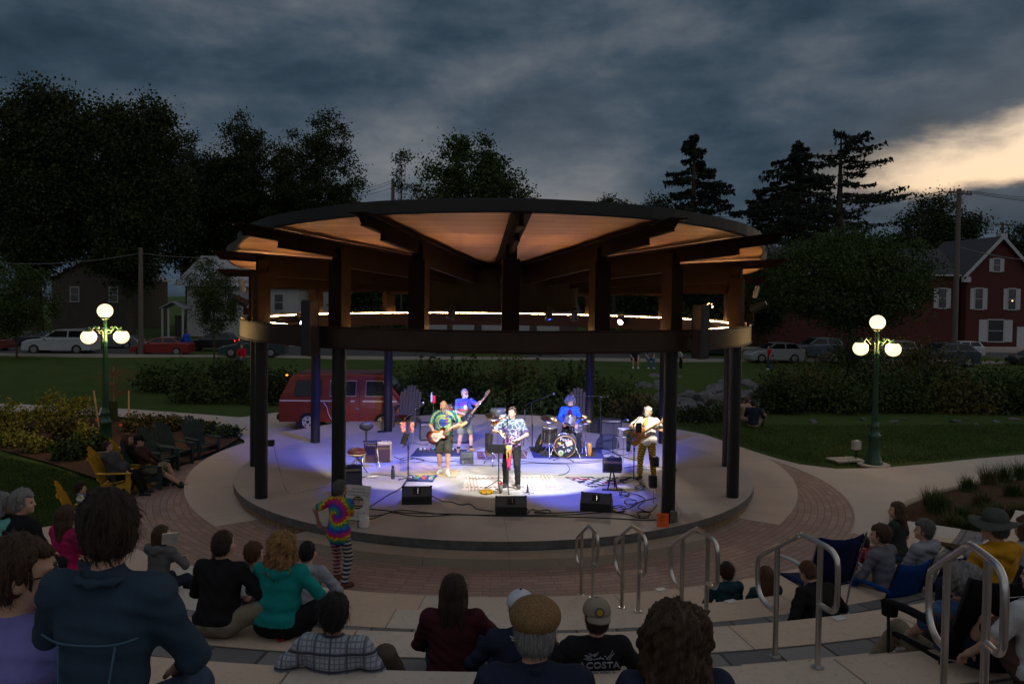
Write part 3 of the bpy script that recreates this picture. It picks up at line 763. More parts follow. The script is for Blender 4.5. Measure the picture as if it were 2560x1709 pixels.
def shrub(loc, H, R, label, seed, m=1, ncl=26, lv=60, leaf=.11, group='shrubs', name='shrub', sprigs=0):
    rng = np.random.default_rng(seed); e = empty(name, loc, 0, label, 'shrub', group)
    L, Cc = crown_pts(rng, H, R, R*.9, -H*.15, ncl, lv, R*.34, lob=6)
    L[:, 2] = np.abs(L[:, 2])
    if sprigs:
        for k in range(sprigs):
            a = rng.uniform(0, 2*PI); q = np.linspace(.3, 1, 22); rr_ = rng.uniform(.1, .8)*R
            S = np.stack([np.cos(a)*rr_*(.4+q*.7), np.sin(a)*rr_*(.4+q*.7), q*H*rng.uniform(1.0, 1.35)], 1)
            L = np.concatenate([L, S+rng.normal(size=S.shape)*.05])
    V, F = cards(L, None, leaf, rng); raw_mesh('foliage', V, F, LEAF[m], e)
    mb = MB()
    for c in Cc[:7]: mb.tube([(0, 0, -.1), (c[0]*.4, c[1]*.4, c[2]*.5), tuple(c)], [.03, .02, .008], 5, cap=False)
    mb.build('stem', BARK, e); return e
def base_at(px, d, dz=0.0):
    p = at(px, 760, d); return Vector((p.x, p.y, gz(p.x, p.y)+dz))
def zpx(py, px, d): return at(px, py, d).z
def T(px, d, topy, halfw_px, label, seed, **kw):
    b = base_at(px, d); H = zpx(topy, px, d)-b.z; return tree(b, H, halfw_px*d/2061, label, seed, **kw)
TG = 'dark trees behind the street'
T(95, 78, 168, 165, 'tallest dark tree filling the left edge, in front of the beige house', 11, ncl=420, lv=85, rcl=1.45, leaf=.46, r=.5, base=2, ry=6, group=TG, open_=.15)
T(325, 80, 186, 150, 'tall dark tree with a pointed crown next to the tallest left tree', 12, ncl=380, lv=80, rcl=1.4, leaf=.46, r=.45, base=1.5, ry=5, group=TG, open_=.25)
T(470, 99, 330, 110, 'lower dark tree in the dip between the left tree groups', 13, ncl=170, lv=75, rcl=1.2, leaf=.42, r=.35, base=3, group=TG, open_=.2)
T(605, 98, 276, 95, 'dark tree with two rounded tops behind the white house', 14, ncl=190, lv=80, rcl=1.15, leaf=.40, r=.4, base=5, group=TG, open_=.2)
T(548, 101, 345, 75, 'low dark tree filling the gap left of the two rounded tops', 28, ncl=150, lv=70, rcl=1.2, leaf=.42, r=.3, base=1.5, group=TG)
T(700, 102, 330, 85, 'low dark tree filling the gap between the rounded tops and the broad tree', 29, ncl=160, lv=70, rcl=1.2, leaf=.42, r=.3, base=1.5, group=TG)
T(795, 97, 276, 125, 'broad dark tree whose edge meets the open sky left of the roof', 15, ncl=240, lv=80, rcl=1.2, leaf=.40, r=.45, base=4, group=TG, open_=.3)
T(1195, 82, 333, 165, 'rounded tree rising over the middle of the pavilion roof', 16, ncl=250, lv=75, rcl=1.1, leaf=.40, r=.4, base=6, group=TG, open_=.35, m=1)
T(1535, 95, 444, 62, 'small dark tree peeking over the roof left of the narrow spruce', 17, ncl=110, lv=70, rcl=1.0, leaf=.4, base=4, group=TG)
T(1640, 100, 462, 70, 'low round dark tree touching the narrow spruce', 18, ncl=110, lv=70, rcl=1.1, leaf=.4, base=4, group=TG)
T(2345, 112, 484, 115, 'dense dark tree behind the crossarm pole and red house roof', 19, ncl=210, lv=75, rcl=1.5, leaf=.5, r=.5, base=4, group=TG)
T(2555, 118, 552, 70, 'small dark tree at the right edge above the red house', 20, ncl=110, lv=70, rcl=1.3, leaf=.5, base=4, group=TG)
T(2245, 95, 545, 80, 'bushy dark tree behind the long dark roof', 25, ncl=110, lv=70, rcl=1.3, leaf=.45, base=2, group=TG)
T(2130, 57, 560, 235, 'very wide leafy tree hanging over the parked cars behind the right lamp', 21, ncl=330, lv=95, rcl=1.1, leaf=.27, r=.28, base=1.5, group=TG, m=1)
T(1900, 72, 640, 90, 'dark bushy tree behind the right edge of the pavilion', 26, ncl=130, lv=80, rcl=1.0, leaf=.3, r=.2, base=.5, group=TG)
T(535, 52, 640, 72, 'young leafy tree in front of the white house porch', 22, ncl=62, lv=70, rcl=.55, leaf=.18, r=.07, base=1.1, group='young lawn trees', m=1, top=1.0)
T(40, 56, 640, 95, 'young leafy tree on the far lawn at the left edge', 23, ncl=130, lv=70, rcl=.7, leaf=.2, r=.08, base=.8, group='young lawn trees', m=1)
T(1003, 74, 352, 42, 'thin sparse young tree standing clear against the sky', 24, ncl=34, lv=26, rcl=.55, leaf=.30, r=.10, base=6, group='young lawn trees', limbs=26)
T(1055, 76, 430, 38, 'short sparse sapling next to the thin sparse tree', 27, ncl=26, lv=26, rcl=.55, leaf=.30, r=.08, base=6, group='young lawn trees', limbs=18)
for i, px in enumerate((880, 990, 1110, 1250, 1390, 1500, 1610, 1720, 1830)): T(px, 118+4*(i % 3), 668+14*(i % 2), 95, 'low dark tree in the far row seen through the pavilion under the roof', 140+i, ncl=80, lv=45, rcl=1.7, leaf=.7, r=.3, base=.5, group='far tree row behind the garages')
def C(px, d, topy, R, label, seed, **kw):
    b = base_at(px, d); conifer(b, zpx(topy, px, d)-b.z, R, label, seed, **kw)
C(1728, 92, 336, 10.5, 'narrow pointed spruce above the right of the roof', 31, nbr=120, lv=150, power=.72)
C(1985, 92, 354, 15.5, 'wide drooping spruce left of the twin evergreens', 32, nbr=150, lv=170, droop=.30, power=.75)
C(2092, 88, 328, 11.5, 'tall open topped hemlock with gaps of sky between limbs', 33, nbr=120, lv=110, sparse=.55, power=.42, droop=.12, base=.2)
C(1900, 96, 470, 6.0, 'short spruce tip beside the wide drooping spruce', 34, nbr=70, lv=70)
# shrubs on the creek bank
k = 40
kinds = ['tangled green bank shrub', 'tall weedy bank shrub', 'low leafy bank shrub']
spots = [(1040, 30.5, 1.7, 1.5), (1110, 32, 1.9, 1.6), (1190, 31, 1.5, 1.5), (1275, 33, 1.9, 1.7), (1350, 31, 1.4, 1.3), (1430, 32.5, 1.7, 1.5), (1520, 31.5, 1.3, 1.4), (1590, 30.5, .8, 1.0), (1660, 29.8, .5, .9), (1760, 30, .45, .9), (1850, 31, .55, 1.0),
         (1960, 33, 2.3, 1.6), (2030, 35, 3.1, 2.0), (2110, 33, 2.2, 1.7), (2190, 35.5, 3.0, 1.9), (2265, 33, 2.4, 1.7), (2340, 35, 3.0, 1.9), (2410, 33, 2.2, 1.7), (2480, 35.5, 3.1, 2.0), (2545, 33, 2.6, 1.7), (2625, 34, 2.9, 1.9), (2060, 38.5, 3.6, 2.2), (2240, 39, 3.7, 2.2), (2400, 39, 3.7, 2.3), (2560, 39, 3.9, 2.3), (1985, 40, 3.2, 2.0), (2150, 43, 3.6, 2.3), (2320, 43, 3.4, 2.3)]
def where(px):
    for a, b, s in ((0, 1080, 'behind the striped lawn chair'), (1080, 1150, 'behind the bass player'), (1150, 1235, 'left of the trumpet player'), (1235, 1310, 'behind the trumpet player'), (1310, 1390, 'behind the left boom microphone'), (1390, 1480, 'behind the drummer'), (1480, 1560, 'behind the right boom microphone'), (1560, 1630, 'behind the singing guitar player'), (1630, 1720, 'in front of the rocks beside the front right column'), (1720, 1810, 'in front of the rocks between the right columns'), (1810, 1920, 'behind the couple sitting on the grass')):
        if a <= px < b: return s
    return f'on the right bank'
for i, (px, d, H, R) in enumerate(spots):
    b = base_at(px, d); b.z -= .15
    if px > 1920: H *= .60; R *= .92
    if px > 1920:
        lab = f'{["tangled","weedy","leafy"][i%3]} {"tall" if H > 3 else "low"} dark shrub on the creek bank right of the couple on the grass'; grp = 'bank shrubs right of the couple'
        lab = ('tall dark shrub massed on the creek bank behind the right lamp' if d > 34.5 else 'low dark shrub along the lawn edge of the creek behind the right lamp'); grp = 'tall creek shrubs' if d > 34.5 else 'low creek shrubs'
    else: lab = f'{kinds[i%3]} {where(px)}'; grp = 'creek shrubs behind the stage'
    shrub(b, H, R, lab, 50+i, m=(1, 0, 1, 4)[i % 4] if px < 1900 else (1, 0, 4, 1, 1)[i % 5], ncl=44, lv=75, leaf=.13, group=grp, sprigs=24)
for i, (px, d, H, R, lab) in enumerate([(500, 34, 1.5, 1.6, 'dark shrub on the far lawn left of the red van'), (585, 36, 1.7, 1.7, 'dark shrub on the far lawn next to the left columns'), (420, 37, 1.2, 1.6, 'low dark shrub beyond the path behind the lawn chairs'), (660, 34, 1.6, 1.5, 'dark shrub just behind the rear of the red van'), (700, 74, 3.1, 2.6, 'dark shrub below the white house window seen over the ring'), (765, 74, 2.6, 2.2, 'dark shrub at the corner of the white house'), (900, 72, 3.6, 3.2, 'dark bush seen between the left roof posts'), (975, 73, 4.2, 2.4, 'tall dark bush beside the garage seen under the roof'), (1580, 70, 3.4, 3.2, 'dark bush seen through the right of the pavilion above the lamp'), (1680, 72, 3.8, 3.2, 'dark bush seen between the right roof posts'), (1770, 70, 3.5, 2.8, 'dark bush holding the ball of small lights')]):
    b = base_at(px, d); b.z -= .1; shrub(b, H, R, lab, 90+i, m=0 if i % 2 else 1, ncl=44, lv=70, leaf=.14 if d < 50 else .26, group='background shrubs')
# shrubs of the left bed
for i, (px, py, H, R, m, lab) in enumerate([
    (15, 1078, 1.05, .75, 3, 'bright yellow green shrub at the left edge of the mulch bed'), (120, 1072, 1.10, .80, 3, 'big yellow green shrub left of the lamp post'), (195, 1062, 1.0, .7, 3, 'yellow green shrub closest to the left stake'), (165, 1098, .7, .6, 4, 'tawny shrub in front of the big yellow green shrub'),
    (30, 1112, .55, .55, 3, 'small yellow green shrub near the lawn edge'), (88, 1128, .5, .45, 3, 'smallest yellow green mound near the lawn edge'), (215, 1112, .6, .5, 3, 'yellow green shrub in front of the lamp base'), (245, 1128, .5, .4, 1, 'small green shrub in the middle of the mulch'), (175, 1146, .55, .5, 1, 'low green shrub near the grass at the mulch edge'), (340, 1078, .55, .55, 4, 'brownish grassy clump behind the dark haired woman'), (420, 1075, .5, .6, 4, 'brownish grassy clump between the green lawn chairs'), (510, 1083, .4, .5, 1, 'low green clump behind the last green lawn chair'), (570, 1090, .32, .5, 1, 'low green clump at the tip of the mulch bed')]):
    p = G(px, py, -.32); shrub((p.x, p.y, -.34), H, R, lab, 120+i, m=m, ncl=30, lv=70, leaf=.085, group='shrubs of the left mulch bed')
# grasses of the right bed
def grass_clump(loc, n, L, label, seed, spread=.25, m=1, group='grass clumps of the right bed'):
    rng = np.random.default_rng(seed); V = []; F = []
    for i in range(n):
        a = rng.uniform(0, 2*PI); r0 = rng.uniform(0, spread); l = L*rng.uniform(.55, 1.1); out = rng.uniform(.15, .8)
        d = np.array([math.cos(a), math.sin(a), 0]); s = np.array([-d[1], d[0], 0])*.008*rng.uniform(.7, 1.4)
        b = len(V)
        for t in (0, .35, .7, 1.0):
            c = d*(r0+out*l*t*t*.8)+np.array([0, 0, l*(t-.38*out*t*t*1.3)])
            w = (1-t)*.9+.1; V += [c-s*w, c+s*w]
        F += [(b, b+1, b+3, b+2), (b+2, b+3, b+5, b+4), (b+4, b+5, b+7, b+6)]
    o = raw_mesh('grass_clump', V, F, LEAF[m]); o.location = loc; return tag(o, label, 'grass clump', group)
gl = [(2330, 1262, .5, 'spiky grass clump nearest the path in the right bed'), (2348, 1275, .55, 'spiky grass clump just behind the nearest one'), (2420, 1222, .45, 'grass clump on the kerb side of the right bed'), (2470, 1205, .6, 'tall grass clump at the back of the right bed'), (2510, 1200, .6, 'tall grass clump next to the back right grass'), (2550, 1195, .65, 'tallest grass clump at the right photo edge'), (2455, 1262, .45, 'spiky grass clump in the middle of the right bed'), (2535, 1240, .5, 'grass clump near the right photo edge'), (2405, 1290, .35, 'low dark grass mound behind the seated women'), (2380, 1310, .3, 'lowest grass mound near the top terrace stone'), (2495, 1285, .35, 'low grass mound left of the brimmed hat'), (2430, 1320, .32, 'low grass mound below the brimmed hat'), (2550, 1290, .4, 'low grass mound at the photo edge behind the hat')]
for i, (px, py, L, lab) in enumerate(gl):
    fr = min(1, max(0, (py-1190)/200)); p = G(px, py, -.28+.38*fr); grass_clump((p.x, p.y, p.z-.05), 260, L, lab, 200+i, .22 if L > .36 else .38, 1 if i % 3 else 4)
# thin bare sapling with stakes, behind the left lamp
p = G(283, 1052, -.34); rng = np.random.default_rng(5)
e = empty('sapling', (p.x, p.y, -.36), 0, 'bare reddish sapling tied between two stakes behind the left lamp', 'sapling')
mb = MB(); mb.tube([(0, 0, 0), (.02, 0, .8), (0, .02, 1.9)], [.035, .028, .012], 6); mb.build('trunk', mat('tan_bark', (.22, .13, .07), .9), e)
mb = MB()
for i in range(70):
    z = rng.uniform(.75, 1.7); a = rng.uniform(0, 2*PI); l = rng.uniform(.3, .95)*(1.2-.4*z/1.8)
    d = Vector((math.cos(a), math.sin(a), rng.uniform(.3, .9))).normalized(); s = Vector((0, 0, z)); m_ = s+d*l*.6; e_ = m_+(d+Vector((0, 0, -.2))+Vector(rng.normal(size=3)*.3)).normalized()*l*.5
    mb.tube([s, m_, e_], [.008, .006, .003], 4, cap=False)
mb.build('branches', mat('red_twigs', (.20, .07, .045), .9), e)
mb = MB(); mb.cyl((0, 0, 0), (0, 0, .7), .16, .14, n=10); mb.build('water_bag', LEAF[0], e)
for px, y0, dx, lab in ((248, 1068, -14, 'leaning wooden stake left of the left lamp'), (322, 1076, 0, 'upright wooden stake right of the left lamp')):
    p = G(px, y0, -.33); q = at(px+dx, 976, (p-CAM_POS).dot(CF))
    mb = MB(); mb.cyl(p, q, .03, .028, n=8); o = mb.build('stake', mat('raw_wood', (.40, .24, .12), .8, aniso=(4, 4, .5))); tag(o, lab, 'stake', 'tree stakes')
# marker flags
for px, py, lab in ((238, 1072, 'orange marker flag at the foot of the leaning stake'), (297, 1085, 'orange marker flag between the stakes'), (525, 1078, 'orange marker flag behind the last green lawn chair')):
    p = G(px, py, -.33); e = empty('marker_flag', (p.x, p.y, -.34), 0, lab, 'flag', 'orange marker flags')
    mb = MB(); mb.cyl((0, 0, 0), (0, 0, .35), .004, n=5); mb.build('wire', CHROME, e); mb = MB(); mb.box((.05, 0, .3), (.1, .004, .09)); mb.build('pennant', mat('flag_orange', (.75, .10, .02), .7), e)
# rocks of the creek bank
def rock(loc, r, seed, label, group):
    rng = np.random.default_rng(seed); bm = bmesh.new(); bmesh.ops.create_icosphere(bm, subdivisions=2, radius=1)
    dirs = rng.normal(size=(9, 3)); dirs /= np.linalg.norm(dirs, axis=1)[:, None]; off = rng.uniform(.55, .95, 9)
    for v in bm.verts:
        c = np.array(v.co); 
        for d, o_ in zip(dirs, off):
            k = c@d-o_
            if k > 0: c = c-d*k*.9
        v.co = c*np.array(r)
    me = bpy.data.meshes.new('rock'); bm.to_mesh(me); bm.free(); me.materials.append(ROCK)
    o = bpy.data.objects.new('rock', me); link(o); o.location = loc; o.rotation_euler = (rng.uniform(-.3, .3), rng.uniform(-.3, .3), rng.uniform(0, 6)); return tag(o, label, 'rock', group)
ROCK = mat('bank_rock', (.11, .108, .115), .9, var=.45, scale=3, bump=.7, bscale=9)
rng = np.random.default_rng(77)
for i in range(64):
    px = rng.uniform(1590, 1905); t = rng.uniform(0, 1); d = 38.5+5.0*t; py = 1030-78*t+rng.uniform(-8, 8)
    p = at(px, py, d); s = rng.uniform(.28, .62); rock((p.x, p.y, p.z), (s*1.25, s, s*.75), 300+i, 'grey boulder heaped in the rocky creek bank seen between the right columns', 'boulders of the creek bank')
for i, px in enumerate([1900, 2040, 2165, 2195, 2240, 2270, 2345, 2400, 2425, 2450, 2500, 2545]):
    p = base_at(px, 29.6+.6*(i % 3)); s = rng.uniform(.08, .18); rock((p.x, p.y, p.z+.02), (s*1.6, s, s*.5), 400+i, 'small pale rock in the row where the right lawn meets the creek shrubs', 'pale rocks along the lawn edge')
# lawn blades near the seats
def lawn_blades(name, poly, n, h, z0, seed):
    rng = np.random.default_rng(seed); P = np.array([(p.x, p.y) for p in poly]); lo, hi = P.min(0), P.max(0); pts = []
    while len(pts) < n:
        Q = rng.uniform(lo, hi, (n*2, 2)); ins = np.zeros(len(Q), bool); j = len(P)-1
        for i in range(len(P)):
            c = ((P[i, 1] > Q[:, 1]) != (P[j, 1] > Q[:, 1])) & (Q[:, 0] < (P[j, 0]-P[i, 0])*(Q[:, 1]-P[i, 1])/(P[j, 1]-P[i, 1]+1e-12)+P[i, 0]); ins ^= c; j = i
        pts += list(Q[ins])
    Q = np.array(pts[:n]); z = ground_h(Q[:, 0], Q[:, 1]); a = rng.uniform(0, 2*PI, n); hh = h*rng.uniform(.4, 1.2, n); w = .010
    B = np.stack([Q[:, 0], Q[:, 1], z], 1); s = np.stack([np.cos(a)*w, np.sin(a)*w, 0*a], 1); t = np.stack([rng.normal(size=n)*.35*hh, rng.normal(size=n)*.35*hh, hh], 1)
    V = np.stack([B-s, B+s, B+t], 1).reshape(-1, 3); o = raw_mesh(name, V, np.arange(3*n).reshape(n, 3), BLADE); tag(o, kind='stuff')
lawn_blades('grass', [G(*p, -.36) for p in [(-60, 1130), (120, 1166), (240, 1204), (350, 1230), (300, 1300), (180, 1420), (-60, 1420)]], 26000, .07, 0, 1)
lawn_blades('grass', [G(*p, -.36) for p in [(1640, 1050), (1760, 1078), (1885, 1120), (2000, 1152), (2090, 1163), (2200, 1161), (2330, 1150), (2600, 1122), (2600, 1064), (1900, 1060)]], 30000, .08, 0, 2)
# ================================================================ BUILDINGS, POLES, CARS
def m_siding(c1, c2, h=.13):
    def f(T, v):
        x, y, z = T.sep(v); fr = T.m('FRACT', T.m('DIVIDE', z, h)); n = T.noise(v, 1.5, 4, .6).outputs[0]
        c = T.ramp(n, [(.3, c1), (.7, c2)]); return T.mix(T.m('MULTIPLY', T.sstep(fr, .88, 1.0), .6), c, tuple(q*.3 for q in c1)), fr
    return f
SIDING = custom('white_siding', m_siding((.34, .33, .33), (.40, .39, .39)), .7, bump=.5)
SIDINGB = custom('beige_siding', m_siding((.062, .048, .037), (.08, .062, .047)), .75, bump=.5)
def m_redbrick(T, v):
    x, y, z = T.sep(v); b = brick(T, T.comb(T.m('ADD', x, y), z, 0.0), .22, .075, (.11, .020, .016), (.075, .016, .014), (.07, .035, .03), .010)
    n = T.noise(v, 1.0, 4, .6).outputs[0]; return T.mix(T.m('MULTIPLY', n, .5), b.outputs[0], (.08, .017, .015))
REDB = custom('red_brick', m_redbrick, .85)
SHING = mat('dark_shingles', (.045, .048, .058), .85, var=.3, scale=5, bump=.4, bscale=20)
TINROOF = mat('pale_metal_roof', (.36, .38, .40), .5, .2, var=.12, scale=1.2, aniso=(6, 1, 1))
TRIM = mat('white_trim', (.42, .42, .43), .6, var=.08)
WGLASS = mat('window_glass', (.03, .034, .04), .12, 0, var=.2, spec=.7)
def window(e, x, z, w, h, shutters=True, y=0.0, name='window'):
    mb = MB(); mb.box((x, y-.03, z+h/2+.05), (w+.16, .08, .10)); mb.box((x, y-.05, z-h/2-.05), (w+.22, .14, .09))
    for s in (-1, 1): mb.box((x+s*(w/2+.04), y-.03, z), (.08, .08, h))
    mb.box((x, y-.02, z), (w, .05, .05)); f = mb.build('window', TRIM, e)
    mb = MB(); mb.box((x, y-.005, z), (w, .02, h)); mb.build('pane', WGLASS, f)
    if shutters:
        for s in (-1, 1):
            mb = MB(); mb.box((x+s*(w/2+.08+w*.28), y-.03, z), (w*.52, .05, h+.08)); mb.build('shutter', TRIM, f)
def gable(mb, x0, x1, y0, y1, ze, zp, z0=0):
    xm = (x0+x1)/2
    vs = [(x0, y0, z0), (x1, y0, z0), (x1, y0, ze), (xm, y0, zp), (x0, y0, ze)]; vs += [(x, y1, z) for x, _, z in vs]
    mb._add(vs, [(0, 1, 2, 3, 4), (9, 8, 7, 6, 5), (0, 5, 6, 1), (1, 6, 7, 2), (0, 4, 9, 5)])
def gable_roof(mb, x0, x1, y0, y1, ze, zp, ov=.35, th=.16):
    xm = (x0+x1)/2; s = (zp-ze)/(xm-x0)
    for sg, xe in ((-1, x0-ov), (1, x1+ov)):
        za = ze-ov*s+.02
        vs = [(xe, y0-ov, za), (xm, y0-ov, zp+.02), (xm, y1+ov, zp+.02), (xe, y1+ov, za)]; vs += [(x, y, z+th) for x, y, z in vs]
        mb._add(vs, [(0, 3, 2, 1), (4, 5, 6, 7), (0, 1, 5, 4), (1, 2, 6, 5), (2, 3, 7, 6), (3, 0, 4, 7)])
# red brick house, right
d = 78; pc = at(2497, 760, d); gz0 = gz(pc.x, pc.y)
e = empty('brick_house', (pc.x, pc.y, gz0), 0, 'red brick house with white shutters and a gable facing the street', 'house')
mb = MB(); gable(mb, -3.2, 3.2, 0, 9, 7.3, 10.6); mb.build('wall', REDB, e)
mb = MB(); gable_roof(mb, -3.2, 3.2, 0, 9, 7.3, 10.6, .42, .2); rf = mb.build('roof', SHING, e)
mb = MB()
for sg in (-1, 1):
    mb._add([(sg*3.75, -.45, 6.62), (0, -.45, 10.55), (0, -.45, 10.95), (sg*3.75, -.45, 7.02), (sg*3.75, -.36, 6.62), (0, -.36, 10.55), (0, -.36, 10.95), (sg*3.75, -.36, 7.02)], [(0, 1, 2, 3), (4, 5, 6, 7), (0, 1, 5, 4), (3, 2, 6, 7)])
    mb.box((sg*3.45, -.3, 6.7), (.75, .3, .5))
mb.build('gable_trim', TRIM, rf)
mb = MB(); mb.box((2.1, 3, 10.6), (.7, .7, 1.4)); mb.build('chimney', TRIM, rf)
window(e, -.35, 8.1, .62, 1.15); window(e, -2.0, 4.9, .72, 1.9); window(e, 1.25, 4.9, .72, 1.9); window(e, -.25, 1.9, 1.5, 2.0)
mb = MB(); mb.box((2.35, -.02, 1.15), (1.0, .08, 2.3)); mb.build('door', TRIM, e)
mb = MB(); mb.box((0, -1.0, .2), (5, 1.6, .4)); mb.build('front_step', PATHC, e)
p = emit('warm_window_lamp', (1, .45, .15), 5); mb = MB(); mb.sph((1.3, -.03, 4.75), .06, 8, 6); mb.build('lit_window_lamp', p, e)
# its long neighbour
e = empty('row_house', (pc.x-3.7, pc.y, gz0), 0, 'long red building with a plain dark roof left of the gabled red house', 'house')
L = 18.5
mb = MB(); mb.box((-L/2, 4.8, 3.6), (L, 8.4, 7.2)); mb.build('wall', REDB, e)
mb = MB(); vs = [(-L-.4, .3, 7.1), (.4, .3, 7.1), (.4, 4.6, 9.8), (-L-.4, 4.6, 9.8), (-L-.4, 9.3, 7.1), (.4, 9.3, 7.1)]
mb._add(vs, [(0, 1, 2, 3), (3, 2, 5, 4), (0, 3, 4), (1, 5, 2)]); mb.build('roof', SHING, e)
mb = MB(); mb.box((-L/2, .25, 7.08), (L+.8, .14, .16)); mb.build('gutter', TRIM, e)
window(e, -1.5, 4.9, .72, 1.8, y=.6)
for x in (-4.6, -8.0): window(e, x, 4.9, .72, 1.8, False, y=.6)
# white house, left
pc = at(565, 760, 84); g0 = gz(pc.x, pc.y)
e = empty('white_house', (pc.x, pc.y, g0), 0, 'white clapboard house with a pale metal roof behind the young tree', 'house')
mb = MB(); mb.box((1.7, 4, 2.9), (11.2, 8, 5.8)); mb.build('wall', SIDING, e)
mb = MB(); vs = [(-5.2, -.5, 5.0), (8.0, -.5, 5.0), (7.2, 3.6, 8.2), (-3.6, 3.6, 8.2), (-5.2, 8.5, 5.0), (8.0, 8.5, 5.0)]; vs2 = [(x, y, z+.15) for x, y, z in vs]
mb._add(vs2, [(0, 1, 2, 3), (3, 2, 5, 4), (0, 3, 4), (1, 5, 2)]); mb._add(vs, [(0, 1, 5, 4)]); mb.build('roof', TINROOF, e)
window(e, 5.3, 3.6, .85, 1.6, False); window(e, .6, 3.6, .85, 1.6, False); window(e, -1.8, 3.6, .85, 1.6, False); window(e, 2.6, 1.5, .85, 1.5, False)
mb = MB(); gable_roof(mb, -5.9, -3.7, -1.6, .6, 2.9, 3.5, .15, .1); pr = mb.build('porch_roof', TINROOF, e)
for x in (-5.8, -5.2, -3.8):
    mb = MB(); mb.box((x, -1.5, 1.45), (.16, .16, 2.9)); mb.build('porch_post', TRIM, e)
mb = MB(); mb.box((-4.6, -.03, 1.1), (.95, .06, 2.1)); mb.build('door', mat('dark_door', (.04, .035, .03), .6), e)
pc = at(800, 760, 90); e = empty('garage_building', (pc.x, pc.y, gz(pc.x, pc.y)), 0, 'second white clapboard building just right of the white house', 'house')
mb = MB(); gable(mb, -4.5, 2.2, 0, 7, 4.6, 6.6); mb.build('wall', SIDING, e); mb = MB(); gable_roof(mb, -4.5, 2.2, 0, 7, 4.6, 6.6); mb.build('roof', SHING, e); window(e, -1, 2.8, .8, 1.3, False)
pc = at(240, 760, 96); e = empty('beige_house', (pc.x, pc.y, gz(pc.x, pc.y)), 0, 'beige house half hidden behind the dark left trees', 'house')
mb = MB(); gable(mb, -5, 5, 0, 9, 5.8, 8.6); mb.build('wall', SIDINGB, e); mb = MB(); gable_roof(mb, -5, 5, 0, 9, 5.8, 8.6); mb.build('roof', TINROOF, e); window(e, -2.4, 4, .9, 1.6, False); window(e, 2, 4, .9, 1.6, False)
mb = MB(); mb.box((-5.6, -1.2, 1.5), (.14, .14, 3)); mb.build('porch_post', TRIM, e); mb = MB(); mb.box((-5.3, -.4, 3.05), (1.6, 2.0, .15)); mb.build('porch_roof', TRIM, e)
pc = at(1245, 760, 88); e = empty('garage_row', (pc.x, pc.y, gz(pc.x, pc.y)), 0, 'low dark roofed garage row with white doors seen under the ring', 'garage')
mb = MB(); mb.box((0, 3, 1.35), (17, 6, 2.7)); mb.build('wall', mat('brown_wall', (.09, .065, .055), .8), e)
mb = MB(); vs = [(-8.9, -.5, 2.6), (8.9, -.5, 2.6), (8.9, 3, 4.1), (-8.9, 3, 4.1), (-8.9, 6.5, 2.6), (8.9, 6.5, 2.6)]; mb._add(vs, [(0, 1, 2, 3), (3, 2, 5, 4), (0, 3, 4), (1, 5, 2)]); mb.build('roof', SHING, e)
for x in (-6.6, -3.6, -.8, 2.2, 5.4):
    mb = MB(); mb.box((x, -.03, 1.1), (2.4, .08, 2.2)); mb.build('garage_door', TRIM, e)
# utility poles and wires
WOOD = mat('pole_wood', (.13, .105, .085), .9, var=.3, scale=6, aniso=(5, 5, .4))
def upole(px, d, topy, label, arm=True, r=.15, rz=0.0):
    b = base_at(px, d); H = zpx(topy, px, d)-b.z; e = empty('utility_pole', b, rz, label, 'utility pole', 'utility poles')
    mb = MB(); mb.cyl((0, 0, -.3), (0, 0, H), r*1.15, r*.85, n=12); mb.build('pole', WOOD, e)
    if arm:
        mb = MB(); mb.box((0, -.12, H-.35), (3.2, .1, .14)); mb.tube([(-1.0, -.1, H-.4), (0, -.12, H-1.1)], .02, 5); mb.tube([(1.0, -.1, H-.4), (0, -.12, H-1.1)], .02, 5); c = mb.build('crossarm', WOOD, e)
        for x in (-1.45, -.9, -.45, .5, 1.0, 1.45):
            mb = MB(); mb.lathe([(.03, 0), (.03, .07), (.07, .09), (.07, .13), (.04, .2), (0, .21)], 8, c=(x, -.12, H-.28)); mb.build('insulator', mat('insulator', (.08, .06, .05), .4), c)
    return Vector((b.x, b.y, b.z+H))
p1 = upole(352, 60, 619, 'bare wooden utility pole behind the left street lamp', False, .17)
p2 = upole(980, 84, 448, 'stubby dark utility pole above the left of the roof', False, .2)
p3 = upole(2389, 66, 473, 'tall wooden utility pole with a slanting crossarm beside the red house', True, .2, .5)
p4 = upole(2500, 120, 556, 'far utility pole crossarm above the red house roof', True, .2)
WIRE = mat('wire_black', (.012, .012, .013), .6); WIREL = mat('wire_grey', (.16, .16, .16), .5)
def wire(a, b, sag, label, r=.02, m=None, group='overhead wires'):
    pts = [a.lerp(b, t)-Vector((0, 0, sag*4*t*(1-t))) for t in np.linspace(0, 1, 22)]
    mb = MB(); mb.tube(pts, r, 5); o = mb.build('overhead_wire', m or WIRE); tag(o, label, 'wire', group)
wire(at(-80, 650, 62), p1+Vector((0, 0, -.4)), .5, 'grey overhead wire from the left photo edge to the bare pole', .022, WIREL)
wire(p1+Vector((0, 0, -.4)), at(620, 636, 74), .3, 'grey overhead wire from the bare pole to the white house', .022, WIREL)
wire(p1+Vector((0, 0, -1.1)), at(640, 668, 70), .3, 'lower dark overhead wire from the bare pole across the white house roof', .025)
for i, (y0, y1) in enumerate(((478, 452), (487, 458), (494, 470))):
    wire(at(860, y0, 86), at(978, y1, 84), .2, f'{["topmost","middle","lowest"][i]} of the three wires left of the stubby pole', .02)
    wire(at(982, y1+8, 84), at(1150, 482+7*i, 92), .3, f'{["topmost","middle","lowest"][i]} of the three wires right of the stubby pole', .02)
wire(at(1790, 541, 95), p3+Vector((-1.3, 0, -.2)), .9, 'long dark wire from behind the spruces to the crossarm pole', .03)
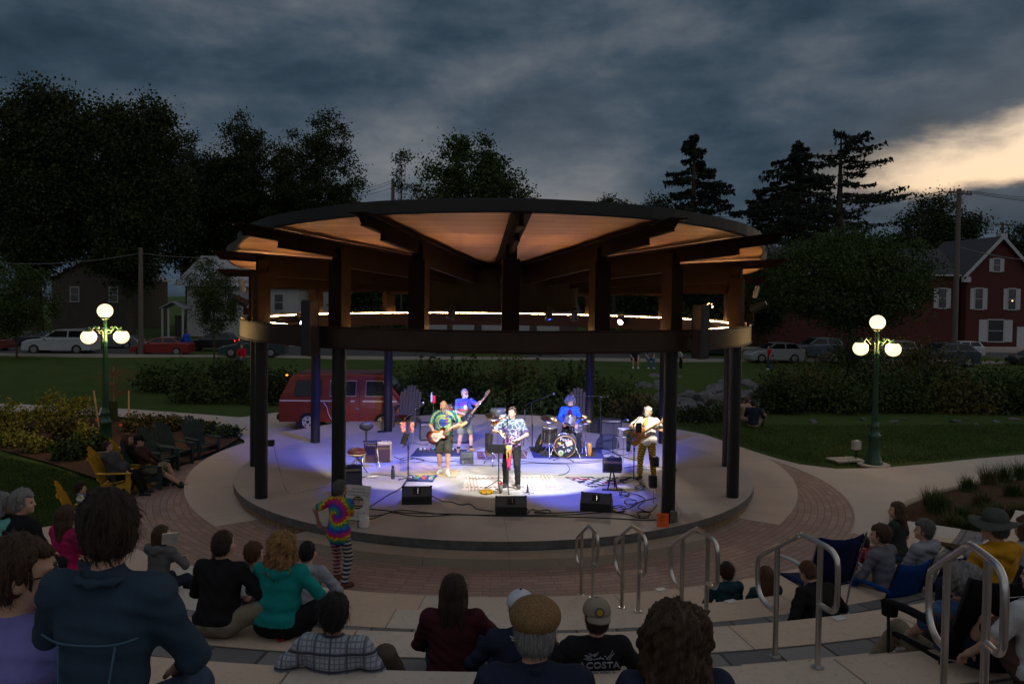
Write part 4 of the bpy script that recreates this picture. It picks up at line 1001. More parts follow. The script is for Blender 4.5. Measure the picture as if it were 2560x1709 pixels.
for i, (y1,) in enumerate(((492,), (502,), (508,))): wire(p3+Vector((1.2-.5*i, 0, -.15)), at(2700, y1, 70), .3, f'{["topmost","middle","lowest"][i]} wire running right from the crossarm pole', .02)
wire(p3+Vector((0, 0, -4.6)), at(2680, 655, 68), .35, 'pale twisted wire drooping across the red house gable', .035, WIREL)
# small far lights
for px, py, d, lab in ((50, 716, 70, 'left of the two small warm lamps deep in the dark left trees'), (68, 716, 70, 'right of the two small warm lamps deep in the dark left trees')):
    p = at(px, py, d); mb = MB(); mb.sph(p, .07, 8, 6); mb.cyl(p+Vector((0, 0, .06)), p+Vector((0, 0, .16)), .05, .02, n=8); o = mb.build('porch_lamp', emit('far_warm_lamp', (1, .5, .14), 6)); tag(o, lab, 'lamp', 'far warm lamps')
p = at(1774, 766, 66); e = empty('light_ball', p, 0, 'hanging ball of tiny warm lights seen through the right of the pavilion', 'light')
rng = np.random.default_rng(3)
for i in range(14):
    v = Vector(rng.normal(size=3)).normalized()*.26; mb = MB(); mb.sph(v, .045, 6, 5); mb.build('bulb', emit('tiny_warm_bulb', (1, .62, .25), 5), e)
mb = MB(); mb.cyl((0, 0, .2), (0, 0, 1.2), .01, n=5); mb.build('cord', WIRE, e)
p = at(322, 664, 84); mb = MB(); mb.box(p, (1.3, .06, .9)); o = mb.build('blue_screen', emit('blue_glow', (.01, .02, .55), .55)); tag(o, 'blue lit screen glowing through the dark trees by the bare pole', 'screen')

# ---------------------------------------------------------------- cars
TYRE = mat('tyre_rubber', (.014, .014, .014), .85); RIM = mat('alloy_rim', (.30, .30, .30), .4, .8)
CGLASS = mat('car_glass', (.010, .012, .014), .14, 0, spec=.4); TAILR = mat('tail_lamp_red', (.28, .010, .008), .25); HEADL = mat('head_lamp', (.5, .5, .48), .15); PLAST = mat('dark_trim', (.018, .018, .019), .7)
def paint(name, c): return mat('paint_'+name, c, .28, .25, var=.05, scale=1, coat=.6, spec=.5)
PROFILES = {  # x from rear (-) to front (+): lower body top line and greenhouse
 'sedan': dict(L=4.6, body=[(-2.3, .50), (-2.28, .86), (-2.15, .98), (-1.5, 1.0), (.75, .95), (1.7, .83), (2.18, .70), (2.3, .52)], cab=[(-1.75, .98), (-.95, 1.40), (-.2, 1.46), (.35, 1.40), (1.15, .93)], b=.22),
 'suv': dict(L=4.6, body=[(-2.25, .52), (-2.27, 1.0), (-2.2, 1.12), (-1.6, 1.12), (.9, 1.06), (1.9, .96), (2.22, .80), (2.28, .55)], cab=[(-2.12, 1.10), (-1.75, 1.60), (-.9, 1.68), (.15, 1.64), (1.05, 1.05)], b=.28),
 'hatch': dict(L=4.2, body=[(-2.0, .50), (-2.05, .92), (-1.95, 1.02), (-1.4, 1.03), (.8, .97), (1.7, .85), (2.0, .70), (2.1, .52)], cab=[(-1.88, 1.0), (-1.45, 1.42), (-.7, 1.50), (.15, 1.46), (1.0, .96)], b=.22),
 'van': dict(L=4.9, body=[(-2.4, .5), (-2.43, 1.05), (-2.4, 1.12), (-1.6, 1.12), (1.2, 1.06), (1.95, .98), (2.35, .78), (2.42, .55)], cab=[(-2.33, 1.10), (-2.15, 1.68), (-1.2, 1.76), (.4, 1.72), (1.6, 1.03)], b=.24)}
def car_mesh(mb, prof, b, W, mi=0, inset=.0):
    """closed body from the side profile, edges drawn in toward the top"""
    pts = prof+[(prof[-1][0], b), (prof[0][0], b)]
    n = len(pts); lay = []
    for k, (f, q) in enumerate(((-1, .0), (-1, 1), (1, 1), (1, 0))):
        for x, z in pts:
            c = .06 if q == 0 else 0
            lay.append((x*(1-c*.35), f*(W/2-(0 if q == 0 else .05)+(0 if q == 0 else 0))*1.0 if q == 0 else f*(W/2-.06), z-(c*.6 if z > b+.1 else 0)) if False else (x*(.985 if q == 0 else 1), f*(W/2 if q == 0 else W/2-.07), z-(.04 if q == 0 and z > b+.1 else 0)))
    fs = [tuple(range(n-1, -1, -1)), tuple(range(3*n, 4*n))]
    for r in range(3): fs += [(r*n+i, r*n+(i+1) % n, (r+1)*n+(i+1) % n, (r+1)*n+i) for i in range(n)]
    mb._add(lay, fs, mi)
def make_car(loc, heading, kind, pm, label, taillit=False, group='cars parked along the street', sc=1.0):
    P = PROFILES[kind]; e = empty('parked_car', loc, heading, label, 'car', group); e.scale = (sc, sc, sc); W = 1.8; b = P['b']
    mb = MB(); car_mesh(mb, P['body'], b, W); mb.build('body', pm, e)
    cab = P['cab']; n = len(cab); m = MB(); vs = []
    for f in (-1, 1):
        for x, z in cab: vs.append((x, f*(W/2-.06-.17*(z-cab[0][1])/(.5)), z))
    m._add(vs, [(0, 1, 2, 3, 4), (9, 8, 7, 6, 5)]+[(i, n+i, n+i+1, i+1) for i in range(n-1)]); cb = m.build('cabin', pm, e)
    def sidewin(f):
        yy = lambda z: f*(W/2-.06-.17*(z-cab[0][1])/.5+.008)
        zb = cab[0][1]+.06; zt = cab[2][1]-.09
        def xs(z, a, c): t = (z-a[1])/(c[1]-a[1]); return a[0]+t*(c[0]-a[0])
        xr_b, xr_t = xs(zb, cab[0], cab[1])+.16, xs(min(zt, cab[1][1]), cab[0], cab[1])+.12
        xf_b, xf_t = xs(zb, cab[4], cab[3])-.16, xs(min(zt, cab[3][1]), cab[4], cab[3])-.12
        xm = (xr_t+xf_t)/2+.05
        for x0b, x0t, x1b, x1t in ((xr_b, xr_t, xm-.05, xm-.05), (xm+.05, xm+.05, xf_b, xf_t)):
            q = MB(); q._add([(x0b, yy(zb), zb), (x1b, yy(zb), zb), (x1t, yy(zt), zt), (x0t, yy(zt), zt)], [(0, 1, 2, 3)]); q.build('window', CGLASS, cb)
    sidewin(-1); sidewin(1)
    for a, c, nm in ((cab[0], cab[1], 'rear_window'), (cab[4], cab[3], 'windscreen')):
        q = MB(); t0, t1 = .12, .9; s = (1 if nm == 'windscreen' else -1)*.012; vs = []
        for t in (t0, t1):
            x, z = a[0]+(c[0]-a[0])*t, a[1]+(c[1]-a[1])*t; w = W/2-.06-.17*(z-cab[0][1])/.5-.07
            vs += [(x+s, -w, z+.006), (x+s, w, z+.006)]
        q._add(vs, [(0, 1, 3, 2)]); q.build(nm, CGLASS, cb)
    L = P['L']
    for x in (-L*.29, L*.31):
        for f in (-1, 1):
            q = MB(); q.cyl((x, f*(W/2-.02), .33), (x, f*(W/2-.20), .33), .39, n=22); q.build('wheel_arch', PLAST, e)
            q = MB(); q.cyl((x, f*(W/2-.19), .33), (x, f*(W/2+.015), .33), .33, n=22); w = q.build('wheel', TYRE, e)
            q = MB(); q.cyl((x, f*(W/2+.012), .33), (x, f*(W/2+.022), .33), .21, n=10); q.build('rim', RIM, w)
    zt = P['body'][2][1]-.17; zh = P['body'][-2][1]-.06
    for f in (-1, 1):
        q = MB(); q.box((-L/2+.10, f*(W/2-.16), zt), (.16, .30, .16), bev=.02); q.build('tail_lamp', emit('lit_tail_lamp', (1, .03, .02), 3) if taillit else TAILR, e)
        q = MB(); q.box((L/2-.20, f*(W/2-.20), zh), (.26, .30, .12), bev=.02); q.build('head_lamp', HEADL, e)
        q = MB(); q.box((.85, f*(W/2+.07), cab[0][1]+.04), (.12, .14, .1), bev=.02); q.build('mirror', pm, e)
        q = MB()
        for x in (-.55, .45): q.box((x, f*(W/2-.062), zt-.02), (.16, .03, .03))
        q.build('door_handle', PLAST, e)
    q = MB(); q.box((0, 0, b+.06), (L*.99, W+.02, .12), bev=.03); q.build('sill', PLAST, e)
    return e
def car(px0, px1, d, kind, pm, label, face=-1, **kw):
    """face -1: nose toward the left of the photo"""
    b = base_at((px0+px1)/2, d); L = (px1-px0)*d/2061; sc = min(max(L/PROFILES[kind]['L'], .8), 1.15) if not kw.pop('free', False) else 1.0
    return make_car((b.x, b.y, b.z+.02), PI+.03 if face < 0 else .03, kind, pm, label, sc=sc, **kw)
car(-90, 18, 63, 'sedan', paint('dark_red', (.16, .012, .014)), 'dark red car cut off by the left photo edge')
car(22, 140, 68, 'sedan', paint('charcoal', (.03, .033, .037)), 'charcoal sedan parked behind the white crossover at left')
car(70, 238, 61.5, 'suv', paint('white', (.50, .52, .54)), 'white crossover parked left of the left street lamp')
car(205, 352, 67, 'van', paint('silver_blue', (.14, .155, .17)), 'silver minivan behind the left street lamp', 1)
car(335, 478, 61, 'sedan', paint('red', (.24, .016, .018)), 'red sedan parked at the foot of the bare pole')
car(468, 592, 65, 'suv', paint('black', (.016, .017, .02)), 'black sport utility car with a glowing tail lamp', -1, taillit=True)
car(556, 716, 60, 'sedan', paint('navy', (.028, .045, .065)), 'dark blue sedan parked in front of the glowing tail lamp')
car(1085, 1215, 66, 'suv', paint('maroon', (.14, .014, .014)), 'maroon car whose roof shows over the front of the ring')
car(1270, 1405, 66, 'van', paint('white', (.50, .52, .54)), 'white van whose cab shows right of the centre post', -1)
car(1730, 1850, 67, 'sedan', paint('charcoal', (.03, .033, .037)), 'charcoal sedan hidden behind the right ring end')
car(1868, 2008, 61, 'hatch', paint('silver', (.33, .34, .35)), 'silver hatchback parked just right of the pavilion')
car(1972, 2110, 67, 'suv', paint('steel_blue', (.09, .125, .16)), 'steel blue sport utility car behind the silver hatchback')
car(2055, 2180, 61.5, 'sedan', paint('tan', (.20, .15, .12)), 'tan sedan parked behind the left globe of the right lamp', -1)
car(2165, 2290, 67, 'van', paint('beige', (.30, .25, .22)), 'beige minivan behind the right globe of the right lamp')
car(2272, 2446, 60.5, 'hatch', paint('navy', (.028, .045, .065)), 'dark blue hatchback parked beside the tall crossarm pole')
car(2345, 2458, 68, 'suv', paint('white', (.50, .52, .54)), 'white sport utility car parked in front of the red house')
car(2528, 2650, 62, 'sedan', paint('black', (.016, .017, .02)), 'black car cut off by the right photo edge')
# picnic tables on the far lawn
for px, d, lab in ((2352, 52, 'wooden picnic table on the far lawn beside the dark blue hatchback'), (2170, 53, 'dark picnic table on the far lawn behind the right lamp pole')):
    b = base_at(px, d); e = empty('picnic_table', b, .1, lab, 'picnic table', 'picnic tables'); pw = mat('grey_planks', (.22, .19, .16), .85, aniso=(1, 6, 6))
    mb = MB(); mb.box((0, 0, .74), (1.9, .75, .05)); mb.build('table_top', pw, e)
    for s in (-1, 1):
        mb = MB(); mb.box((0, s*.65, .44), (1.9, .25, .045)); mb.build('bench', pw, e)
        mb = MB(); mb.box((s*.65, 0, .40), (.06, 1.5, .08)); mb.tube([(s*.65, -.6, 0), (s*.65, -.2, .74)], .04, 5); mb.tube([(s*.65, .6, 0), (s*.65, .2, .74)], .04, 5); mb.build('leg', pw, e)
# ---------------------------------------------------------------- the camper van
VR = custom('van_red', lambda T, v: T.ramp(T.noise(v, 1.2, 4, .6).outputs[0], [(.3, (.15, .014, .003)), (.7, (.19, .018, .004))]), .42, spec=.45)
VTOP = mat('van_roof_faded', (.085, .032, .03), .6, var=.2); CREAM = mat('cream_enamel', (.62, .52, .36), .5, var=.1)
a0 = G(700, 1046, -.33); a1 = G(1040, 1056, -.33); p = at(868, 1000, 27.6)
e = empty('camper_van', (p.x, p.y, -.335), -.03, 'red vintage camper van parked on the path behind the stage', 'van'); e.scale = (.92, .92, .94); L, W = 4.5, 1.85
body = [(-2.25, .30), (-2.27, .60), (-2.24, 1.05), (-2.14, 1.28), (-1.86, 1.84), (-1.70, 1.93), (0, 1.98), (1.30, 1.93), (1.50, 1.84), (2.06, 1.12), (2.22, 1.0), (2.27, .62), (2.25, .32)]
n = len(body); mb = MB(); vs = []
for f, ins in ((-1, 0), (-1, 1), (1, 1), (1, 0)):
    for x, z in body:
        t = max(0, (z-1.08)/.9); y = W/2-.16*t-(.07 if ins else 0)
        vs.append((x*(1 if ins else .985), f*y, z-(0 if ins or z < 1.5 else .05)))
fs = [tuple(range(n-1, -1, -1)), tuple(range(3*n, 4*n))]+[(r*n+i, r*n+(i+1) % n, (r+1)*n+(i+1) % n, (r+1)*n+i) for r in range(3) for i in range(n)]
mb._add(vs, fs, 0, False); mb.build('body', VR, e)
def vy(z): return -(W/2-.16*max(0, (z-1.08)/.9)+.012)
mb = MB(); mb.box((-.15, 0, 1.96), (3.0, 1.35, .06), bev=.03); mb.build('roof_cap', VTOP, e)
for x0, x1 in ((-1.78, -.78), (-.50, .45), (.76, 1.56)):
    sl = .0 if x1 < 1.5 else .16; z0, z1 = 1.22, 1.72
    q = MB(); q._add([(x0+.06, vy(z0), z0), (x1, vy(z0), z0), (x1-sl, vy(z1), z1), (x0+.06+(.1 if x0 < -1.5 else 0), vy(z1), z1)], [(0, 1, 2, 3)]); w = q.build('window', CGLASS, e)
    q = MB(); pts = [(x0+.05, vy(z0)-.004, z0-.01), (x1+.01, vy(z0)-.004, z0-.01), (x1+.01-sl, vy(z1)-.004, z1+.01), (x0+.05+(.1 if x0 < -1.5 else 0), vy(z1)-.004, z1+.01)]; q.tube(pts, .014, 5, closed=True); q.build('window_seal', CREAM if x0 > -1.5 else BLACK, w)
for xs in ((-2.2, -.9), (-.82, .1), (.28, .42), (.70, 1.9)):
    q = MB(); q.box(((xs[0]+xs[1])/2, vy(1.0)+.004, 1.04), (xs[1]-xs[0], .012, .05)); q.build('side_stripe', CREAM, e)
q = MB(); q.box((-2.25, 0, .46), (.16, 1.8, .2), bev=.04); q.build('bumper', BLACK, e); q = MB(); q.box((2.27, 0, .46), (.16, 1.8, .2), bev=.04); q.build('bumper', BLACK, e)
for f in (-1, 1):
    q = MB(); q.box((-2.22, f*.80, .78), (.06, .14, .30), bev=.015); q.build('tail_lamp', mat('amber_lamp', (.5, .10, .03), .3), e)
    q = MB(); q.cyl((2.23, f*.6, .82), (2.28, f*.6, .82), .09, n=16); q.build('head_lamp', HEADL, e)
q = MB(); q._add([(-2.16, -.68, 1.30), (-2.16, .68, 1.30), (-1.90, .62, 1.79), (-1.90, -.62, 1.79)], [(0, 3, 2, 1)]); q.at(T_(-.02, 0, .01)); q.build('rear_window', CGLASS, e, loc=(-.02, 0, .01))
q = MB(); q._add([(2.04, -.74, 1.17), (2.04, .74, 1.17), (1.54, .66, 1.80), (1.54, -.66, 1.80)], [(0, 1, 2, 3)]); q.build('windscreen', CGLASS, e, loc=(.02, 0, .012))
for x in (-1.22, 1.42):
    for f in (-1, 1):
        q = MB(); q.cyl((x, f*(W/2-.02), .34), (x, f*(W/2-.24), .34), .43, n=26); q.build('wheel_arch', BLACK, e)
        q = MB(); q.cyl((x, f*(W/2-.22), .31), (x, f*(W/2+.008), .31), .315, n=26); w = q.build('wheel', TYRE, e)
        q = MB(); q.cyl((x, f*(W/2+.004), .31), (x, f*(W/2+.02), .31), .20, n=24); rm = q.build('rim', CREAM, w)
        q = MB()
        for k in range(5): q.cyl((x+.135*math.cos(k*1.257+.3), f*(W/2+.018), .31+.135*math.sin(k*1.257+.3)), (x+.135*math.cos(k*1.257+.3), f*(W/2+.026), .31+.135*math.sin(k*1.257+.3)), .032, n=10)
        q.cyl((x, f*(W/2+.018), .31), (x, f*(W/2+.03), .31), .055, n=12); q.build('rim_vents', BLACK, w)
for x in (.36, .40): 
    q = MB(); q.box((x, vy(.8)-.004, 1.0), (.012, .012, 1.3)); 
q = MB(); q.box((.52, vy(.7)-.01, .78), (.12, .03, .04)); q.build('door_handle', CHROME, e)
q = MB(); q.box((.60, vy(.5)+.002, 1.0), (.012, .02, 1.5)); q.build('door_seam', BLACK, e)
mb = MB(); mb.box((-2.0, -.75, 1.9), (.08, .1, .06), bev=.02); mb.build('marker_lamp', emit('lit_amber', (1, .35, .03), 1.6), e)
# ================================================================ PEOPLE
def vec(*a): return np.array(a, dtype=np.float32)
class SDF:
    """smooth union of tapered capsules and ellipsoids, meshed once as a single closed surface"""
    def __init__(s, k=.035): s.p = []; s.k = k
    def cap(s, a, b, ra, rb=None, k=None): s.p.append(('c', vec(*a), vec(*b), ra, ra if rb is None else rb, s.k if k is None else k, 1)); return s
    def ell(s, c, r, R=None, k=None, sub=False): s.p.append(('e', vec(*c), vec(*r), np.eye(3, dtype=np.float32) if R is None else np.asarray(R, dtype=np.float32), 0, s.k if k is None else k, -1 if sub else 1)); return s
    def chain(s, pts, rs, k=None):
        for i in range(len(pts)-1): s.cap(pts[i], pts[i+1], rs[i], rs[i+1], k)
        return s
    def mesh(s, h, disp=None, post=None):
        lo = np.full(3, 9e9); hi = -lo
        for q in s.p:
            if q[6] < 0: continue
            if q[0] == 'c':
                r = max(q[3], q[4]); lo = np.minimum(lo, np.minimum(q[1], q[2])-r); hi = np.maximum(hi, np.maximum(q[1], q[2])+r)
            else: r = q[2].max(); lo = np.minimum(lo, q[1]-r); hi = np.maximum(hi, q[1]+r)
        lo -= h*2.6; hi += h*2.6
        n = np.maximum(np.ceil((hi-lo)/h).astype(int)+1, 4); D = np.full(n, 1.0, dtype=np.float32)
        ax = [(lo[i]+h*np.arange(n[i])).astype(np.float32) for i in range(3)]
        for t, a, b, ra, rb, k, sg in s.p:
            m = (k or 0)+2.5*h+.03
            if t == 'c': l, u = np.minimum(a, b)-max(ra, rb)-m, np.maximum(a, b)+max(ra, rb)+m
            else: l, u = a-b.max()-m, a+b.max()+m
            i0 = np.clip(np.floor((l-lo)/h).astype(int), 0, n-1); i1 = np.clip(np.ceil((u-lo)/h).astype(int)+1, 1, n)
            if (i1 <= i0).any(): continue
            X = ax[0][i0[0]:i1[0], None, None]; Y = ax[1][None, i0[1]:i1[1], None]; Z = ax[2][None, None, i0[2]:i1[2]]
            if t == 'c':
                d = b-a; L2 = float(d@d)+1e-12
                tt = np.clip(((X-a[0])*d[0]+(Y-a[1])*d[1]+(Z-a[2])*d[2])/L2, 0, 1)
                f = np.sqrt((X-a[0]-tt*d[0])**2+(Y-a[1]-tt*d[1])**2+(Z-a[2]-tt*d[2])**2)-(ra+(rb-ra)*tt)
            else:
                R = ra; dx, dy, dz = X-a[0], Y-a[1], Z-a[2]
                px = (R[0, 0]*dx+R[1, 0]*dy+R[2, 0]*dz)/b[0]; py = (R[0, 1]*dx+R[1, 1]*dy+R[2, 1]*dz)/b[1]; pz = (R[0, 2]*dx+R[1, 2]*dy+R[2, 2]*dz)/b[2]
                q = np.sqrt(px*px+py*py+pz*pz); g = np.sqrt((px/b[0])**2+(py/b[1])**2+(pz/b[2])**2)+1e-6
                f = q*(q-1)/g
            S = (slice(i0[0], i1[0]), slice(i0[1], i1[1]), slice(i0[2], i1[2])); c = D[S]
            if sg < 0: D[S] = np.maximum(c, -f); continue
            if k: hh = np.clip(.5+.5*(c-f)/k, 0, 1); D[S] = f*hh+c*(1-hh)-k*hh*(1-hh)
            else: D[S] = np.minimum(c, f)
        if post is not None: D = post(D, ax)
        if disp is not None: D = D+disp(ax[0][:, None, None], ax[1][None, :, None], ax[2][None, None, :]).astype(np.float32)
        return surface_nets(D, lo, h)
def surface_nets(D, lo, h):
    ins = D < 0; n = np.array(D.shape); c = n-1
    cs = np.zeros(c, dtype=np.int8)
    for i in (0, 1):
        for j in (0, 1):
            for k in (0, 1): cs += ins[i:i+c[0], j:j+c[1], k:k+c[2]]
    act = (cs > 0) & (cs < 8); idx = np.full(c, -1, dtype=np.int32); A = np.argwhere(act); idx[act] = np.arange(len(A))
    acc = np.zeros((len(A), 3), dtype=np.float32); cnt = np.zeros(len(A), dtype=np.float32)
    for ax in range(3):
        o1, o2 = [x for x in range(3) if x != ax]
        for i in (0, 1):
            for j in (0, 1):
                off = np.zeros(3, int); off[o1] = i; off[o2] = j
                p = A+off; q = p.copy(); q[:, ax] += 1
                d0 = D[p[:, 0], p[:, 1], p[:, 2]]; d1 = D[q[:, 0], q[:, 1], q[:, 2]]; cr = (d0 < 0) != (d1 < 0)
                t = np.where(cr, d0/(d0-d1+1e-12), 0); e = off[None, :].astype(np.float32).repeat(len(A), 0); e[:, ax] = t
                acc[cr] += e[cr]; cnt[cr] += 1
    V = lo+h*(A+acc/np.maximum(cnt, 1)[:, None])
    Fs = []
    for ax in range(3):
        o1, o2 = [(1, 2), (2, 0), (0, 1)][ax]
        a = [slice(0, c[x]) for x in range(3)]; b = list(a); a[ax] = slice(0, n[ax]-1); b[ax] = slice(1, n[ax])
        for o in (o1, o2): a[o] = slice(1, c[o]); b[o] = slice(1, c[o])
        s0, s1 = ins[tuple(a)], ins[tuple(b)]; E = np.argwhere(s0 != s1); fl = s0[s0 != s1]
        off = [1 if x in (o1, o2) else 0 for x in range(3)]; E = E+np.array(off)
        def cell(da, db): q = E.copy(); q[:, o1] -= da; q[:, o2] -= db; return idx[q[:, 0], q[:, 1], q[:, 2]]
        Q = np.stack([cell(1, 1), cell(0, 1), cell(0, 0), cell(1, 0)], 1); Q[~fl] = Q[~fl][:, ::-1]; Fs.append(Q)
    F = np.concatenate(Fs); F = F[(F >= 0).all(1)]
    return V.astype(np.float32), F
def rot_from(fwd, up):
    f = np.asarray(fwd, float); f /= np.linalg.norm(f)+1e-9; u = np.asarray(up, float); r = np.cross(f, u); r /= np.linalg.norm(r)+1e-9; u = np.cross(r, f)
    return np.stack([r, f, u], 1)                 # columns: right, forward, up
def ik(a, t, l1, l2, pole):
    a, t, pole = np.array(a, float), np.array(t, float), np.array(pole, float); d = t-a; L = np.linalg.norm(d)
    if L > (l1+l2)*.995: t = a+d/L*(l1+l2)*.995; d = t-a; L = np.linalg.norm(d)
    u = d/(L+1e-9); x = (l1*l1-l2*l2+L*L)/(2*L+1e-9); y = math.sqrt(max(l1*l1-x*x, 1e-6)); p = pole-u*(pole@u); p /= np.linalg.norm(p)+1e-9
    return a+u*x+p*y, t
SKIN = {'fair': mat('skin_fair', (.50, .29, .205), .55, var=.10, scale=14), 'tan': mat('skin_tan', (.40, .22, .15), .55, var=.10, scale=14), 'brown': mat('skin_brown', (.16, .080, .050), .5, var=.12, scale=14)}
def hairmat(name, c, var=.55): return mat('hair_'+name, c, .55, var=var, scale=22, bump=.9, bscale=60, aniso=(5, 5, .5), spec=.35)
HAIR = {'black': hairmat('black', (.014, .011, .010)), 'dark': hairmat('dark_brown', (.035, .019, .012)), 'brown': hairmat('brown', (.075, .040, .022)), 'auburn': hairmat('auburn', (.11, .045, .022)), 'gold': hairmat('golden', (.30, .16, .060)), 'blonde': hairmat('blonde', (.42, .31, .17)), 'grey': hairmat('grey', (.26, .25, .245)), 'darkgrey': hairmat('dark_grey', (.12, .115, .11)), 'white': hairmat('white', (.50, .49, .48), .2)}
EYE = mat('eye_dark', (.012, .010, .010), .3); LIP = mat('lips', (.28, .09, .075), .5)
def cloth(name, c, **kw):
    kw.setdefault('var', .18); return mat('cloth_'+name, c, .88, scale=kw.pop('scale', 5), bump=kw.pop('bump', .35), bscale=kw.pop('bscale', 22), spec=.12, **kw)
def person(label, loc, rz=0.0, *, scale=1.0, pelvis=(0, 0, .95), lean=(0, 0), twist=0.0, wristL=None, wristR=None, elbL=(-.5, -.6, -.5), elbR=(.5, -.6, -.5), ankL=None, ankR=None, kneeL=(-.15, 1, .1), kneeR=(.15, 1, .1), footL=(-.15, 1, 0), footR=(.15, 1, 0),
           head=(0, 0), skin='fair', hair=None, hairlen='short', hat=None, top=None, sleeve='short', bottom=None, leg='long', shoe=None, girth=1.0, beard=None, glasses=False, h=.0155, shoulders=.185, hood=None, headsc=1.0, group=None, curl=.8, skirt=False, fem=False, extra=None, hem=.0, sock=None, headroll=0.0):
    """faces +Y in its own frame; all joints in metres for a 1.75 m person, then scaled"""
    e = empty('person', loc, rz, label, 'person', group); e.scale = (scale,)*3
    P = np.array(pelvis, float); lx, ly = math.radians(lean[0]), math.radians(lean[1])   # lean forward, lean right
    up = np.array([math.sin(ly), math.sin(lx)*math.cos(ly), math.cos(lx)*math.cos(ly)]); fw = np.array([0, math.cos(lx), -math.sin(lx)])
    B = rot_from(fw, up); ct, sn = math.cos(twist), math.sin(twist); Bt = B @ np.array([[ct, -sn, 0], [sn, ct, 0], [0, 0, 1]])
    def loc_(x, y, z, M=B, o=P): return o+M@np.array([x, y, z])
    waist = loc_(0, -.005, .16); chest = loc_(0, 0, .34, Bt); neck0 = loc_(0, -.015, .50, Bt); shL, shR = loc_(-shoulders, -.01, .455, Bt), loc_(shoulders, -.01, .455, Bt)
    hipL, hipR = loc_(-.088, 0, -.02), loc_(.088, 0, -.02)
    hp, hy = math.radians(head[0]), math.radians(head[1])                                   # pitch down, yaw to the left
    base_up = up*.55+np.array([0, 0, .45]); Hf = np.array([-math.sin(hy)*math.cos(hp), math.cos(hy)*math.cos(hp), -math.sin(hp)]); 
    upv = np.array([math.sin(headroll), 0, math.cos(headroll)]) + np.array([-math.sin(hy)*math.sin(hp), math.cos(hy)*math.sin(hp), 0]); HB = rot_from(Hf, upv)
    hc = neck0+base_up/np.linalg.norm(base_up)*.085+HB@np.array([0, .028, .085])*headsc; HS = headsc
    hl = lambda x, y, z: hc+HB@np.array([x, y, z])*HS
    wL = loc_(-.26, .06, -.06, Bt) if wristL is None else np.array(wristL, float); wR = loc_(.26, .06, -.06, Bt) if wristR is None else np.array(wristR, float)
    eL, wL = ik(shL, wL, .285, .25, elbL); eR, wR = ik(shR, wR, .285, .25, elbR)
    aL = np.array((-.11, 0, .085) if ankL is None else ankL, float); aR = np.array((.11, 0, .085) if ankR is None else ankR, float)
    kL, aL = ik(hipL, aL, .43, .42, kneeL); kR, aR = ik(hipR, aR, .43, .42, kneeR)
    g = girth
    # ---- body: one surface
    S = SDF(.04)
    S.ell(loc_(0, -.01, .02), (.165*g, .115*g, .14), B); S.ell(loc_(0, .0, .17), (.145*g, .105*g, .15), B); S.ell(chest, (.165*(.5+.5*g), .11*(.5+.5*g), .18), Bt)
    S.cap(shL, shR, .062, .062); S.cap(neck0-up*.03, hc+HB@np.array([0, -.02, -.05]), .056, .052, .03)
    for sh, el, wr in ((shL, eL, wL), (shR, eR, wR)): S.cap(sh, el, .052, .041, .03); S.cap(el, wr, .040, .027, .02)
    for hp_, kn, an, ft in ((hipL, kL, aL, footL), (hipR, kR, aR, footR)):
        S.cap(hp_, kn, .088*(.4+.6*g), .057, .04); S.cap(kn, kn+(an-kn)*.4, .056, .056, .02); S.cap(kn+(an-kn)*.35, an, .056, .036, .02)
        f = np.array(ft, float); f /= np.linalg.norm(f); S.cap(an-np.array([0, 0, .035])-f*.03, an-np.array([0, 0, .055])+f*.13, .038, .028, .02)
    # head
    S.ell(hl(0, -.012, .022), (.076*HS, .096*HS, .098*HS), HB, .02); S.ell(hl(0, .028, -.045), (.060*HS, .068*HS, .072*HS), HB, .03); S.ell(hl(0, .075, -.088), (.026*HS,)*3, HB, .025)
    S.cap(hl(0, .092, .012), hl(0, .108, -.022), .010*HS, .015*HS, .014)
    S.cap(hl(-.035, .078, .030), hl(.035, .078, .030), .013*HS, .013*HS, .02)
    for s_ in (-1, 1): S.ell(hl(s_*.076, -.005, -.012), (.014*HS, .022*HS, .032*HS), HB, .008); S.ell(hl(s_*.04, .066, -.035), (.024*HS,)*3, HB, .02)
    V, F = S.mesh(h); Vs = [V]; Fs = [F]; n = len(V); mi = [np.zeros(len(F), int)]
    # hands: palm, four unequal bent fingers and a thumb
    for sd, el, wr, c in ((-1, eL, wL, curl), (1, eR, wR, curl)):
        ax = (wr-el)/np.linalg.norm(wr-el); side = np.cross(ax, np.array([0, 0, 1.0])); side = side/np.linalg.norm(side) if np.linalg.norm(side) > .1 else np.array([1.0, 0, 0])
        pn = np.cross(side, ax)*(1)                     # back of the hand
        if pn[2] < 0: pn = -pn; side = -side
        Hh = SDF(.012); p0 = wr; 
        Hh.cap(wr-ax*.02, wr+ax*.02, .027, .028); 
        for q in (-.024, -.008, .008, .024): Hh.cap(wr+ax*.015+side*q*.7, wr+ax*.078+side*q*1.15, .017, .0135, .012)
        for i, (q, l) in enumerate(((-.029, .062), (-.010, .074), (.010, .078), (.029, .070))):
            b0 = wr+ax*.082+side*q*1.1; d = ax; pts = [b0]
            for j, (f_, bend) in enumerate(((.45, .35), (.32, .6), (.23, .5))):
                an = bend*c; d = d*math.cos(an)-pn*math.sin(an); d /= np.linalg.norm(d); pts.append(pts[-1]+d*l*f_)
            Hh.chain(pts, [.0105, .0098, .009, .0078], .006)
        tb = wr+ax*.03+side*.026*sd*-1; d = (ax*.62+side*.62*-sd-pn*.45); d /= np.linalg.norm(d); t1 = tb+d*.045; d2 = d*.8+ax*.5-pn*.1; d2 /= np.linalg.norm(d2)
        Hh.chain([tb, t1, t1+d2*.034], [.015, .012, .0095], .008)
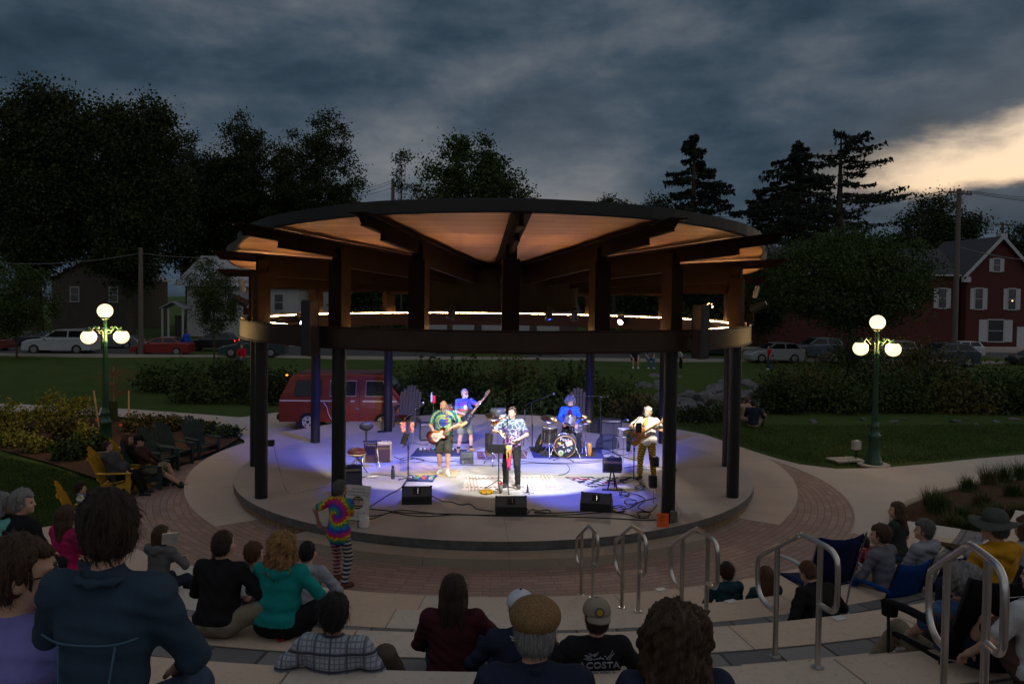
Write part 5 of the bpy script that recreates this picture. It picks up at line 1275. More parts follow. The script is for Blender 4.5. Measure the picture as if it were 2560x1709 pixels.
        v, f = Hh.mesh(.0062 if h < .02 else .009); Vs.append(v); Fs.append(f+n); n += len(v); mi.append(np.zeros(len(f), int))
    mb = MB()
    for s_ in (-1, 1): mb.sph(tuple(hl(s_*.033, .080, .010)), (.013*HS, .011*HS, .008*HS), 8, 6)
    q = len(mb.f); mb.tube([tuple(hl(-.026, .088, -.062)), tuple(hl(0, .094, -.060)), tuple(hl(.026, .088, -.062))], [.004, .0075, .004], 6)
    fm = [1 if i < q else 2 for i in range(len(mb.f))]
    fl = []; ml = []
    for f_, m_ in zip(mb.f, fm):
        for i in range(1, len(f_)-1): fl.append((f_[0], f_[i], f_[i+1], f_[i+1])); ml.append(m_)
    V = np.concatenate(Vs+[np.array(mb.v, dtype=np.float32)]); Fl = [tuple(r) for r in np.concatenate(Fs)]+[(a+n, b+n, c_+n) for a, b, c_, _ in fl]
    mi = np.concatenate(mi+[np.array(ml)])
    me = bpy.data.meshes.new('body'); me.from_pydata(V.tolist(), [], Fl)
    for m_ in (SKIN[skin], EYE, LIP): me.materials.append(m_)
    me.polygons.foreach_set('material_index', mi.astype(np.int32)); me.polygons.foreach_set('use_smooth', np.ones(len(me.polygons), bool)); me.update()
    link(bpy.data.objects.new('body', me), e)
    ph = sum(ord(c_) for c_ in label) % 97
    def fold(a):
        def f(x, y, z):
            w = .8*np.sin(x*9+ph)+.8*np.sin(z*7-y*8+ph*.5); q = np.sin(z*34+x*12*(1+.4*np.sin(ph))+w*2.2)
            return a*(1.0*np.abs(q)-.5+.55*np.sin(x*27-z*15+y*22+w*2)+.35*np.sin(z*61+x*23+w*3))
        return f
    # ---- clothes
    if top is not None:
        S = SDF(.045); o = .016
        S.ell(loc_(0, -.01, .03-hem*.5), (.165*g+o+.008, .115*g+o+.008, .13+hem), B); S.ell(loc_(0, 0, .17), (.15*g+o, .108*g+o, .15), B); S.ell(chest, (.168*(.5+.5*g)+o, .112*(.5+.5*g)+o, .185), Bt); S.cap(shL, shR, .078, .078, .05)
        S.cap(neck0-up*.03, neck0+up*.012, .075, .068, .02)
        if fem: S.ell(loc_(0, .075, .33, Bt), (.125, .07, .075), Bt, .04)
        for sh, el, wr in ((shL, eL, wL), (shR, eR, wR)):
            if sleeve == 'short': S.cap(sh, sh+(el-sh)*.72, .072, .068, .03)
            elif sleeve == 'long': S.cap(sh, el, .070, .056, .03); S.cap(el, el+(wr-el)*.94, .056, .042, .02)
            elif sleeve == 'three': S.cap(sh, el, .070, .056, .03); S.cap(el, el+(wr-el)*.35, .056, .052, .02)
        if hood is not None:
            S.ell(loc_(0, -.085, .47, Bt), (.125, .075, .075), Bt, .03); S.chain([loc_(-.12, 0, .50, Bt), loc_(-.10, -.1, .47, Bt), loc_(0, -.14, .43, Bt), loc_(.10, -.1, .47, Bt), loc_(.12, 0, .50, Bt)], [.03]*5, .02)
        elif hat != 'none' and sleeve == 'long':
            S.chain([loc_(.05, .05, .515, Bt), loc_(.075, -.02, .525, Bt), loc_(0, -.085, .53, Bt), loc_(-.075, -.02, .525, Bt), loc_(-.05, .05, .515, Bt)], [.018]*5, .012)
        V, F = S.mesh(h, fold(.0062)); raw_mesh('top', V, F, top, e, True)
    if bottom is not None:
        S = SDF(.04); o = .012
        S.ell(loc_(0, -.01, 0), (.168*g+o, .118*g+o, .125), B)
        for hp_, kn, an in ((hipL, kL, aL), (hipR, kR, aR)):
            if leg == 'long': S.cap(hp_, kn, .098*(.4+.6*g), .074, .04); S.cap(kn, kn+(an-kn)*.96, .073, .060, .03)
            elif leg == 'short': S.cap(hp_, hp_+(kn-hp_)*.86, .104*(.4+.6*g), .098, .04)
            elif leg == 'crop': S.cap(hp_, kn, .098*(.4+.6*g), .074, .04); S.cap(kn, kn+(an-kn)*.5, .073, .066, .03)
        if skirt: S.cap((hipL+kL)/2, (hipR+kR)/2, .11, .11, .05); S.cap(kL, kR, .07, .07, .05)
        V, F = S.mesh(h, fold(.0055)); raw_mesh('bottom', V, F, bottom, e, True)
    if shoe is not None:
        for nm, an, ft in (('shoe', aL, footL), ('shoe', aR, footR)):
            f = np.array(ft, float); f /= np.linalg.norm(f); S = SDF(.02); z = np.array([0, 0, 1.0])
            S.cap(an-z*.042-f*.045, an-z*.046+f*.13, .044, .040); S.cap(an-z*.062-f*.05, an-z*.064+f*.15, .024, .024); S.cap(an-z*.03, an+z*.01, .046, .045)
            V, F = S.mesh(.011); raw_mesh(nm, V, F, shoe, e, True)
    if sock is not None:
        for an, kn in ((aL, kL), (aR, kR)):
            S = SDF(.01); S.cap(an-(kn-an)*.02, an+(kn-an)*.16, .043, .046); V, F = S.mesh(.012); raw_mesh('sock', V, F, sock, e, True)
    # ---- hair
    if hair is not None:
        S = SDF(.03)
        fr_ = .004
        S.ell(hl(0, -.022, .036), (.086*HS, .104*HS, .098*HS), HB, .02); S.ell(hl(0, -.05, -.02), (.082*HS, .075*HS, .085*HS), HB, .03)
        if hairlen == 'full': S.ell(hl(0, -.02, .05), (.098*HS, .112*HS, .105*HS), HB, .03)
        if hairlen in ('bob', 'long', 'curly', 'afro'):
            w_ = {'bob': 1.0, 'long': 1.0, 'curly': 1.25, 'afro': 1.35}[hairlen]
            S.ell(hl(0, -.03, .03), (.096*w_*HS, .112*w_*HS, .108*w_**.5*HS), HB, .03)
            if hairlen != 'afro':
                for s_ in (-1, 1): S.cap(hl(s_*.068*w_, -.015, .0), hl(s_*.078*w_, -.02, -.10), .036*w_, .040*w_, .04)
                S.cap(hl(0, -.07, .0), hl(0, -.075, -.11), .075*w_, .075*w_, .05)
            if hairlen == 'long':
                dn = -np.array([0, 0, 1.0])*.75-up*.25; b0 = hl(0, -.085, -.10)
                for s_ in (-.055, 0, .055): S.cap(b0+HB@np.array([s_, 0, 0]), b0+HB@np.array([s_*1.15, -.02, 0])+dn*.17, .052, .040, .05)
            if hairlen == 'curly':
                for i in range(26):
                    a_ = random.Random(i+ph).uniform(0, 6.28); z_ = random.Random(i*7+ph).uniform(-.17, .10)
                    S.ell(hl(.105*math.cos(a_), -.045+.10*math.sin(a_) if math.sin(a_) < .2 else -.02, z_), (.036, .036, .034), None, .02)
                S.cap(hl(-.07, -.08, -.12), hl(-.08, -.10, -.21), .055, .045, .05); S.cap(hl(.07, -.08, -.12), hl(.08, -.10, -.21), .055, .045, .05); S.cap(hl(0, -.10, -.12), hl(0, -.12, -.23), .065, .05, .05)
        # clear the face
        def post(D_, ax):
            X_, Y_, Z_ = ax[0][:, None, None]-hc[0], ax[1][None, :, None]-hc[1], ax[2][None, None, :]-hc[2]
            fy = HB[0, 1]*X_+HB[1, 1]*Y_+HB[2, 1]*Z_; fz = HB[0, 2]*X_+HB[1, 2]*Y_+HB[2, 2]*Z_
            cut = np.minimum(fy/HS-(.030-.0*fz), .068-fz/HS) if hairlen != 'afro' else np.minimum(fy/HS-.045, .085-fz/HS)
            D_ = np.maximum(D_, cut*.9)
            if hairlen in ('short', 'full'): D_ = np.maximum(D_, -(fz/HS+.085+.0*fy))
            return D_
        am = {'short': .0035, 'full': .007, 'bob': .0065, 'long': .006, 'curly': .012, 'afro': .014}[hairlen]
        def disp(x, y, z):
            t = np.arctan2(x-hc[0], y-hc[1])
            return am*(np.sin(t*13+ph+z*14)*.8+.7*np.sin(t*31+z*9)+.5*np.sin(t*53-z*20+np.sin(z*30)))+ (am*.9*np.sin(z*70+t*5)*np.sin(t*9+z*40) if hairlen in ('curly', 'afro', 'full') else 0)
        V, F = S.mesh(min(h, .0125), disp, post)
        if h < .017:                                   # loose strands over the mass of hair
            rg = np.random.default_rng(int(ph)); ns = 130 if hairlen in ('curly', 'afro') else 420; ok_ = np.nonzero((V-hc)@HB[:, 1] < -.005*HS)[0]; ii = rg.choice(ok_, min(ns, len(ok_)), replace=False); p0 = V[ii]; nv = p0-hc; nv /= np.linalg.norm(nv, axis=1)[:, None]+1e-9
            dn = np.array([0, 0, -1.0])+rg.normal(size=(len(ii), 3))*(.7 if hairlen in ('curly', 'afro') else .22); dn -= nv*(dn*nv).sum(1)[:, None]; dn /= np.linalg.norm(dn, axis=1)[:, None]+1e-9
            l = (rg.uniform(.03, .085, len(ii))*(.55 if hairlen in ('short', 'curly', 'afro') else 1))[:, None]; sd = np.cross(nv, dn)*.0012
            p1 = p0+dn*l*.5+nv*.005; p2 = p0+dn*l+nv*rg.uniform(-.006, .006, (len(ii), 1)); SV = np.stack([p0-sd, p0+sd, p1-sd, p1+sd, p2-sd*.3, p2+sd*.3], 1).reshape(-1, 3); k6 = np.arange(len(ii))[:, None]*6+len(V)
            F = np.concatenate([F, k6+np.array([[0, 1, 3, 2]]), k6+np.array([[2, 3, 5, 4]])]); V = np.concatenate([V, SV])
        raw_mesh('hair', V, F, HAIR[hair], e, True)
    if beard is not None:
        S = SDF(.02); S.ell(hl(0, .045, -.078), (.055*HS, .055*HS, .045*HS), HB); S.ell(hl(0, .09, -.095), (.026, .022, .03), HB); S.cap(hl(-.03, .093, -.047), hl(.03, .093, -.047), .010, .010)
        for s_ in (-1, 1): S.cap(hl(s_*.062, .02, -.02), hl(s_*.05, .05, -.075), .016, .02)
        V, F = S.mesh(.011, lambda x, y, z: .002*np.sin(x*200)*np.sin(z*160)); raw_mesh('beard', V, F, HAIR[beard], e, True)
    if glasses:
        mb = MB()
        for s_ in (-1, 1):
            c_ = hl(s_*.034, .100, .008); mb.tube([tuple(c_+HB@np.array([.027*math.cos(t), 0, .021*math.sin(t)])) for t in np.linspace(0, 2*PI, 13)[:-1]], .0035, 5, closed=True)
            mb.tube([tuple(hl(s_*.062, .098, .012)), tuple(hl(s_*.078, .06, .014)), tuple(hl(s_*.080, -.005, .005))], .003, 5)
        mb.tube([tuple(hl(-.008, .104, .012)), tuple(hl(.008, .104, .012))], .003, 5); mb.build('glasses', BLACK if glasses is True else glasses, e)
    if hat in ('cap', 'cap_back', 'beret', 'brim', 'band'):
        pass
    J = dict(hl=hl, HB=HB, hc=hc, wL=wL, wR=wR, eL=eL, eR=eR, shL=shL, shR=shR, kL=kL, kR=kR, P=P, B=B, Bt=Bt, chest=chest, neck0=neck0, up=up, HS=HS, loc=loc_)
    return e, J
def hat_mesh(e, J, kind, m, m2=None, name='cap'):
    """headwear is clothing: a part of the person"""
    HB, HS = J['HB'], J['HS']; hl = J['hl']
    if kind in ('cap', 'cap_back'):
        S = SDF(.01); S.ell(hl(0, -.015, .055), (.104*HS, .121*HS, .098*HS), HB)
        def post(D_, ax):
            X_, Y_, Z_ = ax[0][:, None, None]-J['hc'][0], ax[1][None, :, None]-J['hc'][1], ax[2][None, None, :]-J['hc'][2]
            fz = HB[0, 2]*X_+HB[1, 2]*Y_+HB[2, 2]*Z_; return np.maximum(D_, .036*HS-fz)
        V, F = S.mesh(.011, None, post); c = raw_mesh(name, V, F, m, e, True); f = 1 if kind == 'cap' else -1
        mb = MB(); vs = []; N = 12
        for t in np.linspace(-1, 1, N):
            for k in (0, 1):
                x = .086*math.sin(t*1.35); y = f*(.060+.045*math.cos(t*1.5)+ (.085*math.cos(t*1.25) if k else 0)); z = .040-(.022 if k else 0)-.012*t*t
                if f < 0: y -= .015
                vs.append(hl(x*(1.0), y, z))
        fs = [(2*i, 2*i+1, 2*i+3, 2*i+2) for i in range(N-1)]; v2 = [tuple(v) for v in vs]+[tuple(v+HB@np.array([0, 0, .010])) for v in vs]; n = len(vs)
        mb._add(v2, fs+[tuple(n+i for i in reversed(q)) for q in fs]+[(2*i+1, n+2*i+1, n+2*i+3, 2*i+3) for i in range(N-1)], 0, True); mb.build('cap_peak', m2 or m, c)
        mb = MB(); mb.sph(tuple(hl(0, -.015, .155)), .009, 8, 6); mb.build('cap_button', m2 or m, c); return c
    if kind == 'brim':
        S = SDF(.02); S.ell(hl(0, -.012, .075), (.096*HS, .11*HS, .085*HS), HB); S.cap(hl(0, -.04, .10), hl(0, .03, .10), .07, .07)
        def post(D_, ax):
            X_, Y_, Z_ = ax[0][:, None, None]-J['hc'][0], ax[1][None, :, None]-J['hc'][1], ax[2][None, None, :]-J['hc'][2]
            fz = HB[0, 2]*X_+HB[1, 2]*Y_+HB[2, 2]*Z_; return np.maximum(D_, .045-fz)
        V, F = S.mesh(.012, None, post); c = raw_mesh(name, V, F, m, e, True)
        mb = MB(); vs = []; N = 36
        for i in range(N):
            t = 2*PI*i/N
            for rx, ry, dz in ((.094, .108, .050), (.15, .165, .040-.010*math.cos(2*t)), (.205, .215, .030-.030*math.cos(2*t))): vs.append(hl(rx*math.cos(t), -.012+ry*math.sin(t), dz))
        v2 = [tuple(v) for v in vs]+[tuple(v+HB@np.array([0, 0, .008])) for v in vs]; n = len(vs); fs = []
        for i in range(N):
            j = (i+1) % N
            for k in (0, 1): fs += [(i*3+k, i*3+k+1, j*3+k+1, j*3+k), tuple(n+q for q in (j*3+k, j*3+k+1, i*3+k+1, i*3+k))]
            fs.append((i*3+2, n+i*3+2, n+j*3+2, j*3+2))
        mb._add(v2, fs, 0, True); mb.build('brim', m2 or m, c); return c
    if kind == 'beret':   # flat cap
        S = SDF(.03); S.ell(hl(0, -.012, .070), (.114*HS, .134*HS, .082*HS), HB); S.ell(hl(0, .06, .055), (.08, .075, .03), HB)
        def post(D_, ax):
            X_, Y_, Z_ = ax[0][:, None, None]-J['hc'][0], ax[1][None, :, None]-J['hc'][1], ax[2][None, None, :]-J['hc'][2]
            fz = HB[0, 2]*X_+HB[1, 2]*Y_+HB[2, 2]*Z_; return np.maximum(D_, .022-fz)
        V, F = S.mesh(.009, None, post); return raw_mesh(name, V, F, m, e, True)
    if kind == 'band':
        mb = MB(); vs = []; N = 28
        for i in range(N):
            t = 2*PI*i/N
            for dz, g_ in ((.035, .0), (.045, .006), (.085, .006), (.095, 0)): vs.append(hl((.086+g_)*math.cos(t), -.012+(.105+g_)*math.sin(t), dz))
        fs = [(i*4+k, ((i+1) % N)*4+k, ((i+1) % N)*4+k+1, i*4+k+1) for i in range(N) for k in range(3)]
        mb._add([tuple(v) for v in vs], fs, 0, True); return mb.build(name, m, e)
# ================================================================ THE BAND AND ITS GEAR
def tolocal(loc, rz, sc):
    M = (Matrix.Translation(loc) @ Matrix.Rotation(rz, 4, 'Z') @ Matrix.Diagonal((sc, sc, sc, 1))).inverted()
    return lambda p: tuple(M @ Vector(p))
def m_spiral(cx, cz, cols, k=5.0, arms=2, jag=.35):
    def f(T, v):
        x, y, z = T.sep(v); dx = T.m('SUBTRACT', x, cx); dz = T.m('SUBTRACT', z, cz)
        r = T.m('SQRT', T.m('ADD', T.m('MULTIPLY', dx, dx), T.m('MULTIPLY', dz, dz))); a = T.m('DIVIDE', T.m('ARCTAN2', dx, dz), 2*PI)
        n = T.noise(v, 9, 4, .7).outputs[0]; ray_ = T.m('MULTIPLY', T.m('SINE', T.m('MULTIPLY', a, 2*PI*22)), .05)
        q = T.m('FRACT', T.m('ADD', T.m('ADD', T.m('MULTIPLY', r, k), T.m('MULTIPLY', a, arms)), T.m('ADD', ray_, T.m('MULTIPLY', n, jag))))
        n_ = len(cols); return T.ramp(q, [(i/n_, c) for i, c in enumerate(cols)]+[(1.0, cols[0])])
    return f
RED, YEL, GRN, TEAL, BLU, PUR, MAG, ORG, WHT = (.42, .012, .03), (.55, .40, .02), (.03, .24, .06), (.01, .18, .24), (.02, .05, .40), (.12, .02, .26), (.42, .02, .20), (.55, .14, .015), (.62, .60, .62)
TD_LADY = custom('tie_dye_spiral', m_spiral(0, 1.20, [MAG, RED, YEL, GRN, TEAL, BLU, PUR], 4.2, 1), .9)
def m_mandala(T, v):
    x, y, z = T.sep(v); dz = T.m('SUBTRACT', z, 1.19); dx = T.m('ADD', x, -.02)
    r = T.m('SQRT', T.m('ADD', T.m('MULTIPLY', dx, dx), T.m('MULTIPLY', dz, dz)))
    n = T.noise(v, 16, 4, .7, 1.5).outputs[0]; rings = T.m('SINE', T.m('ADD', T.m('MULTIPLY', r, 60), T.m('MULTIPLY', n, 9)))
    c = T.ramp(T.m('ADD', T.m('MULTIPLY', rings, .3), n), [(.25, (.015, .05, .20)), (.45, (.03, .17, .22)), (.58, (.12, .30, .06)), (.75, (.30, .42, .14))])
    inner = T.ramp(n, [(.35, (.012, .03, .18)), (.65, (.04, .11, .40))])
    c = T.mix(T.sstep(r, .105, .09), c, inner); ring = T.m('MULTIPLY', T.sstep(r, .09, .10), T.sstep(r, .122, .112))
    return T.mix(ring, c, (.40, .50, .14))
TD_GTR = custom('tie_dye_mandala', m_mandala, .9)
def m_rainbow(T, v):
    x, y, z = T.sep(v); n = T.noise(v, 6, 4, .7, .6).outputs[0]; n2 = T.noise(v, 25, 3, .7).outputs[0]
    q = T.m('ADD', T.m('MULTIPLY', T.m('SUBTRACT', z, .85), 1.45), T.m('ADD', T.m('MULTIPLY', T.m('ABSOLUTE', x), .35), T.m('MULTIPLY', T.m('SUBTRACT', n, .5), .55)))
    c = T.ramp(q, [(.0, GRN), (.14, YEL), (.26, ORG), (.36, GRN), (.48, RED), (.58, TEAL), (.70, PUR), (.86, BLU), (1, (.05, .10, .5))])
    st = T.m('MULTIPLY', T.sstep(T.m('SINE', T.m('MULTIPLY', T.m('ADD', z, T.m('MULTIPLY', n, .1)), 120)), .6, .95), .14); return T.mix(st, c, WHT)
TD_BASS = custom('tie_dye_rainbow', m_rainbow, .9)
def m_crackle(T, v):
    vo = T.n('ShaderNodeTexVoronoi', feature='DISTANCE_TO_EDGE'); T.l(v, vo.inputs['Vector']); vo.inputs['Scale'].default_value = 11
    x, y, z = T.sep(v); n = T.noise(v, 5, 4, .7, .5).outputs[0]
    c = T.ramp(T.m('ADD', T.m('MULTIPLY', T.m('SUBTRACT', z, .85), 1.1), T.m('MULTIPLY', T.m('SUBTRACT', n, .5), 1.1)), [(.0, (.20, .018, .13)), (.25, (.10, .022, .17)), (.5, (.055, .085, .14)), (.72, (.085, .13, .16)), (.95, (.13, .03, .16))])
    return T.mix(T.sstep(vo.outputs['Distance'], .10, .01), c, (.40, .43, .46))
TD_SING = custom('tie_dye_crackle', m_crackle, .9)
def m_waves(T, v):
    x, y, z = T.sep(v); xx = T.m('ADD', x, T.m('MULTIPLY', y, .7)); row = T.m('FLOOR', T.m('MULTIPLY', z, 17))
    ph = T.m('MULTIPLY', row, 1.7); w = T.m('SINE', T.m('ADD', T.m('MULTIPLY', xx, 62), ph)); fz = T.m('FRACT', T.m('MULTIPLY', z, 17))
    d = T.m('ABSOLUTE', T.m('SUBTRACT', fz, T.m('ADD', .5, T.m('MULTIPLY', w, .22)))); return T.mix(T.sstep(d, .30, .16), (.62, .42, .02), (.035, .02, .016))
WAVEP = custom('yellow_wave_print', m_waves, .9)
def m_stripes(T, v):
    x, y, z = T.sep(v); n = T.noise(v, 10, 4, .7).outputs[0]
    s = T.sstep(T.m('SINE', T.m('MULTIPLY', T.m('ADD', z, T.m('MULTIPLY', n, .035)), 95)), -.1, .5)
    c = T.ramp(T.m('ADD', T.m('MULTIPLY', x, 2.6), .5), [(.0, (.22, .02, .05)), (.35, (.16, .02, .05)), (.5, (.03, .03, .03)), (.58, (.05, .10, .18)), (.8, (.02, .03, .05))]); return T.mix(T.m('MULTIPLY', s, .75), c, (.50, .47, .44))
STRIPEP = custom('tie_dye_striped_trousers', m_stripes, .9)
SCARFM = custom('tie_dye_cloth', m_spiral(0.02, .05, [RED, ORG, YEL, TEAL, BLU, MAG, RED, WHT], 9, 1, .6), .9)
DENIMB = cloth('black_denim', (.020, .020, .021)); SHORTK = cloth('dark_shorts', (.045, .045, .04)); SHORTG = cloth('olive_shorts', (.17, .18, .115))
BLUEJ = cloth('blue_jacket', (.02, .085, .52)); MAROON = cloth('maroon_shirt', (.085, .010, .030)); WHITET = cloth('white_shirt', (.56, .55, .52))
SHOEW = mat('white_shoe', (.60, .62, .66), .6); SHOEB = mat('tan_shoe', (.26, .15, .06), .7); SHOEK = mat('black_shoe', (.02, .02, .02), .6); SHOEG = mat('grey_shoe', (.06, .065, .06), .7); SOCKK = cloth('black_sock', (.02, .02, .02))

# 1 sunburst guitar player
b = G(1110, 1184, 0); D1 = (b-CAM_POS).dot(CF); rz = PI-.10; L = tolocal(b, rz, 1.03); W = lambda px, py, dd=0: at(px, py, D1+dd)
e, J = person('bald bearded guitar player in a blue and green tie dye shirt, looking down', b, rz, scale=1.03, pelvis=(0, 0, .92), lean=(7, 0), head=(34, -6), wristR=L(W(1086, 1081, -.26)), wristL=L(W(1133, 1066, -.30)), elbR=(.8, -.5, -.4), elbL=(-.8, -.2, -.6), ankL=(-.10, .16, .085), ankR=(.09, -.08, .085), footL=(-.35, 1, 0), footR=(.3, 1, 0),
    top=TD_GTR, bottom=SHORTK, leg='short', shoe=SHOEW, sock=cloth('white_sock', (.5, .5, .52)), beard='white', glasses=True, girth=1.18, hem=.03, h=.014)
def guitar(name, label, cat, pos, ang, yaw, bodycol, pick, necklen, kind='strat', tilt=.12):
    g = empty(name, pos, 0, label, cat); g.rotation_euler = (tilt, -ang, yaw)
    out = {'strat': [(.20, .03), (.23, .10), (.17, .135), (.09, .10), (.02, .095), (-.06, .14), (-.15, .165), (-.23, .12), (-.25, .02), (-.235, -.08), (-.17, -.155), (-.08, -.155), (.0, -.105), (.08, -.10), (.15, -.145), (.20, -.11), (.16, -.045)],
           'round': [(.20, .04), (.20, .10), (.14, .125), (.06, .10), (-.02, .10), (-.12, .155), (-.22, .13), (-.27, .03), (-.26, -.09), (-.19, -.165), (-.09, -.16), (.0, -.11), (.08, -.12), (.15, -.13), (.13, -.06)]}[kind]
    P2 = [(p.x, p.y) for p in smooth_path([(x, y, 0) for x, y in out]+[(out[0][0], out[0][1], 0)], 4)][:-1]
    Mx = Matrix(((1, 0, 0, 0), (0, 0, 1, 0), (0, 1, 0, 0), (0, 0, 0, 1)))
    mb = MB().at(Mx); mb.prism([(x*.96, z*.96) for x, z in P2], -.026, -.018); mb.prism(P2, -.018, .018); mb.build('body', bodycol, g)
    mb = MB().at(Mx); pg = [(x*.62+.02, z*.66-.01) for x, z in P2]; mb.prism(pg, -.0325, -.0262); pk = mb.build('pickguard', pick, g)
    for x in (-.11, -.04, .03):
        mb = MB(); mb.box((x, -.036, 0), (.022, .008, .075), bev=.003); mb.build('pickup', WHITEPL if kind == 'strat' and pick is not BLACK else CHROME, pk)
    mb = MB(); mb.box((-.17, -.036, 0), (.035, .012, .08), bev=.003); mb.build('bridge', CHROME, g)
    mb = MB(); mb.box((.12+necklen/2, -.028, 0), (necklen, .022, .052), bev=.006); nk = mb.build('neck', NECKW, g)
    mb = MB()
    for i in range(14): mb.box((.14+necklen*(1-.93**i*1.0), -.0405, 0), (.004, .003, .05))
    mb.build('frets', CHROME, nk)
    mb = MB(); x1 = .12+necklen; mb.at(Mx); mb.prism([(x1-.01, .026), (x1+.03, .045), (x1+.17, .055), (x1+.20, .02), (x1+.17, -.01), (x1+.03, -.03), (x1-.01, -.026)], -.022, -.008); hd = mb.build('headstock', HEADW if kind == 'strat' else NECKW, g)
    for i in range(6 if kind == 'strat' else 4):
        mb = MB(); mb.cyl((x1+.035+.027*i, -.015, .045), (x1+.035+.027*i, -.015, .08), .009, n=8); mb.build('tuner', CHROME, hd)
    mb = MB()
    for i in range(4): mb.cyl((-.17, -.044, -.02+.013*i), (x1+.05, -.040, -.016+.010*i), .0012, n=4)
    mb.build('strings', CHROME, g); return g
NECKW = mat('maple_neck', (.30, .17, .075), .4); HEADW = mat('pale_headstock', (.50, .36, .19), .4); WHITEPL = mat('white_plastic', (.60, .58, .54), .35)
SUNB = custom('sunburst_finish', lambda T, v: T.ramp(T.m('SQRT', T.m('ADD', T.m('MULTIPLY', T.sep(v)[0], T.sep(v)[0]), T.m('MULTIPLY', T.m('MULTIPLY', T.sep(v)[2], T.sep(v)[2]), 2.2))), [(.05, (.55, .28, .04)), (.14, (.45, .10, .012)), (.21, (.10, .015, .008)), (.26, (.02, .008, .006))]), .22, spec=.6)
guitar('electric_guitar', 'sunburst electric guitar with a white pickguard', 'guitar', W(1094, 1088, -.27), .42, -.05, SUNB, WHITEPL, .44)
def strap(label, pts, m, w=.03):
    pts = smooth_path(pts, 5); mb = MB(); vs = []
    for i, p in enumerate(pts):
        t = (pts[min(i+1, len(pts)-1)]-pts[max(i-1, 0)]).normalized(); s = t.cross(CF).normalized()*w; vs += [p-s, p+s, p+s-CF*.006, p-s-CF*.006]
    n = len(pts); mb._add(vs, [(4*i+k, 4*i+(k+1) % 4, 4*i+4+(k+1) % 4, 4*i+4+k) for i in range(n-1) for k in range(4)], 0, True)
    o = mb.build('guitar_strap', m); return tag(o, label, 'strap')
strap('purple and orange patterned strap over the sunburst guitar player', [W(1122, 1023, .02), W(1119, 1030, -.17), W(1117, 1045, -.23), W(1116, 1062, -.22)], custom('strap_print', lambda T, v: T.ramp(T.noise(v, 18, 2, .5).outputs[0], [(.4, (.09, .04, .30)), (.55, (.45, .16, .03)), (.7, (.5, .45, .4))], 'CONSTANT'), .8))
# 2 bass player
b = G(1160, 1128, 0); D2 = (b-CAM_POS).dot(CF); rz = PI+.42; L = tolocal(b, rz, .97); W = lambda px, py, dd=0: at(px, py, D2+dd)
e, J = person('grey bearded bass player in a rainbow tie dye shirt and olive shorts', b, rz, scale=.97, pelvis=(0, 0, .93), head=(4, 14), wristR=L(W(1160, 1035, -.30)), wristL=L(W(1199, 1005, -.34)), elbR=(.7, -.6, -.4), elbL=(-.6, .3, -.8), ankL=(-.20, .02, .085), ankR=(.17, .0, .085), footL=(-.25, 1, 0), footR=(.5, 1, 0),
    top=TD_BASS, bottom=SHORTG, leg='short', shoe=SHOEB, sock=SOCKK, beard='white', hair='grey', glasses=True, girth=1.24, hem=.05, h=.014)
mb = MB(); 
c = J['loc'](.03, .135, .30, J['Bt']); mb.sph(tuple(c), (.06, .03, .075), 14, 8); mb.build('shirt_patch', WHITET, e)
guitar('bass_guitar', 'black bass guitar with a long neck raised to the right', 'guitar', W(1170, 1042, -.36), .86, .25, mat('black_lacquer', (.014, .012, .013), .15, spec=.7), BLACK, .60, 'round')
strap('dark blue strap over the bass player', [W(1166, 1000, .0), W(1172, 1010, -.22), W(1180, 1022, -.33)], cloth('navy_strap', (.03, .06, .2)), .028)
# 3 trumpet player
b = G(1279, 1216, 0); D3 = (b-CAM_POS).dot(CF); rz = PI-.18; L = tolocal(b, rz, 1.02); W = lambda px, py, dd=0: at(px, py, D3+dd)
e, J = person('dark haired trumpet player in a purple and white tie dye shirt at the microphone', b, rz, scale=1.02, pelvis=(0, 0, .93), head=(6, -16), wristR=L(W(1249, 1081, -.30)), wristL=L(W(1296, 1098, -.30)), elbR=(.9, -.3, -.5), elbL=(-.9, -.3, -.5), ankL=(-.14, .05, .085), ankR=(.13, .0, .085), footL=(-.3, 1, 0), footR=(.25, 1, 0),
    top=TD_SING, bottom=DENIMB, shoe=SHOEG, hair='dark', hairlen='short', girth=1.15, hem=.06, h=.014, skin='fair')
BRASS = mat('silver_brass', (.66, .60, .46), .2, 1.0, var=.1)
a, z = W(1229, 1066, -.36), W(1292, 1102, -.40); g = empty('trumpet', a.lerp(z, .5), 0, 'silver trumpet held across the body of the trumpet player', 'trumpet')
dv = (z-a); l = dv.length; u = dv.normalized(); s = Vector((0, 0, 1))-u*u.z; s.normalize(); o_ = lambda t, w: u*(t*l)+s*w
mb = MB(); mb.tube([o_(-.5, .02), o_(.35, .02)], .007, 8); mb.tube(smooth_path([o_(.30, .02), o_(.42, .0), o_(.30, -.075), o_(-.05, -.075)], 5), .007, 8); mb.build('tubing', BRASS, g)
mb = MB(); mb.tube([o_(-.2, -.02), o_(.2, -.02), o_(.38, -.02), o_(.47, -.02), o_(.52, -.02)], [.008, .010, .018, .036, .060], 16); mb.build('bell', BRASS, g)
mb = MB(); mb.tube([o_(-.5, .02), o_(-.56, .02)], [.006, .013], 10); mb.build('mouthpiece', BRASS, g)
for i in range(3):
    mb = MB(); c = o_(-.05+.085*i, -.03); mb.cyl(c-s*.065, c+s*.06, .013, n=10); mb.cyl(c+s*.06, c+s*.09, .005, n=6); mb.build('valve', BRASS, g)
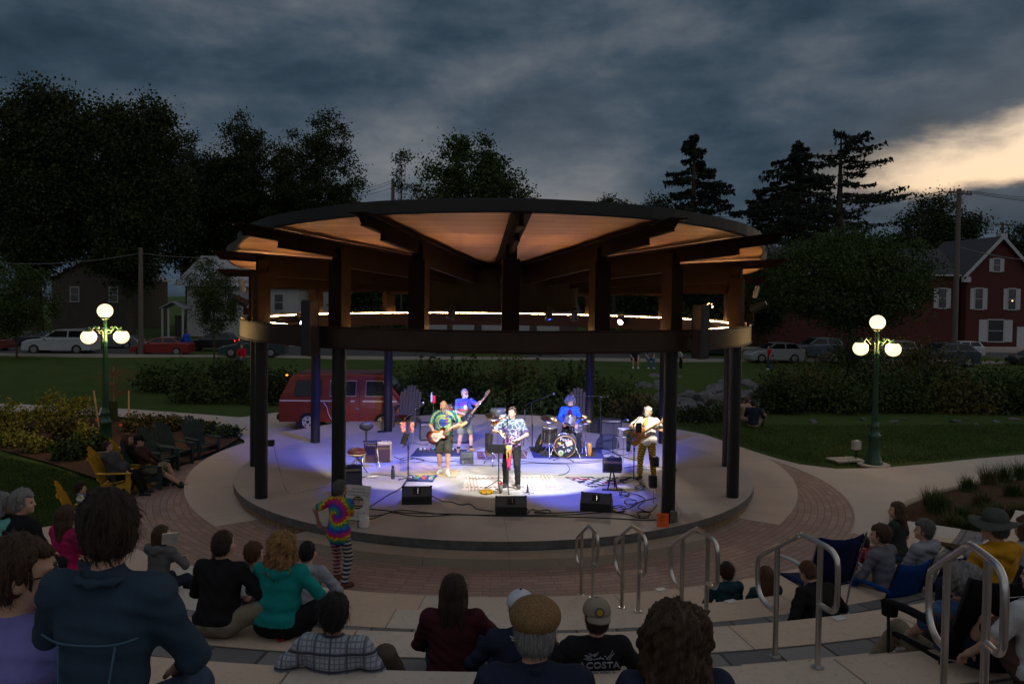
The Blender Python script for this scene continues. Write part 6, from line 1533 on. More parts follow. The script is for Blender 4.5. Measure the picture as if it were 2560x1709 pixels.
# 4 drummer
b = G(1424, 1120, 0); D4 = 22.15; p = at(1423, 1100, D4); b = Vector((p.x, p.y, 0)); rz = PI-.04; L = tolocal(b, rz, 1.0); W = lambda px, py, dd=0: at(px, py, D4+dd)
e, J = person('curly haired drummer in a bright blue jacket over a maroon shirt', b, rz, scale=1.0, pelvis=(0, 0, .68), lean=(4, 0), head=(26, 6), wristR=L(W(1408, 1056, -.42)), wristL=L(W(1443, 1059, -.42)), elbR=(.8, -.4, -.4), elbL=(-.8, -.4, -.4), ankL=(-.22, .42, .085), ankR=(.20, .46, .085), kneeL=(-.3, 1, .6), kneeR=(.3, 1, .6),
    top=BLUEJ, sleeve='long', bottom=DENIMB, shoe=SHOEK, hair='darkgrey', hairlen='afro', beard='dark', h=.014)
S = SDF(.02); Lc = J['loc']; S.cap(Lc(0, .105, .02), Lc(0, .112, .40, J['Bt']), .085, .062); S.cap(Lc(0, .112, .1), Lc(0, .108, .45, J['Bt']), .07, .045); V, F = S.mesh(.014); raw_mesh('undershirt', V, F, MAROON, e, True)
mb = MB(); mb.lathe([(0, .50), (.15, .51), (.17, .54), (.16, .57), (0, .58)], 18)
for k in range(3): mb.tube([(0, 0, .34), (.22*math.cos(k*2.1+.4), .22*math.sin(k*2.1+.4), 0)], .012, 6)
mb.cyl((0, 0, .2), (0, 0, .5), .016, n=8); o = mb.build('drum_stool', BLACK, None, (b.x, b.y, 0)); tag(o, 'round black stool under the drummer', 'stool')
for i, (x0, y0, x1, y1, lab) in enumerate(((1406, 1058, 1424, 1064, 'drumstick in the left seen hand of the drummer'), (1444, 1061, 1432, 1049, 'drumstick in the right seen hand of the drummer'))):
    mb = MB(); mb.cyl(W(x0, y0, -.44), W(x1, y1, -.72), .009, .006, n=6); o = mb.build('drumstick', HEADW); tag(o, lab, 'drumstick', 'drumsticks')
# 5 singing guitar player
b = G(1617, 1197, 0); D5 = (b-CAM_POS).dot(CF); rz = PI-.42; L = tolocal(b, rz, .975); W = lambda px, py, dd=0: at(px, py, D5+dd)
e, J = person('singing guitar player in a white shirt and yellow wave print trousers', b, rz, scale=.975, pelvis=(0, 0, .93), head=(-2, -18), wristR=L(W(1582, 1072, -.28)), wristL=L(W(1637, 1071, -.30)), elbR=(.9, -.4, -.3), elbL=(-.8, -.3, -.6), ankL=(-.16, -.02, .085), ankR=(.16, .04, .085), footL=(-.4, 1, 0), footR=(.2, 1, 0),
    top=WHITET, bottom=WAVEP, shoe=SHOEK, hair='grey', beard='grey', girth=1.2, hem=.06, h=.014, skin='tan')
hat_mesh(e, J, 'band', custom('headband_print', lambda T, v: T.ramp(T.noise(v, 40, 2, .5).outputs[0], [(.45, (.5, .5, .48)), (.55, (.1, .12, .16))], 'CONSTANT'), .8), name='headband')
guitar('solid_guitar', 'orange wood guitar held by the singing guitar player', 'guitar', W(1597, 1088, -.30), .60, -.30, custom('orange_wood', lambda T, v: T.ramp(T.noise(v, 5, 5, .6, 2).outputs[0], [(.3, (.42, .15, .03)), (.7, (.60, .27, .07))]), .3), mat('orange_pick', (.45, .17, .04), .35), .50, 'round')
strap('yellow strap over the singing guitar player', [W(1622, 1040, 0), W(1617, 1048, -.16), W(1612, 1062, -.24)], cloth('yellow_strap', (.55, .33, .04)), .03)

# ---------------------------------------------------------------- rugs
def rug(name, corners, m, label, z=.006):
    P = [G(*c, z) for c in corners]; c = sum((Vector(p) for p in P), Vector())/4
    ax = ((P[1]-P[0])+(P[2]-P[3])).normalized(); rz = math.atan2(ax.y, ax.x); M = Matrix.Rotation(-rz, 4, 'Z')
    Q = [M @ (p-c) for p in P]; mb = MB(); mb.prism([(q.x, q.y) for q in Q], 0, .008); o = mb.build(name, m, None, (c.x, c.y, z-.002), (0, 0, rz)); return tag(o, label, 'rug')
def m_border(T, v):
    x, y, z = T.sep(v); ax_ = T.m('ABSOLUTE', x); ay = T.m('ABSOLUTE', y); n = T.noise(v, 30, 3, .6).outputs[0]
    pat = T.m('MULTIPLY', T.sstep(T.m('SINE', T.m('MULTIPLY', y, 60)), -.2, .3), T.sstep(T.m('SINE', T.m('MULTIPLY', ax_, 85)), -.2, .4)); inb = T.m('MULTIPLY', T.sstep(ax_, .72, .73), T.sstep(ax_, .98, .97)); k1 = T.m('MULTIPLY', pat, inb)
    k2 = T.m('MULTIPLY', T.m('MULTIPLY', T.sstep(ay, .40, .41), T.sstep(ay, .49, .48)), T.sstep(T.m('SINE', T.m('MULTIPLY', x, 62)), -.3, .4))
    return T.mix(T.m('MAXIMUM', k1, k2), T.ramp(n, [(.3, (.48, .40, .36)), (.7, (.55, .47, .42))]), (.16, .10, .07))
rug('printed_rug', [(1154, 1226), (1404, 1222), (1380, 1188), (1166, 1188)], custom('cream_rug', m_border, .95), 'cream rug with a dotted brown border in front of the trumpet player')
def m_scale(T, v):
    x, y, z = T.sep(v); row = T.m('FLOOR', T.m('MULTIPLY', y, 6)); w = T.m('MULTIPLY', T.m('SINE', T.m('MULTIPLY', T.m('ADD', x, T.m('MULTIPLY', row, .17)), 18)), .22); f = T.m('FRACT', T.m('ADD', T.m('MULTIPLY', y, 6), w))
    l1 = T.sstep(T.m('ABSOLUTE', T.m('SUBTRACT', f, .5)), .36, .46); f2 = T.m('FRACT', T.m('MULTIPLY', T.m('ADD', T.m('ADD', x, T.m('MULTIPLY', y, .4)), T.m('MULTIPLY', row, .17)), 2.9)); l2 = T.sstep(T.m('ABSOLUTE', T.m('SUBTRACT', f2, .5)), .42, .47)
    n = T.noise(v, 1.6, 2, .5).outputs[0]; base = T.mix(T.sstep(n, .56, .62), (.012, .013, .022), (.16, .012, .04)); return T.mix(T.m('MAXIMUM', l1, l2), base, (.50, .48, .50))
rug('patterned_rug', [(1478, 1218), (1568, 1206), (1608, 1191), (1412, 1192)], custom('scallop_rug', m_scale, .95), 'black rug with white scallops under the singing guitar player', .007)
rug('drum_rug', [(1334, 1144), (1512, 1146), (1500, 1118), (1322, 1116)], custom('olive_blue_rug', lambda T, v: T.mix(T.sstep(T.m('MAXIMUM', T.m('ABSOLUTE', T.m('DIVIDE', T.sep(v)[0], .82)), T.m('ABSOLUTE', T.m('DIVIDE', T.sep(v)[1], .60))), .90, .94), (.045, .040, .022), (.02, .03, .12)), .95), 'dark rug with a blue border under the drum kit')
rug('lattice_rug', [(1194, 1147), (1316, 1145), (1319, 1127), (1192, 1128)], custom('brown_lattice', lambda T, v: T.mix(T.m('MAXIMUM', T.sstep(T.m('SINE', T.m('MULTIPLY', T.sep(v)[0], 24)), .93, .98), T.sstep(T.m('SINE', T.m('MULTIPLY', T.sep(v)[1], 30)), .93, .98)), (.13, .055, .045), (.42, .33, .26)), .95), 'brown rug with a pale lattice behind the trumpet player')
rug('tan_rug', [(928, 1182), (1140, 1192), (1150, 1176), (1010, 1150)], mat('tan_rug', (.40, .31, .19), .95, var=.12), 'plain tan mat under the sunburst guitar player')
rug('blue_rug', [(1026, 1140), (1160, 1140), (1168, 1124), (1044, 1119)], mat('dark_blue_rug', (.016, .025, .075), .95), 'dark blue rug holding the effects pedals')
# ---------------------------------------------------------------- drums
SHELL = custom('drum_burst', lambda T, v: T.ramp(T.sep(v)[2], [(.02, (.22, .14, .03)), (.20, (.16, .10, .03)), (.36, (.02, .015, .012))]), .3, spec=.6); HEADB = mat('black_drumhead', (.014, .014, .016), .35); HEADWT = mat('white_drumhead', (.62, .60, .62), .5)
def legs3(mb, c, z, r, n=3, a0=0.3, rr_=.012):
    for k in range(n):
        t = a0+2*PI*k/n; mb.tube([(c[0], c[1], z), (c[0]+r*math.cos(t), c[1]+r*math.sin(t), .012)], rr_, 6)
def drum(name, label, loc, r, h, z, tilt=(0, 0, 0), shell=SHELL, head=HEADWT, lugs=8, stand=True):
    e = empty(name, (loc[0], loc[1], 0), 0, label, 'drum'); M = T_(0, 0, z, *tilt); n = 28
    mb = MB().at(M); mb.lathe([(r, 0), (r, h)], n); mb.build('shell', shell, e, (0, 0, 0))
    mb = MB().at(M); mb.cyl((0, 0, h-.002), (0, 0, h+.004), r*.985, n=n); mb.cyl((0, 0, -.004), (0, 0, .002), r*.985, n=n); mb.build('drumhead', head, e)
    for zz_ in (h, 0):
        mb = MB().at(M); mb.lathe([(r*1.0, zz_-.02), (r*1.05, zz_-.02), (r*1.05, zz_+.014), (r*1.0, zz_+.014)], n); mb.build('hoop', CHROME, e)
    for k in range(lugs):
        t = 2*PI*k/lugs; mb = MB().at(M); mb.box((r*1.03*math.cos(t), r*1.03*math.sin(t), h*.5), (.02, .02, h*.45), (0, 0, t), bev=.006); mb.cyl((r*1.05*math.cos(t), r*1.05*math.sin(t), .01), (r*1.05*math.cos(t), r*1.05*math.sin(t), h), .004, n=5); mb.build('lug', CHROME, e)
    if stand:
        for k in range(3):
            t = 2*PI*k/3+.4; mb = MB(); mb.tube([(r*1.06*math.cos(t), r*1.06*math.sin(t), z+h*.35), (r*1.06*math.cos(t), r*1.06*math.sin(t), z-.02), (r*1.3*math.cos(t), r*1.3*math.sin(t), 0.01)], .008, 6); mb.build('leg', CHROME, e)
    return e
q = at(1374, 1090, 21.65); drum('floor_tom', 'deep brown floor tom left of the bass drum', q, .20, .40, .32)
q = at(1424, 1060, 21.6); drum('rack_tom', 'small tilted tom mounted over the bass drum', q, .135, .21, .84, (-.12, .12, 0), mat('silver_drum', (.25, .24, .27), .3, .5), HEADWT, 6, False)
q = at(1441, 1074, 21.9); drum('snare_drum', 'snare drum between the knees of the drummer', q, .17, .14, .60, (.1, 0, 0), CHROME, HEADWT, 8)
q = at(1558, 1080, 20.9); drum('timbale', 'shiny metal drum on a stand left of the singing guitar player', q, .145, .17, .66, (.03, 0, 0), CHROME, mat('grey_head', (.30, .32, .33), .5), 6)
# bass drum
q = at(1412, 1115, 21.25); e = empty('bass_drum', (q.x, q.y, 0), -.04, 'black fronted bass drum covered with stickers', 'drum'); R_ = .275; zc = .30
mb = MB().at(T_(0, .2, zc, PI/2)); mb.lathe([(R_*.985, -.2), (R_*.985, .2)], 44); mb.build('shell', SHELL, e)
mb = MB(); mb.cyl((0, -.005, zc), (0, -.012, zc), R_*.985, n=44); mb.build('front_head', HEADB, e)
for y in (0, .40):
    mb = MB(); mb.at(T_(0, y, zc, PI/2)).lathe([(R_*.95, -.012), (R_*1.03, -.014), (R_*1.03, .03), (R_*.97, .03)], 44); mb.build('hoop', mat('gold_hoop', (.42, .25, .08), .35) if y == 0 else CHROME, e)
for k in range(8):
    t = 2*PI*k/8+.3; mb = MB(); c = (R_*1.06*math.cos(t), R_*1.06*math.sin(t)); mb.cyl((c[0], -.02, zc+c[1]), (c[0], .40, zc+c[1]), .005, n=5); mb.box((c[0], -.012, zc+c[1]), (.03, .03, .03), bev=.006); mb.build('tension_rod', CHROME, e)
for s in (-1, 1): mb = MB(); mb.tube([(s*.24, .1, zc+.1), (s*.40, -.08, .01)], .010, 6); mb.build('spur', CHROME, e)
Mh = lambda x, z, r=0: T_(x, -.0135, zc+z, PI/2, 0, 0) @ Matrix.Rotation(r, 4, 'Z')
text('logo_lettering', 'Pearl', .115, WHITEPL, e, Mh(-.01, .175, -.12), .001)
def sticker(name, x, z, w, h, m, r=0, round_=False):
    mb = MB().at(Mh(x, z, r))
    if round_: mb.cyl((0, 0, 0), (0, 0, .0015), w/2, n=20)
    else: mb.box((0, 0, .0008), (w, h, .0015))
    return mb.build(name, m, e)
sc_ = lambda n, c: mat('sticker_'+n, c, .5, var=.25, scale=40)
sticker('poster_sticker', .11, .085, .17, .13, sc_('peach', (.55, .36, .24)), .38); sticker('yellow_sticker', -.145, .085, .085, .04, sc_('yellow', (.55, .34, .03)), .05); sticker('red_sticker', -.20, .0, .065, 0, sc_('red', (.42, .06, .06)), 0, True); sticker('round_sticker', -.03, -.02, .05, 0, sc_('cream', (.5, .5, .38)), 0, True); sticker('teal_sticker', .17, -.03, .05, 0, sc_('teal', (.08, .30, .26)), 0, True)
a_ = sticker('white_ring_sticker', .10, -.095, .085, 0, WHITEPL, 0, True); sticker('arch_sticker', .10, -.105, .05, .03, HEADB, 0).location.y = -.002
sticker('frog_sticker', -.10, -.16, .135, 0, sc_('pale', (.42, .46, .34)), 0, True); o = sticker('green_sticker', -.10, -.17, .09, 0, sc_('green', (.16, .28, .05)), 0, True); o.location.y = -.002; sticker('small_sticker', .0, -.125, .06, .045, sc_('cream2', (.5, .5, .36)), .15)
for r in (.35, -.35): sticker('cross_sticker', -.085, .04, .13, .010, WHITEPL, r)
# cymbals on stands
CYM = custom('cymbal_bronze', lambda T, v: T.ramp(T.noise(v, 3, 4, .6).outputs[0], [(.3, (.42, .30, .16)), (.7, (.55, .42, .26))]), .28, metal=1.0)
def cymbal(label, px, py, d, r, tilt, base=None, boom=0):
    c = at(px, py, d); e = empty('cymbal', (c.x, c.y, 0), 0, label, 'cymbal', 'cymbals on stands'); z = c.z
    mb = MB().at(T_(0, 0, z, *tilt)); mb.lathe([(0, .035), (.03, .032), (.05, .015), (r*.6, .004), (r, -.008), (r, -.011), (r*.6, 0), (.05, .010), (0, .028)], 36); mb.build('cymbal_plate', CYM, e)
    mb = MB(); mb.cyl((0, 0, .30), (0, 0, z+.06), .009, n=8); mb.cyl((0, 0, .0), (0, 0, z*.6), .013, n=8); mb.build('stand', CHROME, e)
    for k in range(3):
        t = 2*PI*k/3+.5; mb = MB(); mb.tube([(0, 0, .34), (.24*math.cos(t), .24*math.sin(t), .01)], .010, 6); mb.tube([(0, 0, .12), (.13*math.cos(t), .13*math.sin(t), .16)], .007, 5); mb.build('leg', CHROME, e)
        mb = MB(); mb.sph((.24*math.cos(t), .24*math.sin(t), .014), .018, 8, 6); mb.build('rubber_foot', RUBBER, e)
cymbal('large tilted cymbal left of the drummer', 1374, 1046, 21.3, .235, (.32, .15, 0)); cymbal('thin upper cymbal at the right hand of the drummer', 1455, 1042, 21.9, .16, (.2, -.1, 0)); cymbal('lower flat cymbal right of the drum kit', 1465, 1053, 21.5, .16, (.22, -.05, 0)); cymbal('brown cymbal left of the trumpet player', 1233, 1040, 20.3, .20, (.38, .1, 0))
# wooden hand percussion
q = G(1473, 1140, 0); mb = MB(); mb.lathe([(0, 0), (.045, .0), (.06, .1), (.065, .22), (.06, .30), (.04, .335), (0, .345)], 18); o = mb.build('gourd_shaker', mat('amber_wood', (.55, .24, .04), .4), None, (q.x, q.y, .01)); tag(o, 'amber wooden hand drum standing beside the drum kit', 'hand drum')
# percussion rack behind the trumpet player
q = at(1245, 1060, 20.6); e = empty('steel_pan', (q.x, q.y, 0), 0, 'dark conga style drum with a red and yellow rim behind the trumpet player', 'drum'); z = zpx(1026, 1245, 20.6)
mb = MB(); mb.lathe([(.19, -.10), (.20, .0), (.18, .06), (.0, .07)], 26, c=(0, 0, z)); mb.build('shell', mat('dark_grey_drum', (.05, .05, .052), .4), e)
mb = MB(); mb.lathe([(.195, -.14), (.205, -.10), (.205, -.085), (.195, -.08)], 26, c=(0, 0, z)); mb.build('hoop', WHITEPL, e)
mb = MB(); mb.lathe([(.16, -.34), (.19, -.14)], 26, c=(0, 0, z)); mb.build('lower_shell', custom('red_yellow_band', lambda T, v: T.ramp(T.m('FRACT', T.m('MULTIPLY', T.sep(v)[0], 16)), [(0, (.5, .05, .02)), (.5, (.6, .36, .03))], 'CONSTANT'), .5), e)
for s in (-.17, .0, .17): mb = MB(); mb.cyl((s, .05, 0), (s, .05, z-.3), .014, n=8); mb.build('stand_leg', CHROME, e)
mb = MB(); mb.cyl((-.22, -.02, .2), (-.22, -.02, .72), .10, n=18); mb.build('side_drum', SHELL, e)
# hi-hat style clutch stand
q = G(1311, 1112, 0); e = empty('cymbal_stand', q, 0, 'slim chrome stand without a cymbal behind the trumpet player', 'stand'); mb = MB(); mb.cyl((0, 0, .25), (0, 0, 1.0), .010, n=8); mb.sph((0, 0, .82), .03, 8, 6); mb.build('pole', CHROME, e)
mb = MB(); legs3(mb, (0, 0), .3, .2); mb.build('tripod', CHROME, e)
# ---------------------------------------------------------------- microphone stands
MICB = mat('stand_black', (.018, .018, .020), .45, .3); MICG = mat('mic_grille', (.30, .30, .32), .4, .8)
def micstand(label, base, top, tip=None, tail=None, mic=True, foot='tripod', br=.011, mr=.03):
    base = Vector(base); e = empty('microphone_stand', base, 0, label, 'microphone stand', 'microphone stands'); top = Vector(top)-base
    mb = MB(); mb.cyl((0, 0, .05), (0, 0, top.z*.55), .013, n=8); mb.tube([(0, 0, top.z*.5), top], .009, 8); mb.cyl((0, 0, top.z*.53), (0, 0, top.z*.60), .02, n=8); mb.build('pole', MICB, e)
    if foot == 'tripod':
        for k in range(3):
            t = 2*PI*k/3+base.x*3; mb = MB(); mb.tube([(0, 0, .10), (.30*math.cos(t), .30*math.sin(t), .015)], .011, 6); mb.sph((.30*math.cos(t), .30*math.sin(t), .016), .018, 6, 5); mb.build('foot', MICB, e)
    else: mb = MB(); mb.cyl((0, 0, 0), (0, 0, .025), .14, .13, n=22); mb.build('round_base', MICB, e)
    t1 = top
    if tip is not None:
        t1 = Vector(tip)-base; t0 = Vector(tail)-base if tail is not None else top
        mb = MB(); mb.tube([t0, t1], br*.8, 8); mb.sph(top, .026, 8, 6); mb.build('boom', MICB, e); dr = (t1-t0).normalized()
    else: dr = Vector((0, 0, 1))
    if mic:
        mb = MB(); mb.tube([t1-dr*.02, t1+dr*.13], [.013, .02], 10); m_ = mb.build('microphone', MICB, e); mb = MB(); mb.sph(t1+dr*.15, mr*1.0, 12, 8); mb.build('grille', MICG, m_)
    return e
b = G(1020, 1205, 0); dd = (b-CAM_POS).dot(CF); micstand('boom microphone stand hung with a bright cloth, left of the sunburst guitar', b, at(1019, 1052, dd), at(1046, 1017, dd-.05), at(994, 1062, dd+.1))
mb = MB(); 
for px, w_ in ((1008, .13), (1030, .10)):
    P = [at(px, 1055+k*5.0, dd-.05-.01*k) for k in range(6)]; vs = []
    for i, p_ in enumerate(P): s = CR*(w_*.5*(1-.05*i)); wv = CF*(.02*math.sin(i*1.7)); vs += [p_-s+wv, p_-wv, p_+s+wv]
    mb._add([tuple(Vector(v)-P[0]*0) for v in vs], [(3*i+k, 3*i+k+1, 3*i+4+k, 3*i+3+k) for i in range(5) for k in (0, 1)], 0, True)
o = mb.build('hanging_cloth', custom('bright_bandana', lambda T, v: T.ramp(T.noise(v, 26, 3, .6, 1).outputs[0], [(.36, (.5, .02, .06)), (.46, (.6, .45, .05)), (.54, (.55, .1, .35)), (.64, (.1, .06, .4)), (.72, (.6, .5, .5))], 'CONSTANT'), .9)); tag(o, 'red and purple cloth draped over the left boom stand', 'cloth')
sm = o.modifiers.new('thick', 'SOLIDIFY'); sm.thickness = .006
q = at(1012, 1096, dd-.08); e = empty('tablet_case', q, 0, 'black gadget clamped on the left boom stand', 'gadget'); mb = MB(); mb.box((0, 0, 0), (.13, .05, .30), (.1, .35, 0), bev=.02); mb.build('case', BLACK, e); mb = MB(); mb.box((.02, -.03, -.12), (.06, .02, .02)); mb.build('button', CHROME, e)
b = G(1270, 1228, 0); dd = (b-CAM_POS).dot(CF); micstand('straight microphone stand in front of the trumpet player', b, at(1268, 1062, dd+.05))
P = [at(1272, 1112+k*10.5, dd-.03) for k in range(7)]; vs = []; mb = MB()
for i, p_ in enumerate(P): s = CR*(.055*(1-.10*i)+.01); wv = CF*(.015*math.sin(i*1.9)); vs += [p_-s+wv, p_-wv*2, p_+s+wv]
mb._add(vs, [(3*i+k, 3*i+k+1, 3*i+4+k, 3*i+3+k) for i in range(6) for k in (0, 1)], 0, True); o = mb.build('tie_dye_scarf', custom('scarf_print', lambda T, v: T.ramp(T.m('ADD', T.m('MULTIPLY', T.m('SUBTRACT', T.sep(v)[2], .45), 1.1), T.m('MULTIPLY', T.m('SUBTRACT', T.noise(v, 14, 3, .6).outputs[0], .5), .9)), [(.05, (.45, .03, .18)), (.28, (.45, .03, .03)), (.45, (.55, .33, .05)), (.6, (.04, .2, .35)), (.75, (.5, .4, .1)), (.95, (.45, .08, .02))]), .9)); tag(o, 'rainbow scarf hanging from the centre microphone stand', 'scarf'); o.modifiers.new('thick', 'SOLIDIFY').thickness = .008
# music stand
b = G(1246, 1224, 0); dd = (b-CAM_POS).dot(CF); e = empty('music_stand', b, -.1, 'black music stand in front of the trumpet player', 'music stand'); z = zpx(1119, 1246, dd)
mb = MB(); mb.cyl((0, 0, .05), (0, 0, z), .012, n=8); mb.build('pole', MICB, e); mb = MB(); mb.box((0, -.03, z), (.50, .012, .21), (.35, 0, 0), bev=.004); mb.box((0, .03, z-.10), (.50, .06, .012), (.35, 0, 0)); mb.build('desk', BLACK, e)
for k in range(3): t = 2*PI*k/3+.7; mb = MB(); mb.tube([(0, 0, .22), (.30*math.cos(t), .30*math.sin(t), .012)], .010, 6); mb.sph((.30*math.cos(t), .30*math.sin(t), .014), .018, 6, 5); mb.build('foot', MICB, e)
b = G(1330, 1128, 0); micstand('tall boom microphone stand left of the drummer', b, at(1329, 1012, (b-CAM_POS).dot(CF)), at(1372, 989, 21.7), at(1316, 1011, 21.9))
b = G(1500, 1128, 0); micstand('tall boom microphone stand right of the drummer', b, at(1502, 993, (b-CAM_POS).dot(CF)), at(1446, 990, 21.6), at(1522, 991, 21.9))
b = G(1532, 1138, 0); micstand('short boom microphone stand beside the shiny metal drum', b, at(1533, 1060, (b-CAM_POS).dot(CF)), at(1556, 1053, 21.0), at(1514, 1064, 21.2))
b = G(1584, 1203, 0); micstand('boom microphone stand at the mouth of the singing guitar player', b, at(1584, 1060, (b-CAM_POS).dot(CF)), at(1603, 1038, 18.35), at(1584, 1060, (b-CAM_POS).dot(CF)))
q = at(1597, 1069, 18.3); e = empty('tablet', q, -.3, 'black tablet clamped on the stand of the singing guitar player', 'tablet'); mb = MB(); mb.box((0, 0, 0), (.13, .02, .22), (-.2, 0, 0), bev=.01); mb.build('case', BLACK, e); mb = MB(); mb.box((0, .03, 0), (.03, .05, .03)); mb.build('clamp', BLACK, e)
P = [at(1574-.6*k, 1072+k*9.5, 18.4) for k in range(7)]; vs = []; mb = MB()
for i, p_ in enumerate(P): s = CR*(.075*(1-.08*i)); wv = CF*(.02*math.sin(i*1.9)); vs += [p_-s+wv, p_-wv*2, p_+s+wv]
mb._add(vs, [(3*i+k, 3*i+k+1, 3*i+4+k, 3*i+3+k) for i in range(6) for k in (0, 1)], 0, True); o = mb.build('tie_dye_towel', custom('towel_print', lambda T, v: T.ramp(T.noise(v, 7, 3, .6, 1).outputs[0], [(.36, (.02, .04, .35)), (.46, (.02, .2, .3)), (.54, (.5, .35, .05)), (.62, (.45, .05, .08))]), .9)); tag(o, 'blue tie dye towel hung beside the orange guitar', 'towel'); o.modifiers.new('thick', 'SOLIDIFY').thickness = .008
b = G(1412, 1150, 0); micstand('low boom microphone stand in front of the bass drum', b, at(1411, 1127, (b-CAM_POS).dot(CF)), at(1396, 1116, 20.9), at(1448, 1128, 20.7))
b = G(955, 1079, 0); micstand('round based stand near the back left column', b, at(956, 1018, (b-CAM_POS).dot(CF)), mic=False, foot='round')
# ---------------------------------------------------------------- wedges, amps, stools
GRIL = mat('speaker_grille', (.075, .075, .078), .7, .2, var=.3, scale=60); TOLEX = mat('lit_cream_tolex', (.60, .47, .18), .75, var=.15, scale=30); GCLOTH = mat('brown_grille_cloth', (.085, .040, .032), .9, var=.2, scale=60)  # amp tolex lighter and yellower: the key light is put into its colour
def wedge(px, py, label, w=.60, rz=0.0, h=.34, dpt=.42):
    b = G(px, py, 0); e = empty('stage_monitor', (b.x, b.y, 0), rz, label, 'stage monitor', 'wedge monitors on the stage')
    prof = [(0, 0), (dpt, 0), (dpt, .12), (.16, h), (.0, h*.45)]
    vs = [(-w/2, y, z) for y, z in prof]+[(w/2, y, z) for y, z in prof]; mb = MB(); mb._add(vs, [(0, 1, 2, 3, 4), (9, 8, 7, 6, 5)]+[(i, 5+i, 5+(i+1) % 5, (i+1) % 5) for i in range(5)]); mb.build('cabinet', BLACK, e)
    y0, z0, y1, z1 = .0, h*.45, .16, h; nv = Vector((0, -(z1-z0), y1-y0)).normalized(); c = Vector((0, (y0+y1)/2, (z0+z1)/2)); ang = math.atan2(y1-y0, z1-z0)
    mb = MB(); mb.box(c+nv*.006, (w*.97, .012, math.hypot(y1-y0, z1-z0)*.94), (-ang, 0, 0), bev=.004); gr = mb.build('back_plate', GRIL, e)
    mb = MB(); mb.box(c+nv*.013, (.15, .008, .13), (-ang, 0, 0)); mb.build('handle_recess', RUBBER, gr); mb = MB(); mb.box(c+nv*.022+Vector((.02, 0, 0)), (.02, .02, .10), (-ang, 0, 0)); mb.build('handle_bar', CHROME, gr)
    for s in (-1, 1):
        mb = MB(); mb.box((s*(w/2-.02), .14, h-.005), (.05, .06, .03), (0, 0, 0), bev=.01); mb.build('corner', RUBBER, e)
    return e
wedge(1042, 1261, 'black wedge monitor on the left front of the stage', rz=.05); wedge(1278, 1288, 'black wedge monitor centred at the stage edge', rz=0); wedge(1488, 1279, 'black wedge monitor on the right front of the stage, turned sideways', rz=-.28)
b = G(1167, 1160, 0); e = empty('small_monitor', (b.x, b.y, 0), .03, 'small grey speaker on the floor in front of the bass player', 'stage monitor'); mb = MB(); mb.box((0, .12, .14), (.33, .24, .28), bev=.015); mb.build('cabinet', mat('grey_speaker', (.06, .065, .06), .6), e); mb = MB(); mb.box((0, -.004, .14), (.16, .02, .05), bev=.008); mb.build('handle_recess', BLACK, e); mb = MB(); mb.box((-.10, -.004, .05), (.06, .01, .05)); mb.build('socket_plate', CHROME, e)
b = G(944, 1156, 0); e = empty('guitar_amp', (b.x, b.y, 0), .10, 'cream guitar amplifier with a brown grille behind the tall backed stool', 'amplifier')
mb = MB(); mb.box((0, .13, .25), (.68, .26, .50), bev=.03); mb.build('cabinet', TOLEX, e); mb = MB(); mb.box((0, -.004, .19), (.60, .02, .31)); mb.build('grille', GCLOTH, e); mb = MB(); mb.box((0, -.004, .405), (.60, .02, .06)); pn = mb.build('control_panel', GCLOTH, e)
for i in range(9): mb = MB(); mb.cyl((-.2+.05*i, -.014, .405), (-.2+.05*i, -.03, .405), .011, n=8); mb.build('knob', CHROME, pn)
mb = MB(); mb.box((0, .13, .515), (.18, .03, .02), bev=.006); mb.build('handle', GCLOTH, e)
def amp(px, py, w, h, label, m=BLACK, rz=0.0, d=.28, name='amplifier'):
    b = G(px, py, 0); e = empty(name, (b.x, b.y, 0), rz, label, 'amplifier'); mb = MB(); mb.box((0, d/2, h/2), (w, d, h), bev=.02); mb.build('cabinet', m, e); mb = MB(); mb.box((0, -.004, h*.43), (w*.88, .02, h*.70)); mb.build('grille', GRIL, e); mb = MB(); mb.box((0, -.004, h*.89), (w*.88, .02, h*.1)); mb.build('control_panel', CHROME if m is BLACK else BLACK, e); mb = MB(); mb.box((0, d/2, h+.012), (.16, .03, .02), bev=.006); mb.build('handle', BLACK, e); return e
amp(1068, 1102, .42, .52, 'black amplifier behind the sunburst guitar player', rz=.1); amp(1150, 1108, .5, .62, 'black bass cabinet behind the bass player'); amp(1528, 1090, .62, .5, 'black flight case right of the drummer', rz=-.1); 
q = G(1508, 1083, 0); e = empty('kick_speaker', (q.x, q.y, 0), 0, 'round shouldered black case behind the right boom stand', 'case'); mb = MB(); mb.sph((0, .2, .12), (.38, .25, .36), 18, 10); mb.build('shell', mat('soft_case', (.012, .012, .013), .8), e); mb = MB(); mb.tube(smooth_path([(-.1, -.02, .4), (0, -.04, .47), (.1, -.02, .4)], 4), .012, 6); mb.build('handle', BLACK, e)
q = G(1520, 1122, 0); e = empty('gig_bag', (q.x, q.y, 0), 0, 'dark arched bag on the floor right of the drum rug', 'bag'); mb = MB(); mb.sph((0, .1, .08), (.33, .18, .33), 18, 10); mb.build('shell', mat('navy_bag', (.018, .022, .04), .8), e); mb = MB(); mb.tube(smooth_path([(-.3, -.02, .12), (0, -.09, .30), (.3, -.02, .12)], 4), .008, 5); mb.build('zip', BLACK, e)
